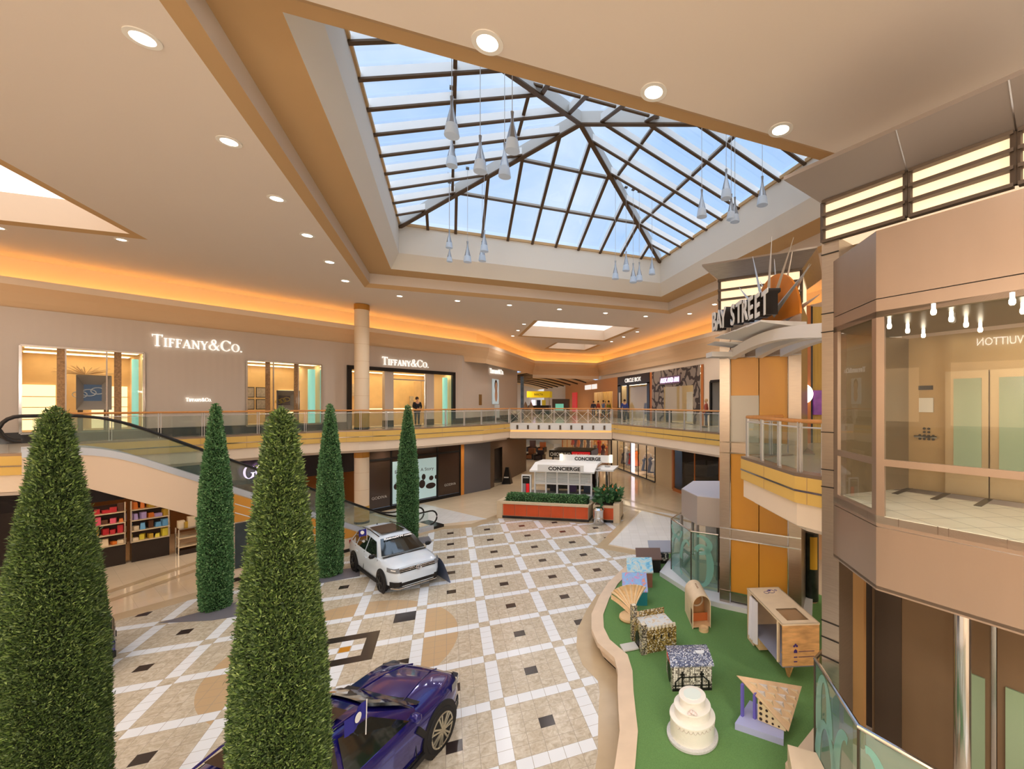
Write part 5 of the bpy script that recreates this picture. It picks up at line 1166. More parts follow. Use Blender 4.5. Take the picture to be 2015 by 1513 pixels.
o = MB().prism([(5.25, 5.5), (4.55, 4.55), (4.35, 4.2), (4.6, 3.4), (4.95, 3.9), (5.56, 5.2)], .6, .95).build('stone_bench', curb_stone); tag(o, 'pale stone block against the foot of the near glass guard', 'bench')
# ================================================================== arched sign canopy
canopy = thing('arched_canopy', 'white arched canopy with stepped plates between the two lift towers', 'canopy', (7.0, 8.5, 7.9))
can_m = mat('canopy_white', (228, 224, 222), .55)
T2 = Vector((5.75, 5.3, 0))
def arcbeam(s, zs, rise, w, d, end):
    p = TW(s, -.02, 0); q = end; L = []
    for k in range(17):
        f = k / 16; c = p.lerp(q, f); z = zs + rise * math.sin(math.pi * f) - .22 * f; L.append((c, z))
    mb = MB(); n = Vector((-(q - p).normalized().y, (q - p).normalized().x, 0)) * (w / 2)
    mb.loft([[c - n + Vector((0, 0, z)), c + n + Vector((0, 0, z)), c + n + Vector((0, 0, z + d)), c - n + Vector((0, 0, z + d))] for c, z in L]); return mb
for s, e in ((a1 + .06, Vector((6.0, 5.3, 0))), ((a1 + a2) / 2 + .42, Vector((6.5, 5.1, 0))), (a3 - .12, Vector((7.0, 4.9, 0)))): part(arcbeam(s, 7.93, .2, .2, .25, e), 'arched_beam', can_m, canopy)
LA0, LA1 = Vector((7.2, 10.3, 8.66)), Vector((6.4, 7.06, 8.46)); LD = (LA1 - LA0); LD.z = 0; LD.normalize(); LO = Vector((LD.y, -LD.x, 0))     # LO points to the court
if LO.x > 0: LO = -LO
for k in range(5):
    f = -.12 + k * .2; c = LA0.lerp(LA1, f + .12); c2 = c - LO * .95; z = 8.46 - .02 * k + (.0 if k else -.12)
    w0, w1 = .36, .30; c = c + LO * .16
    mb = MB(); top = [c - LD * w0, c + LD * w0, c2 + LD * w1, c2 - LD * w1]
    mb.loft([[p + Vector((0, 0, z - .10 - p.z - .10 * (i < 2) * -1)) for i, p in enumerate(top)], [p + Vector((0, 0, z + .03 * k * .3 - p.z)) for p in top]]); part(mb, 'step_plate', can_m, canopy)
part(MB().bar(LA0 + LO * .1 - Vector((0, 0, .62)) - LD * .3, LA0 - LO * .9 - Vector((0, 0, .62)) - LD * .3, .5, .14), 'end_plate', can_m, canopy)
sg = thing('letter_sign', 'standing street-name letters with white faces and dark sides on the canopy', 'sign', LA0)
body = 'BAY STREET'; n = len(body); Ls = (LA1 - LA0).length
blk_side = mat('letter_black_side', (40, 34, 32), .4); wf = mat('letter_white_face', (226, 226, 226), .4)
for i, ch in enumerate(body):
    if ch == ' ': continue
    c = LA0.lerp(LA1, (i + .1) / n) + Vector((0, 0, .02))
    w_ = Vector((c.x, c.y, 0)).normalized(); LDi = -w_ * math.cos(.30) + Vector((w_.y, -w_.x, 0)) * math.sin(.30); LOi = Vector((LDi.y, -LDi.x, 0)); LOi = LOi if LOi.x < 0 else -LOi
    text('letter', ch, blk_side, sg, c, LDi, (0, 0, 1), .72, .26, bold=.006)
    text('letter_face', ch, wf, sg, c + LOi * .135, LDi, (0, 0, 1), .72, .02, bold=.014)
sun_t = thing('sun_sculpture', 'orange half-disc sun with silver rays above the canopy', 'sculpture', (7.19, 7.93, 8.6)); sc0 = Vector((7.15, 7.95, 8.5))
disc = [sc0 + LD * (1.12 * math.cos(math.pi * k / 28)) + Vector((0, 0, 1.12 * math.sin(math.pi * k / 28))) for k in range(29)]
part(MB().loft([disc, [p - LO * .05 for p in disc]]), 'half_disc', mat('sun_orange', (226, 138, 52), .35, .3), sun_t)
silver = mat('ray_silver', (206, 204, 200), .3, .7)
for k in range(12):
    a = math.radians(10 + k * 14.5); L = 1.95 if k % 2 else 1.6; d = LD * math.cos(a) + Vector((0, 0, math.sin(a))); off = LO * (.16 if k % 2 else -.14)
    p = sc0 + off + d * .35; q = sc0 + off + d * L; w = d.cross(LO).normalized()
    part(MB().loft([[p + w * .10, p + LO * .05, p - w * .10, p - LO * .05], [q + w * .006, q + LO * .006, q - w * .006, q - LO * .006]]), 'ray', silver, sun_t)
# ================================================================== large glass lift (right)
KC = Vector((5.2, 3.9, 0)); KM = Vector((.2917, -.9565, 0)); KL = Vector((.41, .912, 0)).normalized(); KB = Vector((.9565, .2917, 0))
def km(x, y): p = at_line(x, y, KC, KM); return ((p - KC).xy.dot(KM.xy), p.z)
def kl(x, y): p = at_line(x, y, KC, KL); return ((p - KC).xy.dot(KL.xy), p.z)
def MP(a, z, o=0.0): return KC + KM * a - KB * o + Vector((0, 0, z))
KLN = Vector((-KL.y, KL.x, 0))
if KLN.x > 0: KLN = -KLN
def LP(a, z, o=0.0): return KC + KL * a + KLN * o + Vector((0, 0, z))
LE = kl(1640, 800)[0]; ME = 2.7
ztop = km(1722, 455)[1]; zbot = km(1722, 1160)[1]; zs1 = km(1722, 590)[1]; zs0 = km(1722, 1034)[1]
lift = thing('glass_lift', 'large glass lift cab with satin bronze casing at the right edge', 'lift', (KC.x, KC.y, zbot))
pB = at_z(1788, 960, 5.15); bd_ = (pB - KC).xy.dot(KB.xy)
plan = [LP(LE, 0), KC, MP(ME, 0), MP(ME + .9, 0) + KB * .8, MP(ME + .5, 0) + KB * 1.9, LP(LE, 0) + KB * 1.25]; plan = [tuple(p.xy) for p in plan]
front = plan[:4]
def band_(z0, z1, nm, m, out=0.0, th=.06):
    return part(MB().wall([front[i] for i in range(4)], z0, z1, th), nm, m, lift)
if offset(front, 1)[1][0] < front[1][0]: front_in = -1
else: front_in = 1
th = .06 * front_in
part(MB().wall(front, zs1 + .012, ztop, th), 'upper_casing', steel_b, lift); part(MB().wall(front, zbot, zs0 - .012, th), 'skirt', steel_b, lift)
part(MB().wall(offset(front, .02 * front_in), zs0 - .02, zs0 + .02, th), 'trim_line', chrome_m, lift); part(MB().wall(offset(front, .02 * front_in), zs1 - .015, zs1 + .015, th), 'seam', black_m, lift)
part(MB().prism(plan, zbot + .02, zbot + .06), 'underside', mat('cab_underside', (120, 104, 88), .5), lift)
def frame_face(P, s0, s1, cols, nm):
    """steel frame with window openings cols = [(a0,a1,z0,z1)]"""
    mb = MB(); q = [rect(*c) for c in cols]; f = MB().sheet([(s0, zs0), (s1, zs0), (s1, zs1), (s0, zs1)], q, P(0, 0, .0), P(1, 0, 0) - P(0, 0, 0), (0, 0, 1)); part(f, 'window_frame', steel_b, lift)
    g = MB().sheet([(s0, zs0), (s1, zs0), (s1, zs1), (s0, zs1)], q, P(0, 0, -.05), P(1, 0, 0) - P(0, 0, 0), (0, 0, 1)); part(g, 'window_frame', steel_b, lift)
    for a, b, c, d in cols:
        part(MB().quad(P(a, c, -.025), P(b, c, -.025), P(b, d, -.025), P(a, d, -.025)), 'pane', mat_glass_cab, lift)
        j = MB()
        for A, B in (((a, c), (b, c)), ((b, c), (b, d)), ((b, d), (a, d)), ((a, d), (a, c))): j.quad(P(A[0], A[1], 0), P(B[0], B[1], 0), P(B[0], B[1], -.05), P(A[0], A[1], -.05))
        part(j, 'reveal', steel_b, lift)
mat_glass_cab = glass('cab_glass', (226, 226, 214), .03, .01)
wa, zu1 = km(1740, 621); zu0 = km(1740, 903.6)[1]; zd1 = km(1740, 917)[1]; zd0 = km(1740, 1017)[1]
frame_face(MP, 0, ME, [(wa, ME - .12, zu0, zu1), (wa, ME - .12, zd0, zd1)], 'main')
la0, zt_ = kl(1715.5, 628); la1 = kl(1648, 700)[0]; lz0 = kl(1715.5, 924)[1]; lz1 = kl(1715.5, 938)[1]; lz2 = kl(1715.5, 1003)[1]
frame_face(LP, 0, LE, [(la0, la1, zu0, zt_), (la0, la1, lz2, zd1)], 'left')
# inside of the cab
cabw = mat('cab_gold_wall', (160, 136, 96), .3, .45); cf = tile_material('cab_floor_tiles', (226, 220, 200), (90, 84, 76), .42, math.radians(17), .3)
inner = offset(plan, .05 * front_in)
part(MB().prism(plan, 5.05, 5.15), 'floor', cf, lift); part(MB().prism(plan, 7.72, 7.8), 'ceiling', mat('cab_ceiling', (92, 82, 62), .3, .5), lift)
def BP(a, z, o=0.0): return KC + KB * (bd_ - o) + KM * a + Vector((0, 0, z))
pa = (pB - KC).xy.dot(KM.xy)
part(MB().quad(BP(pa, 5.15), BP(4.4, 5.15), BP(4.4, 7.72), BP(pa, 7.72)), 'rear_wall', cabw, lift)
le = LP(LE, 0); part(MB().quad(le + Vector((0, 0, 5.15)), BP(pa, 5.15), BP(pa, 7.72), le + Vector((0, 0, 7.72))), 'side_wall', mat('cab_side_wall', (120, 104, 78), .3, .4), lift)
def bk_(x, y): p = at_line(x, y, KC + KB * bd_, KM); return ((p - KC).xy.dot(KM.xy), p.z)
d0, d1, d2 = bk_(1861, 800)[0], bk_(1949, 800)[0], bk_(2042, 800)[0]; dz = bk_(1861, 732)[1]
for k, (s0, s1) in enumerate(((d0, d1), (d1, d2))):
    dr_ = part(MB().bar(BP(s0 + .01, (5.17 + dz) / 2, .05), BP(s1 - .01, (5.17 + dz) / 2, .05), .05, dz - 5.17), 'door', mat('cab_door_steel', (168, 150, 118), .3, .6), lift)
    x0, x1 = s0 + (s1 - s0) * .22, s1 - (s1 - s0) * .16
    g = MB().bar(BP(x0, (5.42 + dz) / 2 , .085), BP(x1, (5.42 + dz) / 2, .085), .012, dz - 5.42 - .24).xf(Matrix.Identity(4)); part(g, 'mint_glass', mat('mint_door_glass', (146, 166, 138), .15), lift)
for x in (1793, 1866, 1948):
    s, z = bk_(x, 960); part(MB().bar(BP(s, 5.155, .05), BP(s, 5.155, .75), .09, .006), 'floor_strip', black_m, lift)
s, z = bk_(1825, 852); c = BP(s, z, .02)
pn = MB()
for r_ in range(4):
    for q in range(4):
        if r_ > 1 and q in (0, 3): continue
        pn.lathe([(.02, 0), (.02, .015)], tuple(BP(s - .1 + q * .062, z - .1 + r_ * .058, .02)), 8, tuple(-KB))
part(pn, 'button', black_m, lift)
s, z = bk_(1822, 763); part(MB().bar(BP(s - .1, z, .02), BP(s + .1, z, .02), .02, .07), 'floor_indicator', black_m, lift)
s, z = bk_(1823, 797); part(MB().bar(BP(s - .1, z, .02), BP(s + .1, z, .02), .01, .24), 'notice', mat('pale_notice', (226, 220, 206), .5), lift)
hr = MB().tube([BP(pa + .1, 6.05, .07), BP(d0 - .1, 6.05, .07)], .02, 6); part(hr, 'handrail', chrome_m, lift, True)
gl_m = emitter('cab_globe', (255, 240, 214), 5.0)
for x, y in ((1750, 643), (1786, 652), (1817, 661), (1837, 615), (1872, 629), (1901, 640), (1929, 650), (1992, 595), (2013, 613)):
    p = at_z(x, y, 7.62); part(MB().lathe([(.018, -.026), (.028, -.008), (.028, .022), (.02, .045), (.02, .1)], tuple(p), 12), 'globe_lamp', gl_m, lift, True)
lamp(6.6, 3.6, 7.5, 13, (1, .86, .66), 160, .1); lamp(6.9, 2.6, 7.5, 13, (1, .86, .66), 160, .1)
# lift tower head: steel column, lit band, flared crown
Q0 = at_d(1617, 800, 6.85); Q0.z = 0
def qa(x, y): p = at_line(x, y, Q0, KM); return ((p - Q0).xy.dot(KM.xy), p.z)
def QP(a, b, z): return Q0 + KM * a + KB * b + Vector((0, 0, z))
head = thing('lift_shaft_tower', 'steel lift shaft tower with lit cream band and flared grey crown at the upper right', 'lift tower', (Q0.x, Q0.y, .6))
cw = qa(1651, 800)[0]; zl0 = qa(1622, 476)[1]; zl1 = qa(1622, 399)[1]
def qprism(s0, s1, b0, b1, z0, z1, nm, m): return part(MB().prism([tuple(QP(s0, b0, 0).xy), tuple(QP(s1, b0, 0).xy), tuple(QP(s1, b1, 0).xy), tuple(QP(s0, b1, 0).xy)], z0, z1), nm, m, head)
qprism(0, cw, 0, .5, .6, zl0, 'steel_column', steel_m)
jm = MB()
for y in (502, 618, 654, 850, 923, 957, 1220, 1252, 1290): z = qa(1620, y)[1]; jm.bar(QP(-.005, -.008, z), QP(cw, -.008, z), .015, .015)
part(jm, 'joint', black_m, head)
LQ = 5.0
qprism(.03, LQ, .06, .5, zl0, zl1, 'lit_panel', lit_m)
cuts = [0, qa(1786, 800)[0], qa(2000, 800)[0], LQ]; lm = MB()
for k in range(3):
    s0, s1 = cuts[k] + .02, cuts[k + 1] - .02
    for j in range(4): z = zl0 + (zl1 - zl0) * j / 3; lm.bar(QP(s0, 0, z), QP(s1, 0, z), .1, .045)
    for s in (s0, s1): lm.bar(QP(s, 0, zl0), QP(s, 0, zl1), .06, .05)
part(lm, 'lit_panel_bar', dsteel_m, head)
zc = zl1 + .42; k = .42
r0 = [QP(0, 0, zl1), QP(LQ, 0, zl1), QP(LQ, 2.6, zl1), QP(0, 2.6, zl1)]; r1 = [QP(-k, -k, zc), QP(LQ, -k, zc), QP(LQ, 2.6, zc), QP(-k, 2.6, zc)]
part(MB().loft([r0, r1, [p + Vector((0, 0, .06)) for p in r1]]), 'crown', mat('crown_steel', (150, 140, 134), .4, .6), head)
sm = MB()
for x in (1786, 2000): s = qa(x, 400)[0]; sm.bar(QP(s, -.01, zl1 + .01), QP(s, -k - .01, zc), .015, .015)
part(sm, 'crown_seam', chrome_m, head)
qprism(.0, LQ, .5, .6, zl0 - .0, zl0 + .02, 'soffit_plate', steel_b)
# lift pit below: brown walls, pole and lower doors
shaft_m = mat('shaft_brown', (122, 98, 74), .6, noise=.06, nscale=1.5); shaft_d = mat('shaft_dark', (74, 60, 50), .6)
PS = bk_(1690, 1300)[0]
struct(MB().quad(BP(PS, .0, -.1), BP(6, .0, -.1), BP(6, 5.0, -.1), BP(PS, 5.0, -.1)).build('wall_lift_pit', shaft_d))
pit = thing('lift_doors', 'brown lift shaft doors with mint glass at the lower right', 'lift doors', BP(d0, .6, 0))
def bx_(x0, x1, z0, z1, o, nm, m, th=.06):
    s0, s1 = bk_(x0, 1400)[0], bk_(x1, 1400)[0]; return part(MB().bar(BP(s0, (z0 + z1) / 2, o), BP(s1, (z0 + z1) / 2, o), th, z1 - z0), nm, m, pit)
bx_(1722, 1880, .6, 4.0, .1, 'brown_panel', shaft_m); bx_(1722, 1880, 4.0, 4.15, .16, 'header', shaft_d); bx_(1728, 1780, .6, 3.6, .14, 'inner_panel', shaft_d, .03)
bx_(1905, 1954, .6, 3.9, .1, 'door', shaft_m); bx_(1966, 2040, .6, 3.9, .1, 'door', shaft_m)
bx_(1905, 1943, .6, 2.45, .15, 'mint_glass', mat('mint_door_glass', (146, 166, 138), .15), .03); bx_(1983, 2040, .6, 2.45, .15, 'mint_glass', mat('mint_door_glass', (146, 166, 138), .15), .03)
bx_(1955, 1965, .6, 3.9, .12, 'steel_strip', chrome_m); bx_(1905, 2040, 3.9, 4.1, .2, 'door_track', dsteel_m)
_a, _b = at_line(1656, 1300, KC + KB * (bd_ - .5), KM), at_line(1702, 1300, KC + KB * (bd_ - .5), KM); pit2 = MB().bar(Vector((_a.x, _a.y, 2.5)), Vector((_b.x, _b.y, 2.5)), .1, 3.8).build('shaft_side_panel', mat('shaft_tan', (176, 134, 86), .5)); tag(pit2, 'tan vertical panel behind the steel column at the lift shaft', 'panel')
pc_ = at_d(1894, 1200, 6.0); o = MB().lathe([(.1, 0), (.1, zbot - .62)], (pc_.x, pc_.y, .6), 20).build('lift_piston', chrome_m, None, True); tag(o, 'polished steel piston pole under the large glass lift', 'pole')
lamp(5.9, 2.9, 3.9, 30, (1, .84, .62), 170, .3)
# ================================================================== lounge walls seen between the towers
def card(x0, x1, d, z0, z1, nm, m, st=True, th=.12):
    a, b = at_d(x0, 800, d), at_d(x1, 800, d); o = MB().bar(Vector((a.x, a.y, (z0 + z1) / 2)), Vector((b.x, b.y, (z0 + z1) / 2)), th, z1 - z0).build(nm, m)
    return struct(o) if st else o
card(1560, 1588, 15.8, 5.15, 10.2, 'wall_lounge_white', white_m); card(1587, 1594, 15.6, 5.15, 10.2, 'trim_lounge_orange', mat('copper_pier', (196, 116, 56)))
card(1594, 1598, 15.7, 5.15, 10.2, 'trim_lounge_dark', black_m); card(1598, 1760, 15.8, 5.15, 10.2, 'wall_lounge_gold', gold_m)
o = card(1600, 1640, 15.6, at_d(1600, 816, 15.6).z, at_d(1600, 768, 15.6).z, 'wall_screen', mat('purple_screen', (120, 60, 130), .3, noise=.5, nscale=4, emit=((120, 60, 130), .35)), False); tag(o, 'purple wall screen on the ribbed gold wall between the towers', 'screen')
def disclamp(x, y, d, r, lab):
    c = at_d(x, y, d); n = Vector((_s, _c, 0)); o = MB().lathe([(r, 0), (r, .12), (r * .8, .2)], tuple(c), 24, tuple(-n)).build('wall_lamp', emitter('round_lamp_glow', (255, 246, 226), 2.4), None, True); tag(o, lab, 'wall lamp')
disclamp(1578, 775, 15.5, .36, 'round white wall lamp on the upper level right of the amber tower')
card(1560, 1760, 18, 0, 4.9, 'wall_lounge_lower', mat('lounge_tan', (226, 184, 142), .5))
lamp(10.6, 7.8, 4.6, 90, (1, .85, .62), 160, .2)  # extra lamp added to lighten the lower lounge
disclamp(1578, 1058, 14.2, .42, 'upper round white wall lamp on the lower level right of the amber tower'); disclamp(1579, 1112, 14.2, .42, 'lower round white wall lamp on the lower level right of the amber tower')
c = at_d(1597, 1176, 13.2); c.z = .0; pc = thing('poster_column', 'slim advertising column with yellow and dark pictures on a round dark base', 'advertising column', (c.x, c.y, 0))
MB().lathe([(.42, 0), (.42, .05), (.38, .07)], n=24).build('base', dsteel_m, pc, True); MB().lathe([(.16, .07), (.16, .5)], n=20).build('foot', mat('column_foot', (206, 170, 130), .4), pc, True); MB().lathe([(.2, .5), (.2, 2.6)], n=24).build('poster_drum', mat('poster_night', (44, 50, 44), .3, noise=.8, nscale=3), pc, True)
mb = MB()
for k in range(8): a = -2.6 + k * .14; b = a + .14; mb.quad((.205 * math.cos(a), .205 * math.sin(a), 1.5), (.205 * math.cos(b), .205 * math.sin(b), 1.5), (.205 * math.cos(b), .205 * math.sin(b), 2.5), (.205 * math.cos(a), .205 * math.sin(a), 2.5))
mb.build('yellow_picture', mat('poster_yellow', (222, 170, 50), .4), pc)
# ================================================================== cars
tyre_m = mat('tyre_rubber', (30, 30, 32), .75); arch_m = mat('arch_black', (24, 24, 26), .6); win_m = mat('car_window', (26, 32, 32), .05, spec=.8, coat=.6)
def car(name, label, loc, head, paint, P, cat='car'):
    """P: dict of sizes; local x forward, origin on the ground midway between the axles"""
    rz = math.atan2(head[1], head[0]); root = thing(name, label, cat, loc, rz); wb, W = P['wb'] / 2, P['w'] / 2; nose, tail = wb + P['fo'], -wb - P['ro']
    I = lambda x, t: float(np.interp(x, [a for a, _ in t], [b for _, b in t]))
    top = P['top']; belt = P['belt']
    def hw(x):                                   # half width in plan
        k = I(x, [(tail, .80), (tail + .12, .91), (tail + .5, .985), (0, 1), (nose - .75, .985), (nose - .35, .93), (nose - .12, .83), (nose, .70)]); return W * k
    xs = list(np.linspace(tail, nose, 34)); rings = []
    for x in xs:
        w = hw(x); zt = I(x, top); zb = I(x, [(tail, .42), (tail + .4, .26), (nose - .4, .24), (nose, .32)]); sh = min(I(x, belt), zt - .03)
        half = [(0, zb), (w * .82, zb), (w * .97, zb + .1), (w * 1.0, zb + (sh - zb) * .52), (w * .985, sh - .1), (w * .93, sh), (w * .80, zt - .012), (w * .4, zt + .008), (0, zt + .014)]
        rings.append([(x, y, z) for y, z in half] + [(x, -y, z) for y, z in half[-2:0:-1]])
    MB().loft(rings).build('body', paint, root, True)
    # cabin
    g = P['cabin']                               # [(x, z, half width)] foot of screen, top of screen, roof mid, roof rear, foot of rear window
    (x0, z0, w0), (x1, z1, w1), (x2, z2, w2), (x3, z3, w3), (x4, z4, w4) = g
    bx = [x0 - .02, x1, x2, x3, x4]; rt = [z0, z1, z2, z3, z4]; rw = [w0, w1, w2, w3, w4]; R = []
    for i in range(5):
        b = hw(bx[i]) * .925; zb = I(bx[i], belt) - .03; z = max(rt[i], zb + .02); q = rw[i]
        half = [(b, zb), (b + (q - b) * .5, zb + (z - zb) * .55), (q + .02, zb + (z - zb) * .9), (q - .08, z - .005), (q * .5, z + .02), (0, z + .028)]
        R.append([(bx[i], y, zz_) for y, zz_ in half] + [(bx[i], -y, zz_) for y, zz_ in half[-2::-1]])
    MB().loft(R, False, False).build('cabin', paint, root, True)
    def sidept(x, f, sgn, out=.012):             # point on the cabin side, f 0 belt .. 1 roof
        b = I(-x, [(-a, hw(a) * .925) for a in bx]); zb = I(-x, [(-a, I(a, belt) - .03) for a in bx]); z = I(-x, [(-a, c_) for a, c_ in zip(bx, rt)]); q = I(-x, [(-a, c_) for a, c_ in zip(bx, rw)])
        zz_ = zb + (z - zb) * f; y = b + (q - b) * min(1, f * .92) + (.0 if f < .9 else -.0)
        return (x, sgn * (y + out), zz_)
    for sgn in (1, -1):
        for wi, poly in enumerate(P['sidewin']):
            MB().poly([sidept(x, f, sgn) for x, f in poly]).build('side_window', win_m, root)
    # screens
    def screen(a, b, k0, k1, nm, m=win_m, out=.03, n=8):
        A = []; (xa, za, wa), (xb, zb, wb_) = a, b
        for i in range(n + 1):
            t_ = -1 + 2 * i / n; bow = .05 * (1 - t_ * t_); f = lambda k: (xa + (xb - xa) * k + bow + out * .4, (wa + (wb_ - wa) * k) * t_, za + (zb - za) * k + out + bow * .3)
            A.append((f(k0), f(k1)))
        mb = MB()
        for i in range(n): mb.quad(A[i][0], A[i + 1][0], A[i + 1][1], A[i][1])
        return mb.build(nm, m, root, True)
    screen((x0, z0, hw(x0) * .86), (x1, z1, w1 * .93), .03, .93, 'windscreen')
    screen((x4, z4, w4 * .8), (x3, z3, w3 * .86), .12, .86, 'rear_window', out=.03)
    if P.get('sunroof'):
        s = P['sunroof']; MB().poly([(s[0], s[2], z2 + .035), (s[0], -s[2], z2 + .035), (s[1], -s[2], z2 + .04), (s[1], s[2], z2 + .04)]).build('sunroof', mat('sunroof_glass', (58, 44, 36), .06, spec=.7), root)
    for sgn in (1, -1):
        MB().tube([(x1 - .15, sgn * (w1 - .06), z1 + .04), ((x1 + x3) / 2, sgn * (w2 - .05), z2 + .06), (x3 + .1, sgn * (w3 - .06), z3 + .04)], .018, 6).build('roof_rail', P.get('railm', black_m), root, True)
        mb = MB().lathe([(.02, -.1), (.1, -.06), (.115, .02), (.08, .1), (.02, .13)], (0, 0, 0), 12, (0, 1, 0)); mb.xf(Matrix.Translation((x0 - .28, sgn * (hw(x0) + .1), z0 + .04)) @ Matrix.Diagonal((.75, 1, .75, 1))); mb.build('mirror', P.get('mirm', black_m), root, True)
    # wheels
    r = P['wr']
    for sx in (wb, -wb):
        for sgn in (1, -1):
            y = sgn * (hw(sx) + .004); ax = (0, sgn, 0)
            MB().lathe([(r + .075, -.02), (r + .075, .012), (r + .005, .016), (.02, .016)], (sx, y, r + .015), 32, ax).build('wheel_arch', arch_m, root, True)
            w = MB().lathe([(r * .66, -.16), (r - .03, -.16), (r, -.12), (r, .0), (r - .02, .035), (r * .74, .04)], (sx, y, r), 32, ax).build('wheel', tyre_m, root, True)
            MB().lathe([(.02, .0), (r * .72, .0)], (sx, y + sgn * .012, r), 28, ax).build('brake_dark', arch_m, w); rm = MB()
            for k in range(P['spokes']):
                a = 2 * math.pi * k / P['spokes']; d = Vector((math.cos(a), 0, math.sin(a))); c = Vector((sx, y + sgn * .045, r)); tn = Vector((-d.z, 0, d.x))
                for e in (-1, 1): rm.bar(c + d * .04 + tn * .01 * e, c + d * r * .72 + tn * e * r * .1, .03, .03, (0, 1, 0))
            rm.tube([(sx + r * .72 * math.cos(a), y + sgn * .04, r + r * .72 * math.sin(a)) for a in [2 * math.pi * j / 28 for j in range(28)]], .016, 6, True)
            rm.lathe([(.06, 0), (.05, .02)], (sx, y + sgn * .04, r), 12, ax); rm.build('rim', P['rimm'], w, True)
    # nose furniture
    def fx(y):
        L = [(hw(x), x) for x in np.linspace(nose - .75, nose, 30)][::-1]; return I(abs(y), [(0, nose)] + [(a, b) for a, b in L])
    def strip_(y0, y1, za, zb, nm, m, out=.012, n=10, zs=None):
        mb = MB(); pr = None
        for i in range(n + 1):
            y = y0 + (y1 - y0) * i / n; sl = .0 if zs is None else zs * abs(y)
            X_ = lambda z: min(fx(y), I(z, [(q, p_) for p_, q in top[:-5:-1]])) + out
            c = ((X_(za + sl), y, za + sl), (X_(zb + sl), y, zb + sl))
            if pr: mb.quad(pr[0], c[0], c[1], pr[1])
            pr = c
        return mb.build(nm, m, root)
    ht = P['hood_front']
    strip_(-hw(nose) * .95, hw(nose) * .95, ht - .19, ht - .07, 'grille', arch_m, .02)
    for z in (ht - .15, ht - .10): strip_(-hw(nose) * .95, hw(nose) * .95, z, z + .014, 'grille_bar', chrome_m, .03)
    for sgn in (1, -1):
        strip_(sgn * hw(nose) * .95, sgn * W * .95, ht - .20, ht - .05, 'headlight', mat('headlamp_glass', (120, 124, 130), .08, spec=.8), .016, 8, .03)
        strip_(sgn * W * .80, sgn * W * .9, ht - .13, ht - .09, 'headlight_led', white_m, .026, 4, .03)
        strip_(sgn * .56, sgn * W * .92, .33, .50, 'air_intake', arch_m, .016, 8)
    strip_(-.6, .6, .345, .455, 'lower_grille', arch_m, .016); strip_(-W * .9, W * .9, .25, .285, 'chin_trim', chrome_m, .012)
    # side details
    for sgn in (1, -1):
        d = MB()
        for x in P['doors']: d.bar((x, sgn * (hw(x) * 1.0 + .004), .36), (x - .02, sgn * (hw(x) * .95 + .004), I(x, belt) - .02), .012, .012)
        d.bar((P['doors'][0], sgn * (hw(0) + .004), .36), (P['doors'][-1], sgn * (hw(0) + .004), .36), .012, .02); d.build('door_seam', arch_m, root)
        for x in P['doors'][1:]: MB().bar((x + .12, sgn * (hw(x) * .985 + .022), I(x, belt) - .17), (x + .32, sgn * (hw(x) * .985 + .022), I(x, belt) - .17), .03, .035).build('door_handle', paint, root)
        MB().bar((wb - .45, sgn * (W * .99), .27), (-wb + .45, sgn * (W * .99), .27), .06, .09).build('sill_trim', P.get('sillm', arch_m), root)
        strip = MB().quad((x0 - .05, sgn * (hw(x0) * .93 + .008), I(x0, belt) - .035), (x4 + .3, sgn * (hw(x4 + .3) * .925 + .012), I(x4 + .3, belt) - .035), (x4 + .3, sgn * (hw(x4 + .3) * .925 + .01), I(x4 + .3, belt) - .01), (x0 - .05, sgn * (hw(x0) * .93 + .006), I(x0, belt) - .01)); strip.build('belt_trim', P.get('beltm', arch_m), root)
        MB().bar((tail + .02, sgn * W * .72, .95), (tail + .12, sgn * W * .89, .95), .05, .14).build('tail_light', mat('tail_red', (170, 20, 24), .2), root)
    cw_ = MB(); cw_.loft([[(x0 + .02 + .06 * (1 - abs(t_)), hw(x0) * .84 * t_, z0 + .012), (x0 + .13 + .06 * (1 - abs(t_)), hw(x0) * .84 * t_, z0 - .0)] for t_ in np.linspace(-1, 1, 9)], False, False); cw_.build('cowl', arch_m, root)
    return root, fx, I
flag_m = mat('flag_blue', (40, 40, 140), .6); navy_m = mat('flag_navy', (30, 28, 90), .6)
def flag(root, at, sgn, h=.42):
    f = thing('car_flag', 'x', 'flag', at); a = Vector((0, 0, 0))
    MB().tube([(0, 0, -.05), (0, .02 * sgn, h)], .008, 6).build('pole', white_m, f)
    mb = MB(); n = 6
    for i in range(n):
        x0, x1 = -.06 * i, -.06 * (i + 1); y0, y1 = .03 * math.sin(i * 1.2), .03 * math.sin((i + 1) * 1.2); z = lambda t_: h - .02 - t_ * .012
        mb.quad((x0, y0, z(i) - .26), (x1, y1, z(i + 1) - .25), (x1, y1, z(i + 1)), (x0, y0, z(i)))
    mb.build('cloth', flag_m, f); MB().lathe([(.07, 0), (.07, .006)], (-.17, -.03 * 1, h - .16), 18, (.2, -1, 0)).build('emblem', white_m, f)
    return f
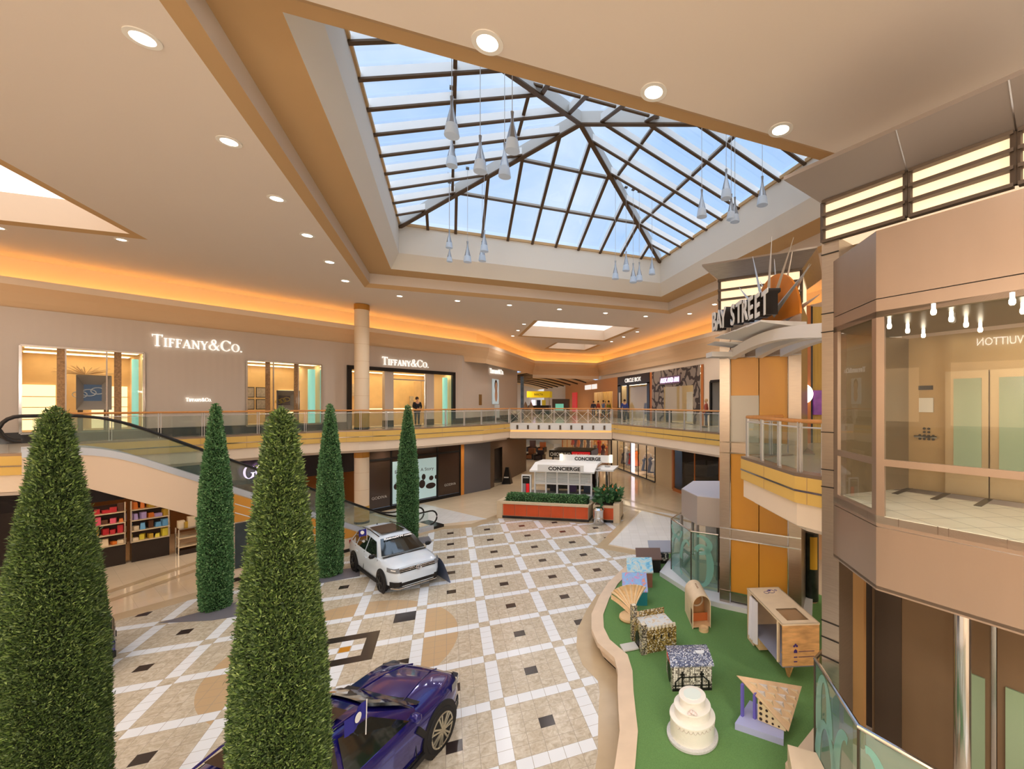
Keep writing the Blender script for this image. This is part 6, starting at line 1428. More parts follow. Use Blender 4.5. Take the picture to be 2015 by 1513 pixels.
# --- white SUV
hd = Vector((.452, -.892, 0)); lf = Vector((.892, .452, 0)); mid = (Vector((-2.154, 16.778, 0)) + Vector((-3.436, 19.304, 0))) / 2 + lf * .88
white_paint = mat('white_car_paint', (214, 228, 244), .22, spec=.5, coat=.6)
PW_ = dict(wb=2.79, w=1.84, fo=.90, ro=.95, wr=.36, spokes=5, rimm=mat('rim_black', (34, 32, 32), .35, .4), hood_front=.98,
          top=[(-2.35, .95), (-2.25, 1.05), (-1.9, 1.10), (.95, 1.08), (1.5, 1.06), (1.95, 1.01), (2.18, .95), (2.285, .72)], belt=[(-2.4, 1.06), (-1, 1.05), (1.0, 1.02), (1.8, .96), (2.3, .86)],
          cabin=[(1.08, 1.08, .74), (.32, 1.56, .60), (-.5, 1.63, .62), (-1.75, 1.57, .58), (-2.22, 1.12, .70)],
          sidewin=[[(.82, .06), (.30, .82), (-.28, .86), (-.30, .06)], [(-.38, .06), (-.36, .86), (-1.22, .86), (-1.28, .08)], [(-1.36, .1), (-1.30, .86), (-1.72, .78), (-1.98, .2)]],
          sunroof=(.12, -1.15, .44), doors=[.98, -.34, -1.34])
suv, sfx, sI = car('white_suv', 'white compact SUV with black wheels and a blue window flag, parked by the escalator', mid, hd, white_paint, PW_)
vw = MB(); R_ = .085; ex = 2.285 + .045; zc_ = .865
vw.tube([(ex, R_ * math.cos(a), zc_ + R_ * math.sin(a)) for a in [2 * math.pi * k / 24 for k in range(24)]], .011, 6, True)
for a, b in (((-.032, .07), (0, .012)), ((.032, .07), (0, .012)), ((-.065, .035), (-.03, -.065)), ((.065, .035), (.03, -.065)), ((-.03, -.065), (0, .0)), ((.03, -.065), (0, .0))): vw.bar((ex, a[0], zc_ + a[1]), (ex, b[0], zc_ + b[1]), .014, .014, (1, 0, 0))
vw.build('badge', chrome_m, suv)
M_ = Matrix.Translation(suv.location) @ Matrix.Rotation(suv.rotation_euler.z, 4, 'Z'); zs_ = (Vector((.32, 0, 1.56)) - Vector((1.08, 0, 1.08))).normalized()
a_ = M_ @ Vector((.49, .50 * -1, 1.51)); text('lettering', 'ReevesVW.com', white_m, suv, M_ @ Vector((.56, -.5, 1.535)), M_.to_3x3() @ Vector((0, 1, 0)), M_.to_3x3() @ zs_, .12, .004, fit=1.0, bold=.006)
f = flag(suv, M_ @ Vector((-.3, -.80, 1.46)), -1); f.rotation_euler.z = suv.rotation_euler.z + .6; tag(f, 'small blue flag with white emblem on the window of the white SUV', 'flag')
MB().lathe([(.03, 0), (.02, .03), (.006, .07)], (-1.6, 0, 1.6), 8).build('roof_antenna', black_m, suv)
# low blue-grey guard leaning by the nose of the white SUV
p = at_z(862, 1135, 0); o = MB().loft([[Vector((p.x, p.y, 0)) + Vector((.35 * t_ * -1, .75 * t_, .75 * math.sin(math.pi * (.15 + .8 * (t_ + 1) / 2)))) , Vector((p.x, p.y, 0)) + Vector((.35 * t_ * -1 + .06, .75 * t_, 0)), Vector((p.x, p.y, 0)) + Vector((.35 * t_ * -1 + .1, .75 * t_, 0))] for t_ in np.linspace(-1, 1, 12)]).build('curved_sign_panel', mat('grey_blue_panel', (96, 108, 136), .3, .3)); tag(o, 'low curved grey-blue panel standing on the floor at the nose of the white SUV', 'panel')
# --- blue SUV
blue_paint = mat('blue_car_paint', (34, 30, 118), .14, .35, spec=.6, coat=1.0)
hb_ = Vector((.6, .8, 0)); lb = Vector((-.8, .6, 0)); fa = Vector((-.14, 8.713, 0)) + lb * .98; midb = fa - hb_ * 1.487
PB_ = dict(wb=2.975, w=2.0, fo=.88, ro=1.05, wr=.40, spokes=7, rimm=mat('rim_silver', (196, 190, 170), .3, .7), hood_front=1.0,
          top=[(-2.54, .98), (-2.4, 1.08), (-2, 1.14), (.95, 1.14), (1.6, 1.13), (2.05, 1.06), (2.26, .97), (2.37, .72)], belt=[(-2.6, 1.10), (-1, 1.10), (1.0, 1.05), (1.8, 1.0), (2.4, .86)],
          cabin=[(1.0, 1.14, .80), (.12, 1.66, .64), (-.6, 1.74, .66), (-1.9, 1.66, .62), (-2.42, 1.16, .76)],
          sidewin=[[(.80, .06), (.12, .84), (-.46, .88), (-.5, .06)], [(-.58, .06), (-.54, .88), (-1.42, .86), (-1.5, .08)], [(-1.58, .1), (-1.5, .86), (-1.9, .8), (-2.15, .22)]],
          sunroof=(-.1, -1.4, .5), doors=[.85, -.54, -1.55], mirm=blue_paint, railm=blue_paint, beltm=mat('belt_dark_chrome', (150, 150, 156), .2, .8))
bmw, bfx, bI = car('blue_suv', 'large metallic dark blue SUV with bright-spoked wheels in the foreground', midb, hb_, blue_paint, PB_)
for sgn in (1, -1):
    MB().tube([(1.05, sgn * .52, 1.148), (1.5, sgn * .44, 1.150), (2.0, sgn * .34, 1.085), (2.25, sgn * .3, .985)], .012, 6).build('bonnet_crease', blue_paint, bmw, True)
    MB().bar((1.05, sgn * 1.0, .62), (.86, sgn * 1.005, .86), .03, .1).build('air_breather', arch_m, bmw)
Mb = Matrix.Translation(bmw.location) @ Matrix.Rotation(bmw.rotation_euler.z, 4, 'Z')
f = flag(bmw, Mb @ Vector((-.1, -.86, 1.52)), -1, .5); f.rotation_euler.z = bmw.rotation_euler.z; tag(f, 'small blue flag with white emblem on the window of the large blue SUV', 'flag')
third = copy_tree(bmw); third.location = (-10.1, 13.75, 0); third.rotation_euler = (0, 0, math.radians(28)); tag(third, 'blue SUV mostly hidden behind the big left hedge cone, only its nose showing', 'car')
for o_ in third.children:
    if o_.name.startswith('car_flag'): pass
# ================================================================== topiary cones
RP = [(0, .50), (.05, .53), (.2, .575), (.45, .565), (.6, .50), (.75, .39), (.86, .27), (.95, .17), (.985, .12), (1.0, .03)]
def cone_tree(name, label, c, H, R, n, leafs, size, seed, core, zmin=0.0, lump=.035, grate=True, wide=.3):
    t = thing(name, label, 'topiary tree', (c[0], c[1], 0), 0, None); r = np.random.default_rng(seed)
    prof = lambda f: float(np.interp(f, [a for a, _ in RP], [b for _, b in RP])) / .575 * R
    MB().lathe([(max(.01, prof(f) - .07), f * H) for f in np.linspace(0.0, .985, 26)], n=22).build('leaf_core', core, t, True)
    pts = []
    fs = np.linspace(max(0, zmin / H), 1, 300); wts = np.array([prof(f) for f in fs]); cdf = np.cumsum(wts) / wts.sum()
    for _ in range(n):
        f = float(np.interp(r.uniform(), cdf, fs)); a = r.uniform(0, 2 * math.pi); q = prof(f) - .02 + r.normal(0, lump * .5) + lump * math.sin(7 * a + 9 * f) * math.sin(23 * f + 3 * a) * .6
        pts.append(((q * math.cos(a), q * math.sin(a), f * H), (math.cos(a), math.sin(a), .8)))
    leafy('foliage', pts, size, leafs, seed, t, 1.0, wide)
    if grate: MB().lathe([(.03, 0), (.03, .1)], n=8).build('trunk', mat('trunk_bark', (70, 52, 36), .9), t)
    return t
def tree_at(x, d): p = at_d(x, 800, d); return (p.x, p.y)
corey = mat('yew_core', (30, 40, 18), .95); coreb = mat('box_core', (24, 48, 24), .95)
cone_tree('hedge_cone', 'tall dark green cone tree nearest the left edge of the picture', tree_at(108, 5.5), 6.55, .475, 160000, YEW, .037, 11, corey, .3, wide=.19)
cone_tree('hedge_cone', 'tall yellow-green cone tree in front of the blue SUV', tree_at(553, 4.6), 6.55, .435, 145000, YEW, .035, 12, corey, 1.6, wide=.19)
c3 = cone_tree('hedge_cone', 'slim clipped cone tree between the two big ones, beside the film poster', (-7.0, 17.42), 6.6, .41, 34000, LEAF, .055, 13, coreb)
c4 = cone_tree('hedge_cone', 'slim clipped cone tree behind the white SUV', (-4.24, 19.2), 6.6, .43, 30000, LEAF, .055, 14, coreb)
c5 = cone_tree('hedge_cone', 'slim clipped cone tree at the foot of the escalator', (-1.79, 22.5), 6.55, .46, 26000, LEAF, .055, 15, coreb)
slate_m = mat('slate_tree_grate', (116, 114, 124), .35)
for (x, y), l in (((-7.0, 17.42), 'beside the film poster'), ((-4.24, 19.2), 'behind the white SUV'), ((-1.79, 22.5), 'at the foot of the escalator')):
    o = MB().prism([(x - 1.1, y - .62), (x + .95, y + .45), (x + 1.15, y - .95), (x + .3, y - 1.0)] if x < -6 else [(x - 1.0, y - 1.0), (x + 1.1, y - .6), (x + .9, y + .45), (x - .9, y + .2)], .008, .02).build('tree_grate', slate_m); tag(o, 'flat slate grate under the slim cone tree ' + l, 'tree grate')
# ================================================================== pendant lamps under the glass roof
pend_m = mat('pendant_metal', (176, 172, 170), .25, .85); pglass = mat('pendant_glass', (176, 186, 198), .25, emit=((196, 220, 250), .12)); cable_m = mat('pendant_cable', (190, 188, 186), .4)
def roof_z(u, v): return ZG + (APEX.z - ZG) * max(0, min(1 - abs(u - 4.505) / 6.555, 1 - abs(v - 14.81) / 6.31))
def pendant(x, y0, y1, d, label, group):
    p = at_d(x, y1, d); L = (y1 - y0) * d / FL; t = thing('pendant_lamp', label, 'pendant lamp', p, 0, group); k = L / .9
    MB().lathe([(.13 * k, .26 * k), (.045 * k, .62 * k), (.028 * k, .76 * k), (.04 * k, .9 * k)], n=16).build('metal_cone', pend_m, t, True)
    MB().lathe([(.165 * k, 0), (.168 * k, .015), (.13 * k, .26 * k)], n=16).build('glass_shade', pglass, t, True)
    top_ = roof_z(p.x, p.y) + .24; MB().tube([(0, 0, .88 * k), (0, 0, top_ - p.z)], .008, 5).build('cable', cable_m, t); MB().box((0, 0, top_ - p.z - .06), (.12, .12, .06)).build('ceiling_cup', dsteel_m, t)
CL = [('near left', 9.9, [(889, 190, 268), (889, 268, 327), (945, 267, 338), (1008, 220, 298), (993, 282, 348)]),
      ('far left', 16.7, [(884, 452, 488), (884.5, 485, 515), (920, 475, 516), (953, 453, 495), (949, 475, 514)]),
      ('far right', 18.8, [(1211, 513, 549), (1232, 495, 533), (1246, 518, 556), (1258, 516, 553), (1283, 505, 540)]),
      ('near right', 12.5, [(1381, 373, 427), (1429, 333, 391), (1439, 382, 432), (1446, 388, 437), (1500, 347, 404)])]
for nm, d, L in CL:
    xs = sorted(q[0] for q in L)
    for x, y0, y1 in L:
        dd = d * (1.0 if nm != 'near left' else 70 / max(60, (y1 - y0))) + (.6 if (y1 in (327, 515, 514)) else 0)
        o_ = ORD[xs.index(x)].replace('nearest', 'first'); pendant(x, y0, y1, dd, '%s cone pendant lamp from the left in the %s cluster under the glass roof' % (o_, nm), 'pendants of the %s cluster' % nm)
# ================================================================== artist-made pet houses on the turf
ZT_ = .45; WX = Vector((_c, -_s, 0)); WY = Vector((_s, _c, 0))
ply_m = mat('plywood', (232, 196, 150), .55, noise=.12, nscale=2.5, stretch=(1, 1, 6)); plyl = mat('pale_plywood', (238, 214, 182), .55, noise=.08, nscale=3)
def mosaic(name, a, b, c, scale, rnd=1.0):
    m = bpy.data.materials.new(name); m.use_nodes = True; t = m.node_tree; bs = t.nodes['Principled BSDF']; v = t.nodes.new('ShaderNodeTexVoronoi'); v.inputs['Scale'].default_value = scale; v.inputs['Randomness'].default_value = rnd
    v2 = t.nodes.new('ShaderNodeTexVoronoi'); v2.feature = 'DISTANCE_TO_EDGE'; v2.inputs['Scale'].default_value = scale; v2.inputs['Randomness'].default_value = rnd
    tc_ = t.nodes.new('ShaderNodeTexCoord'); sp = t.nodes.new('ShaderNodeSeparateColor'); r = t.nodes.new('ShaderNodeValToRGB'); r.color_ramp.elements[0].color = lin(*a); r.color_ramp.elements[1].color = lin(*b); r.color_ramp.interpolation = 'CONSTANT'; r.color_ramp.elements[1].position = .5; e = r.color_ramp.elements.new(.8); e.color = lin(*c)
    l = t.nodes.new('ShaderNodeMath'); l.operation = 'LESS_THAN'; l.inputs[1].default_value = .06; mx = t.nodes.new('ShaderNodeMix'); mx.data_type = 'RGBA'; mx.inputs[7].default_value = lin(60, 54, 50)
    t.links.new(tc_.outputs['Object'], v.inputs['Vector']); t.links.new(tc_.outputs['Object'], v2.inputs['Vector']); t.links.new(v.outputs['Color'], sp.inputs[0]); t.links.new(sp.outputs[0], r.inputs['Fac']); t.links.new(v2.outputs['Distance'], l.inputs[0]); t.links.new(l.outputs[0], mx.inputs[0]); t.links.new(r.outputs['Color'], mx.inputs[6]); t.links.new(mx.outputs[2], bs.inputs['Base Color']); bs.inputs['Roughness'].default_value = .25; return m
def paint_tex(name, cols, scale):
    m = bpy.data.materials.new(name); m.use_nodes = True; t = m.node_tree; b = t.nodes['Principled BSDF']; n = t.nodes.new('ShaderNodeTexNoise'); n.inputs['Scale'].default_value = scale; n.inputs['Distortion'].default_value = 2.5; n.inputs['Detail'].default_value = 3
    tc_ = t.nodes.new('ShaderNodeTexCoord'); r = t.nodes.new('ShaderNodeValToRGB'); el = r.color_ramp.elements; el[0].position = .3; el[1].position = .7; el[0].color = lin(*cols[0]); el[1].color = lin(*cols[-1])
    for i, c in enumerate(cols[1:-1]): e = el.new(.3 + .4 * (i + 1) / (len(cols) - 1)); e.color = lin(*c)
    t.links.new(tc_.outputs['Object'], n.inputs['Vector']); t.links.new(n.outputs['Fac'], r.inputs['Fac']); t.links.new(r.outputs['Color'], b.inputs['Base Color']); b.inputs['Roughness'].default_value = .5; return m
def house(name, label, x, y): return thing(name, label, 'pet house', (x, y, ZT_))
def FP(o, a, b, z): return Vector((o[0], o[1], ZT_ + z)) + WX * a + WY * b
def slant_house(name, label, o, w, d, hf, hb, wallm, roofm, over=.08, hole=True, th=.035):
    t = house(name, label, *o); mb = MB()
    A = [FP(o, -w / 2, -d / 2, 0), FP(o, w / 2, -d / 2, 0), FP(o, w / 2, d / 2, 0), FP(o, -w / 2, d / 2, 0)]; B = [FP(o, -w / 2, -d / 2, hf), FP(o, w / 2, -d / 2, hf), FP(o, w / 2, d / 2, hb), FP(o, -w / 2, d / 2, hb)]
    mb.loft([A, B]); part(mb, 'walls', wallm, t); sl = (hb - hf) / d
    q = lambda a, b, z: FP(o, a, b, hf + (b + d / 2) * sl + z)
    part(MB().loft([[q(-w / 2 - over, -d / 2 - over, 0), q(w / 2 + over, -d / 2 - over, 0), q(w / 2 + over, d / 2 + over, 0), q(-w / 2 - over, d / 2 + over, 0)], [q(-w / 2 - over, -d / 2 - over, th), q(w / 2 + over, -d / 2 - over, th), q(w / 2 + over, d / 2 + over, th), q(-w / 2 - over, d / 2 + over, th)]]), 'roof', roofm, t)
    if hole: part(MB().poly([FP(o, w / 2 + .004, -.02, .25) + WY * (.16 * math.cos(k * math.pi / 10)) + Vector((0, 0, .2 * math.sin(k * math.pi / 10))) for k in range(20)]), 'entrance_hole', black_m, t)
    return t
slant_house('pet_house', 'small pet house with grey ribbed roof, farthest back on the turf', (7.72, 14.75), .62, .5, .5, .62, mosaic('mosaic_black_white', (30, 30, 30), (220, 216, 208), (120, 110, 96), 16), mat('ribbed_grey_roof', (150, 154, 168), .5, .2), .14)
slant_house('pet_house', 'black pet house with plain brown slanted roof', (6.92, 14.15), .85, .55, .48, .66, black_m, mat('brown_roof', (104, 80, 72), .6), .04)
slant_house('pet_house', 'pet house with pale blue sky-painted roof and red-brown walls', (6.1, 13.15), .82, .6, .50, .74, mat('redbrown_wall', (140, 92, 74), .7), paint_tex('painted_sky', [(90, 170, 214), (150, 206, 230), (210, 214, 206), (120, 190, 222)], 3), .03)
slant_house('pet_house', 'teal pet house with swirling blue and orange painted roof', (5.42, 12.05), .74, .6, .42, .72, mat('teal_wall', (32, 120, 130), .6), paint_tex('painted_swirl', [(240, 150, 80), (150, 160, 220), (130, 190, 230), (180, 150, 210), (236, 120, 90)], 3.2), .02)
# clam shell
o = (4.86, 11.12); t = house('shell_house', 'open clam shell of fanned pale wooden slats on the turf', *o)
hinge = FP(o, .08, .1, .14); part(MB().lathe([(.30, 0), (.34, .05), (.33, .10), (.2, .14)], tuple(FP(o, .02, 0, 0)), 20), 'base_shell', ply_m, t, True)
axis = (WY * .55 + Vector((0, 0, .95)) - WX * .1).normalized()
def shp(a, r): d = WX * math.sin(a) + Vector((0, 0, 1)) * math.cos(a) * .92; return hinge + d * r + WY * (.42 * math.sin(r * 2.1)) - WY * (.32 * math.cos(a * 1.1) * r)
N_ = 11
for k in range(N_):
    a0, a1 = -.95 + 1.5 * k / N_, -.95 + 1.5 * (k + 1) / N_; am_ = (a0 + a1) / 2; mb = MB(); rows = []
    for r_ in np.linspace(.05, .80, 8):
        p0, pm, p1 = shp(a0, r_ * .97), shp(am_, r_) - WY * .05 * r_, shp(a1, r_ * .97); rows.append([p0, pm, p1, p1 + WY * .025, pm + WY * .025, p0 + WY * .025])
    mb.loft(rows); part(mb, 'shell_slat', (plyl, ply_m)[k % 2], t)
mb = MB(); rows = []
for r_ in np.linspace(.1, .72, 7): p = shp(-1.0, r_); q = p - WY * .16 + Vector((0, 0, -.06)); rows.append([p, q, q + WX * -.02, p + WX * -.02])
mb.loft(rows); part(mb, 'side_cheek', ply_m, t); part(MB().lathe([(.07, -.05), (.07, .05)], tuple(hinge - WY * .24), 14, tuple(WY)), 'hinge_disc', ply_m, t)
# castle
o0 = Vector((4.45, 9.41, ZT_)); ex = Vector((.9985, -.055, 0)); ey = Vector((.055, .9985, 0)); ang = math.atan2(ex.y, ex.x)
gold_mo = mosaic('gold_mosaic', (120, 98, 50), (196, 168, 96), (232, 226, 206), 40); t = house('castle_house', 'gold mosaic castle with battlements and a drawbridge', 4.9, 9.7)
def cb2(a, b, z, sa, sb, sz): return MB().box(tuple(o0 + ex * a + ey * b + Vector((0, 0, z))), (sa, sb, sz), ang)
part(cb2(.46, .36, 0, .9, .72, .56), 'walls', gold_mo, t); part(cb2(.5, .38, .56, .78, .56, .015), 'roof_plate', paint_tex('castle_roof', [(196, 206, 216), (224, 226, 226), (200, 160, 90)], 4), t)
cr2 = MB()
for k in range(9): q = cb2(.06 + k * .1, .02, .56, .05, .05, .08); cr2.add(q.v, q.f)
part(cr2, 'battlement', mat('castle_white', (226, 218, 200), .5), t); part(cb2(.55, .72, .5, .7, .05, .2), 'rear_parapet', gold_mo, t)
for a, b, h in ((.03, .04, .72), (.03, .7, .9)):
    part(cb2(a, b, 0, .14, .14, h), 'turret', mosaic('silver_mosaic', (90, 84, 74), (190, 184, 172), (220, 206, 160), 40), t); part(cb2(a, b, h, .1, .1, .01), 'turret_top', mat('castle_white', (226, 218, 200)), t)
for k in range(3): part(cb2(.3 + k * .2, -.003, .32, .035, .01, .09), 'window_slit', black_m, t)
part(MB().poly([o0 + ey * (.36 + .14 * math.cos(j * math.pi / 10)) - ex * .004 + Vector((0, 0, .2 + .2 * max(-1, math.sin(j * math.pi / 10)))) for j in range(20)]), 'gate_opening', black_m, t)
part(cb2(-.22, .36, .02, .4, .3, .035), 'drawbridge', mat('drawbridge_grey', (206, 204, 200), .5), t)
# bridge mosaic house
o0 = Vector((4.47, 7.98, ZT_)); ex = Vector((.949, -.316, 0)); ey = Vector((.316, .949, 0)); ang = math.atan2(ex.y, ex.x); t = house('mosaic_house', 'mosaic pet house with a black tower-bridge picture on its wall', 4.9, 8.3)
wm = mosaic('white_brick_mosaic', (236, 232, 222), (206, 200, 188), (150, 144, 134), 26, .25); rm_ = mosaic('blue_pebble_mosaic', (96, 106, 140), (170, 180, 206), (226, 230, 240), 40)
Lx, Ly = .86, .72
prof = [(0, .52), (.12, .57), (.4, .62), (.62, .61), (Ly + .02, .54)]
pt = lambda a, b, z: o0 + ex * a + ey * b + Vector((0, 0, z))
part(MB().loft([[pt(a, 0, 0), pt(a, Ly, 0)] + [pt(a, b, z - .02) for b, z in prof[::-1]] for a in (0, Lx)]), 'walls', wm, t)
part(MB().loft([[pt(a, b - .02, z) for b, z in prof] + [pt(a, b - .02, z + .03) for b, z in prof[::-1]] for a in (-.04, Lx + .04)]), 'roof', rm_, t, True)
sw_ = MB()
for a0_, z0_, a1_, z1_ in ((.2, .0, .24, .36), (.62, .0, .66, .36), (.19, .28, .67, .31), (.17, .33, .27, .37), (.59, .33, .69, .37), (.2, .37, .24, .42), (.62, .37, .66, .42), (.02, .1, .84, .13), (.05, .0, .09, .2), (.77, .0, .81, .2), (.0, .0, .86, .06)): sw_.quad(pt(a0_, -.006, z0_), pt(a1_, -.006, z0_), pt(a1_, -.006, z1_), pt(a0_, -.006, z1_))
for s_, e_ in (((.22, .33), (.07, .2)), ((.64, .33), (.79, .2))): sw_.bar(pt(s_[0], -.006, s_[1]), pt(e_[0], -.006, e_[1]), .01, .025)
part(sw_, 'bridge_picture', mat('tile_black', (36, 34, 34), .3), t)
part(MB().poly([pt(-.006, .36 + .2 * math.cos(j * math.pi / 12), .22 + .22 * math.sin(j * math.pi / 12)) for j in range(24)]), 'entrance_hole', black_m, t); part(MB().quad(pt(-.008, .1, .44), pt(-.008, .6, .44), pt(-.008, .6, .52), pt(-.008, .1, .52)), 'red_panel', mat('sign_red', (206, 30, 36)), t)
part(MB().lathe([(.1, 0), (.1, .01)], tuple(pt(.68, .34, .638)), 20), 'roof_swirl', mat('pearl_tile', (226, 232, 240), .3), t)
# wedding cake
cc = Vector((4.23, 6.80, ZT_)); t = house('cake_house', 'white three-tier wedding cake on a round silver board', cc.x, cc.y); ice = mat('cake_icing', (240, 236, 228), .5, bump=.25, nscale=26)
MB().lathe([(.45, 0), (.47, .01), (.47, .05), (.45, .055)], n=48).build('cake_board', mat('cake_board', (206, 206, 206), .4, noise=.1, nscale=30), t, True)
for z0_, z1_, r_ in ((.055, .40, .405), (.40, .58, .325), (.58, .75, .235)): MB().lathe([(r_, z0_), (r_, z1_ - .03), (r_ + .015, z1_ - .02), (r_ + .012, z1_), (r_ - .03, z1_ + .008)], n=48).build('tier', ice, t, True)
MB().lathe([(.16, .758), (.16, .766), (.0, .767)], n=32).build('top_disc', mat('cake_top', (226, 238, 234), .4), t)
gm = MB()
for k in range(14):
    a = 3.4 + k * .2; gm.tube([(.408 * math.cos(a + j * .05), .408 * math.sin(a + j * .05), .36 - .05 * math.sin(j * math.pi / 4)) for j in range(5)], .006, 5)
gm.build('icing_garland', mat('icing_shadow', (206, 196, 186), .6), t)
for k in range(5): a = 4.0 + k * .05; MB().lathe([(.01, 0), (.035, .015), (.02, .035), (.005, .04)], (.30 * math.cos(a + .2 * (k % 2)), .30 * math.sin(a + .2 * (k % 2)), .585 + .02 * (k % 3)), 8).build('icing_rose', mat('icing_rose', (236, 214, 210), .5), t, True)
# arched tunnel
o0 = Vector((6.22, 9.98, ZT_)); ex = Vector((.977, -.215, 0)); ey = Vector((.333, .943, 0)); t = house('arched_house', 'arched plywood tunnel kennel with open front', 6.7, 10.4); w_, d_, h_ = .52, 1.05, .90
pt = lambda a, b, z: o0 + ex * a + ey * b + Vector((0, 0, z))
def archpts(b, off): return [pt(w_ / 2 - (w_ / 2 - off) * math.cos(k * math.pi / 14), b, (h_ - w_ / 2) + (w_ / 2 - off) * math.sin(k * math.pi / 14)) for k in range(15)]
def ring_(b): return [pt(0, b, 0)] + archpts(b, 0) + [pt(w_, b, 0), pt(w_ - .02, b, 0)] + archpts(b, .02)[::-1] + [pt(.02, b, 0)]
part(MB().loft([ring_(.0), ring_(d_)]), 'arched_shell', plyl, t, True); part(MB().quad(pt(0, 0, .04), pt(w_, 0, .04), pt(w_, d_, .04), pt(0, d_, .04)), 'floor_board', ply_m, t)
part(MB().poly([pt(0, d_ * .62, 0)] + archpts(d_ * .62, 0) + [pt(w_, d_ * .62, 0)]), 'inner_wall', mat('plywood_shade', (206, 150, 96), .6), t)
part(MB().lathe([(.2, 0), (.2, .012), (.15, .012), (.15, 0)], tuple(pt(w_ / 2, d_ * .6, .5)), 28, tuple(ey), False), 'porthole_ring', plyl, t)
part(MB().quad(pt(.02, .3, .05), pt(w_ - .02, .3, .05), pt(w_ - .02, .3, .28), pt(.02, .3, .28)), 'copper_kickboard', mat('copper_board', (200, 110, 60), .5), t)
for a in (-.004, w_ + .004): part(MB().quad(pt(a, .05, .1), pt(a, .22, .1), pt(a, .22, .5), pt(a, .05, .5)), 'side_slot', mat('slot_dark', (110, 84, 60), .7), t)
for k in range(4): part(MB().quad(*[pt(w_ / 2 + a, .45 + .09 * k + b, h_ + .002) for a, b in ((-.02, 0), (.025, .01), (.025, .06), (-.02, .05))]), 'burnt_mark', mat('burnt_print', (150, 104, 70), .6), t)
bw = MB().lathe([(.13, 0), (.13, .1), (.11, .1), (.1, .06), (0, .06)], tuple(pt(w_ * .55, -.12, 0)), 24, None, False).build('food_bowl', ply_m, None, True); tag(bw, 'round wooden bowl in front of the arched kennel', 'bowl')
# plywood pavilion
Tq = [Vector((7.31, 9.07, 0)), Vector((8.11, 8.82, 0)), Vector((7.63, 7.09, 0)), Vector((6.83, 7.30, 0))]; t = house('plywood_pavilion', 'large plywood house with white curtain and roof window', 7.45, 8.1); zT, zB = 1.77, .84
el = (Tq[3] - Tq[0]); ll = el.length; el.normalize(); ew = (Tq[1] - Tq[0]); lw_ = ew.length; ew.normalize(); pt = lambda a, b, z: Tq[0] + el * a + ew * b + Vector((0, 0, z))
part(MB().sheet([(0, 0), (ll, 0), (ll, lw_), (0, lw_)], [rect(ll * .62, ll * .92, lw_ * .22, lw_ * .82)], pt(0, 0, zT), el, ew), 'roof_board', plyl, t); part(MB().sheet([(0, 0), (ll, 0), (ll, lw_), (0, lw_)], [rect(ll * .62, ll * .92, lw_ * .22, lw_ * .82)], pt(0, 0, zT - .035), el, ew), 'roof_board', plyl, t)
part(MB().quad(pt(ll * .62, lw_ * .22, zT - .02), pt(ll * .92, lw_ * .22, zT - .02), pt(ll * .92, lw_ * .82, zT - .02), pt(ll * .62, lw_ * .82, zT - .02)), 'roof_window', mat('roof_window', (170, 136, 100), .1, .3), t)
fr = MB()
for A, B in (((0, 0), (ll, 0)), ((ll, 0), (ll, lw_)), ((ll, lw_), (0, lw_)), ((0, lw_), (0, 0))): fr.bar(pt(*A, zT - .018), pt(*B, zT - .018), .02, .036)
part(fr, 'edge_strip', plyl, t)
pw_m = mat('grained_plywood', (222, 170, 112), .5, noise=.3, nscale=3, stretch=(1, 1, 4))
part(MB().loft([[pt(ll, 0, zB), pt(ll, lw_, zB), pt(ll, lw_, zT - .03), pt(ll, 0, zT - .03)], [pt(ll - .03, 0, zB), pt(ll - .03, lw_, zB), pt(ll - .03, lw_, zT - .03), pt(ll - .03, 0, zT - .03)]]), 'end_board', pw_m, t)
part(MB().loft([[pt(0, 0, ZT_ + .01), pt(ll * .2, 0, ZT_ + .01), pt(ll * .2, 0, .9), pt(ll * .12, 0, 1.0), pt(ll * .12, 0, zT - .03), pt(0, 0, zT - .03)], [pt(0, .03, ZT_ + .01), pt(ll * .2, .03, ZT_ + .01), pt(ll * .2, .03, .9), pt(ll * .12, .03, 1.0), pt(ll * .12, .03, zT - .03), pt(0, .03, zT - .03)]]), 'side_board', plyl, t)
part(MB().loft([[pt(0, 0, ZT_ + .01), pt(0, lw_, ZT_ + .01), pt(0, lw_, zT - .03), pt(0, 0, zT - .03)], [pt(.03, 0, ZT_ + .01), pt(.03, lw_, ZT_ + .01), pt(.03, lw_, zT - .03), pt(.03, 0, zT - .03)]]), 'end_board', plyl, t)
part(MB().quad(pt(0, lw_, ZT_ + .2), pt(ll, lw_, zB), pt(ll, lw_, zT - .03), pt(0, lw_, zT - .03)), 'rear_board', pw_m, t)
part(MB().quad(pt(.03, 0, zB - .02), pt(ll, 0, zB - .02), pt(ll, lw_, zB - .02), pt(.03, lw_, zB - .02)), 'floor_board', mat('grey_mat', (150, 152, 170), .7), t)
part(MB().bar(pt(ll * .9, 0, zB + .0), pt(ll * .9, 0, zT - .03), .05, .05), 'post', plyl, t)
part(MB().loft([[pt(ll * .84, lw_ * .3, ZT_ + .005), pt(ll * .88, lw_ * .3, ZT_ + .005), pt(ll * .98, lw_ * .3, zB), pt(ll * .7, lw_ * .3, zB)], [pt(ll * .84, lw_ * .34, ZT_ + .005), pt(ll * .88, lw_ * .34, ZT_ + .005), pt(ll * .98, lw_ * .34, zB), pt(ll * .7, lw_ * .34, zB)]]), 'wedge_leg', pw_m, t)
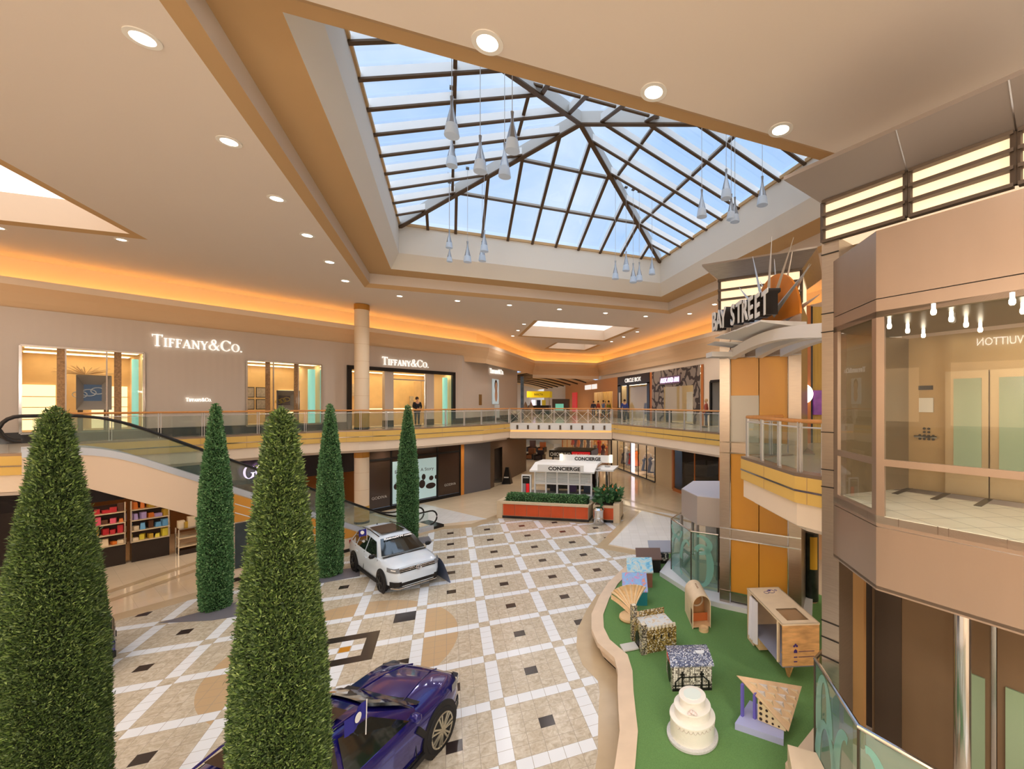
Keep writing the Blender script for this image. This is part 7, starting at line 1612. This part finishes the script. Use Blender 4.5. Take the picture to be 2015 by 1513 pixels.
for k in range(2): part(MB().loft([[pt(ll * (.2 + .08 * k), b, .52 + .14 * k), pt(ll * (.36 + .0 * k), b, .52 + .14 * k), pt(ll * (.36 + .0 * k), b, .66 + .14 * k), pt(ll * (.2 + .08 * k), b, .66 + .14 * k)] for b in (.02, lw_ * .5)]), 'step', ply_m, t)
cu_ = MB(); rows = []
for j in range(25): s_ = ll * (.14 + .2 * j / 24); o_ = -.03 - .03 * math.sin(j * 1.5); rows.append([pt(s_, o_, zT - .08), pt(s_, o_ * 1.6, ZT_ + .22 + .04 * math.sin(j))])
cu_.loft(rows, False, False); part(cu_, 'curtain', mat('curtain_white', (236, 234, 246), .8), t, True)
ink = mat('purple_ink', (70, 50, 120), .5)
for z, w in ((1.28, 0), (1.16, 1), (1.04, 2), (.94, 3)):
    if w == 0: part(MB().lathe([(.025, 0), (.025, .003)], tuple(pt(ll + .002, lw_ * .35 - .03, z)), 10, tuple(el)).add(*(lambda q: (q.v, q.f))(MB().lathe([(.025, 0), (.025, .003)], tuple(pt(ll + .002, lw_ * .35 + .03, z)), 10, tuple(el)))).add(*(lambda q: (q.v, q.f))(MB().lathe([(.025, 0), (.025, .003)], tuple(pt(ll + .002, lw_ * .35, z + .03)), 10, tuple(el)))), 'paw_mark', ink, t)
    elif w == 1: part(MB().poly([pt(ll + .004, lw_ * .35 + a, z + b) for a, b in ((-.04, -.03), (.04, -.03), (.04, .02), (.0, .06), (-.04, .02))]), 'house_mark', ink, t)
    else: part(MB().quad(*[pt(ll + .004, lw_ * .35 + a, z + b) for a, b in ((-.04, -.012), (.04, -.012), (.04, .012), (-.04, .012))]), 'line_mark', ink, t)
for k, z in enumerate((1.16, 1.04)): part(MB().quad(*[pt(ll + .004, lw_ * a, z + b) for a, b in ((.43, -.012), (.86, -.008), (.86, .012), (.43, .01))]), 'script_line', mat('faded_ink', (130, 96, 96), .6), t)
rm2 = MB()
for a, b, r_ in ((.16, .45, .06), (.13, .62, .09), (.1, .8, .03)): rm2.tube([pt(ll * a + r_ * math.cos(x), lw_ * b + r_ * math.sin(x), zT + .003) for x in [2 * math.pi * j / 16 for j in range(16)]], .006, 4, True)
rm2.lathe([(.04, 0), (.04, .004)], tuple(pt(ll * .1, lw_ * .6, zT)), 10); part(rm2, 'paw_drawing', ink, t)
# triangular shelter
t = house('triangle_shelter', 'angular shelter with a tilted scaly wooden triangle roof on purple posts', 5.6, 6.55); A, B, C = Vector((5.27, 6.86, 1.27)), Vector((6.5, 6.44, 1.02)), Vector((5.80, 6.06, .60)); nn = (B - A).cross(C - A).normalized()
if nn.z < 0: nn = -nn
part(MB().loft([[A, B, C], [A + nn * .02, B + nn * .02, C + nn * .02]]), 'roof_board', mat('shingle_board', (220, 186, 150), .5, noise=.12, nscale=5), t)
for i in range(6):
    for j in range(6 - i):
        if i + j > 4: continue
        p = A + (B - A) * ((i + .62) / 6.4) + (C - A) * ((j + .62) / 6.4); u_ = (B - A) / 7.4; v_ = (C - A) / 7.4
        part(MB().add([p + nn * .022, p + u_ + nn * .022, p + u_ * .35 + v_ + nn * .022, p + u_ * .3 + v_ * .55 + nn * .075], [(0, 1, 3), (1, 2, 3), (2, 0, 3)]), 'roof_scale', (plyl, mat('scale_white', (226, 218, 216), .5))[(i + j) % 2], t)
lil = mat('lilac_board', (176, 180, 222), .5); pur = mat('purple_post', (110, 100, 190), .5)
b0, b1, b2, b3 = Vector((5.05, 6.62, ZT_)), Vector((5.62, 5.98, ZT_)), Vector((6.05, 6.42, ZT_)), Vector((5.72, 7.02, ZT_))
for z0_, z1_, k_2 in ((.0, .05, 0), (.05, .12, .02)): part(MB().loft([[p + Vector((0, 0, z)) for p in (b0, b1, b2, b3)] for z in (z0_, z1_)]), 'base_board', lil, t)
for p, h in ((Vector((5.30, 6.72, 0)), 1.18), (Vector((5.48, 6.58, 0)), 1.06), (Vector((6.25, 6.45, 0)), .98)): part(MB().box((p.x, p.y, ZT_ + .005), (.05, .05, h - ZT_), .3), 'post', pur, t)
w0_, w1_ = Vector((5.5, 6.52, 0)), Vector((5.78, 6.1, 0)); hx = (w1_ - w0_); hl = hx.length; hx.normalize()
part(MB().loft([[w0_ + Vector((0, 0, .58)), w1_ + Vector((0, 0, .58)), w1_ + Vector((0, 0, .64)), w0_ + Vector((0, 0, 1.04))], [p + Vector((.02, .012, 0)) for p in (w0_ + Vector((0, 0, .58)), w1_ + Vector((0, 0, .58)), w1_ + Vector((0, 0, .64)), w0_ + Vector((0, 0, 1.04)))]]), 'perforated_board', mat('perforated_board', (226, 206, 166), .5), t)
for i in range(4):
    for j in range(4):
        if j * .1 + .62 > 1.0 - i * .1: continue
        part(MB().lathe([(.03 - .004 * i, 0), (.03 - .004 * i, .002)], tuple(w0_ + hx * (.06 + .11 * i) + Vector((-.012, -.008, .63 + .1 * j))), 10, (-hx.y * -1, -hx.x, 0)), 'round_hole', mat('hole_dark', (60, 48, 40), .8), t)
part(MB().loft([[Vector((5.30, 6.74, .58)), Vector((5.46, 6.92, .58)), Vector((5.46, 6.92, 1.1)), Vector((5.30, 6.74, 1.15))], [Vector((5.31, 6.73, .58)), Vector((5.47, 6.91, .58)), Vector((5.47, 6.91, 1.1)), Vector((5.31, 6.73, 1.15))]]), 'pierced_panel', pur, t)
# ================================================================== people (small, at a distance)
skin_m = mat('skin', (208, 156, 124), .6)
def skinned(pts, edges, rad, root_i=0, sub=2):
    me = bpy.data.meshes.new('b'); me.from_pydata(pts, edges, []); o = bpy.data.objects.new('b', me); COL.objects.link(o); md = o.modifiers.new('s', 'SKIN')
    if not me.skin_vertices: me.skin_vertices.new()
    for i, r in enumerate(rad):
        sv = me.skin_vertices[0].data[i]; sv.radius = r if isinstance(r, tuple) else (r, r); sv.use_root = (i == root_i)
    m2 = o.modifiers.new('d', 'SUBSURF'); m2.levels = sub; m2.render_levels = sub; dg = bpy.context.evaluated_depsgraph_get(); dg.update(); out = bpy.data.meshes.new_from_object(o.evaluated_get(dg)); bpy.data.objects.remove(o); return out
def person(label, loc, face, top, legs, hair, h=1.74, arms='down', stride=.0, hold=None, dress=False):
    """face = direction the person looks (radians)"""
    t = thing('person', label, 'person', loc, face - math.pi / 2); k = h / 1.74; s = stride
    hp, kn, an = .92, .49, .07
    J = [(0, 0, .95), (0, .0, 1.12), (0, 0, 1.32), (0, 0, 1.47), (0, .01, 1.53), (0, .015, 1.62), (0, .01, 1.72)]; R = [(.15, .11), (.135, .1), (.165, .11), (.075, .07), (.052, .052), (.078, .092), (.055, .07)]; Ed = [(i, i + 1) for i in range(6)]
    def chain(par, pts, rs):
        b = len(J); J.extend(pts); R.extend(rs); Ed.append((par, b)); Ed.extend((b + i, b + i + 1) for i in range(len(pts) - 1))
    for sg in (1, -1):
        f = s * sg
        chain(0, [(.1 * sg, 0, .88), (.1 * sg, .12 * f + .02 * abs(s), kn), (.1 * sg, .3 * f - .05 * abs(f), an + .02), (.1 * sg, .3 * f + .15, an - .025)], [.085, .058, .042, .035])
        if arms == 'down': A = [(.2 * sg, 0, 1.40), (.25 * sg, -.03 - .1 * f, 1.13), (.26 * sg, .04 - .2 * f, .9), (.26 * sg, .06 - .24 * f, .81)]
        elif arms == 'front': A = [(.2 * sg, 0, 1.40), (.26 * sg, .02, 1.15), (.1 * sg, .2, 1.06), (.03 * sg, .24, 1.06)]
        else: A = [(.2 * sg, 0, 1.40), (.25 * sg, .05, 1.15), (.2 * sg, .27, 1.14), (.18 * sg, .35, 1.17)]
        chain(2, A, [.058, .042, .032, .03])
        b = len(J) - 1; w = Vector(J[b]); d = (w - Vector(J[b - 1])).normalized(); sd = Vector((1, 0, 0))
        for q in range(4): J.append(tuple(w + d * (.075 + .01 * (q in (1, 2))) + sd * (.022 * (q - 1.5)))); R.append(.010); Ed.append((b, len(J) - 1))
        J.append(tuple(w + d * .03 + sd * (-.045 * sg))); R.append(.011); Ed.append((b, len(J) - 1))
    J = [tuple(Vector(p) * k) for p in J]; me = skinned(J, Ed, R); me.name = 'body'; me.materials.append(skin_m); b = bpy.data.objects.new('body', me); COL.objects.link(b); b.parent = t; me.polygons.foreach_set('use_smooth', [True] * len(me.polygons))
    def cloth(nm, idx, m, grow):
        mp = {i: n for n, i in enumerate(idx)}; ed = [(mp[a], mp[c]) for a, c in Ed if a in mp and c in mp]
        g = skinned([J[i] for i in idx], ed, [tuple(x + grow for x in (R[i] if isinstance(R[i], tuple) else (R[i], R[i]))) for i in idx]); g.name = nm; g.materials.append(m); o = bpy.data.objects.new(nm, g); COL.objects.link(o); o.parent = t; g.polygons.foreach_set('use_smooth', [True] * len(g.polygons))
    L0, R0 = 7, 7 + 13
    cloth('trousers', [0] + [L0, L0 + 1, L0 + 2] + [R0, R0 + 1, R0 + 2], mat('cloth_%d_%d_%d' % legs, legs, .8), .016); cloth('top', [0, 1, 2, 3] + [L0 + 4, L0 + 5, L0 + 6] + [R0 + 4, R0 + 5, R0 + 6], mat('cloth_%d_%d_%d' % top, top, .8), .02)
    for sg, i in ((1, L0 + 3), (-1, R0 + 3)): p = Vector(J[i]); MB().box((p.x, p.y - .06, max(0, p.z - .05)), (.095, .27, .075)).build('shoe', black_m, t)
    MB().lathe([(.088, 1.60), (.098, 1.66), (.09, 1.72), (.055, 1.765), (.01, 1.78)], (0, -.012, 0), 14).xf(Matrix.Scale(k, 4)).build('hair', mat('hair_%d_%d_%d' % hair, hair, .7), t, True)
    MB().lathe([(.012, 0), (.006, .03)], (0, .095 * k, 1.625 * k), 6, (0, 1, 0)).build('nose', skin_m, t)
    for sg in (1, -1): MB().lathe([(.009, 0), (.007, .006)], (.032 * sg * k, .088 * k, 1.652 * k), 6, (0, 1, 0)).build('eye', black_m, t)
    MB().box((0, .092 * k, 1.578 * k), (.045, .012, .008)).build('mouth', mat('lips', (170, 96, 86), .6), t)
    return t
a, b, c, d = WIN_L[2]; pp = WP(a + (b - a) * .55, ZL2 + .012, .7)
person('person in a black suit standing with clasped hands before the dark-framed shop entrance', pp, math.atan2(-N3.y, -N3.x), (30, 28, 32), (28, 27, 30), (40, 30, 26), 1.85, 'front')
p = at_z(1229, 830, ZL2); person('person in a blue jacket and dark trousers walking outside the dark brown shop', p + Vector((0, 0, .005)), 1.4, (58, 72, 140), (44, 46, 60), (60, 44, 36), 1.78, 'down', .8)
p = at_z(1409, 846, ZL2); person('person in a rust-red top by the doorway, half hidden by the amber tower', Vector((14.6, 21.9, ZL2 + .005)), 2.4, (170, 84, 66), (56, 66, 96), (210, 170, 120), 1.72, 'down', .2)
for k, (x, d_, tp, lab) in enumerate(((1168, 44, (60, 60, 80), 'in dark grey, leftmost of the group beyond the bridge'), (1177, 46, (190, 90, 70), 'in an orange top, second of the group beyond the bridge'), (1187, 44, (110, 130, 170), 'in a light blue top in the middle of the group beyond the bridge'), (1192, 47, (200, 90, 80), 'in a red top, fourth of the group beyond the bridge'), (1198, 43, (150, 140, 50), 'in a yellow-green top, rightmost of the group beyond the bridge'))):
    p = at_d(x, 800, d_); p.z = ZL2 + .005; person('person ' + lab, p, 1.3 + k, tp, (50, 54, 70), (50, 40, 34), 1.7 + .04 * (k % 3), 'down', .4)
p = CP(k1 - .45, kb + 1.2, 0.905); person('person with red-brown hair sitting at the kiosk window, in pale blue', Vector((p.x, p.y, .2)), math.atan2(-B2.y, -B2.x), (196, 206, 226), (50, 54, 70), (150, 70, 40), 1.62, 'front')
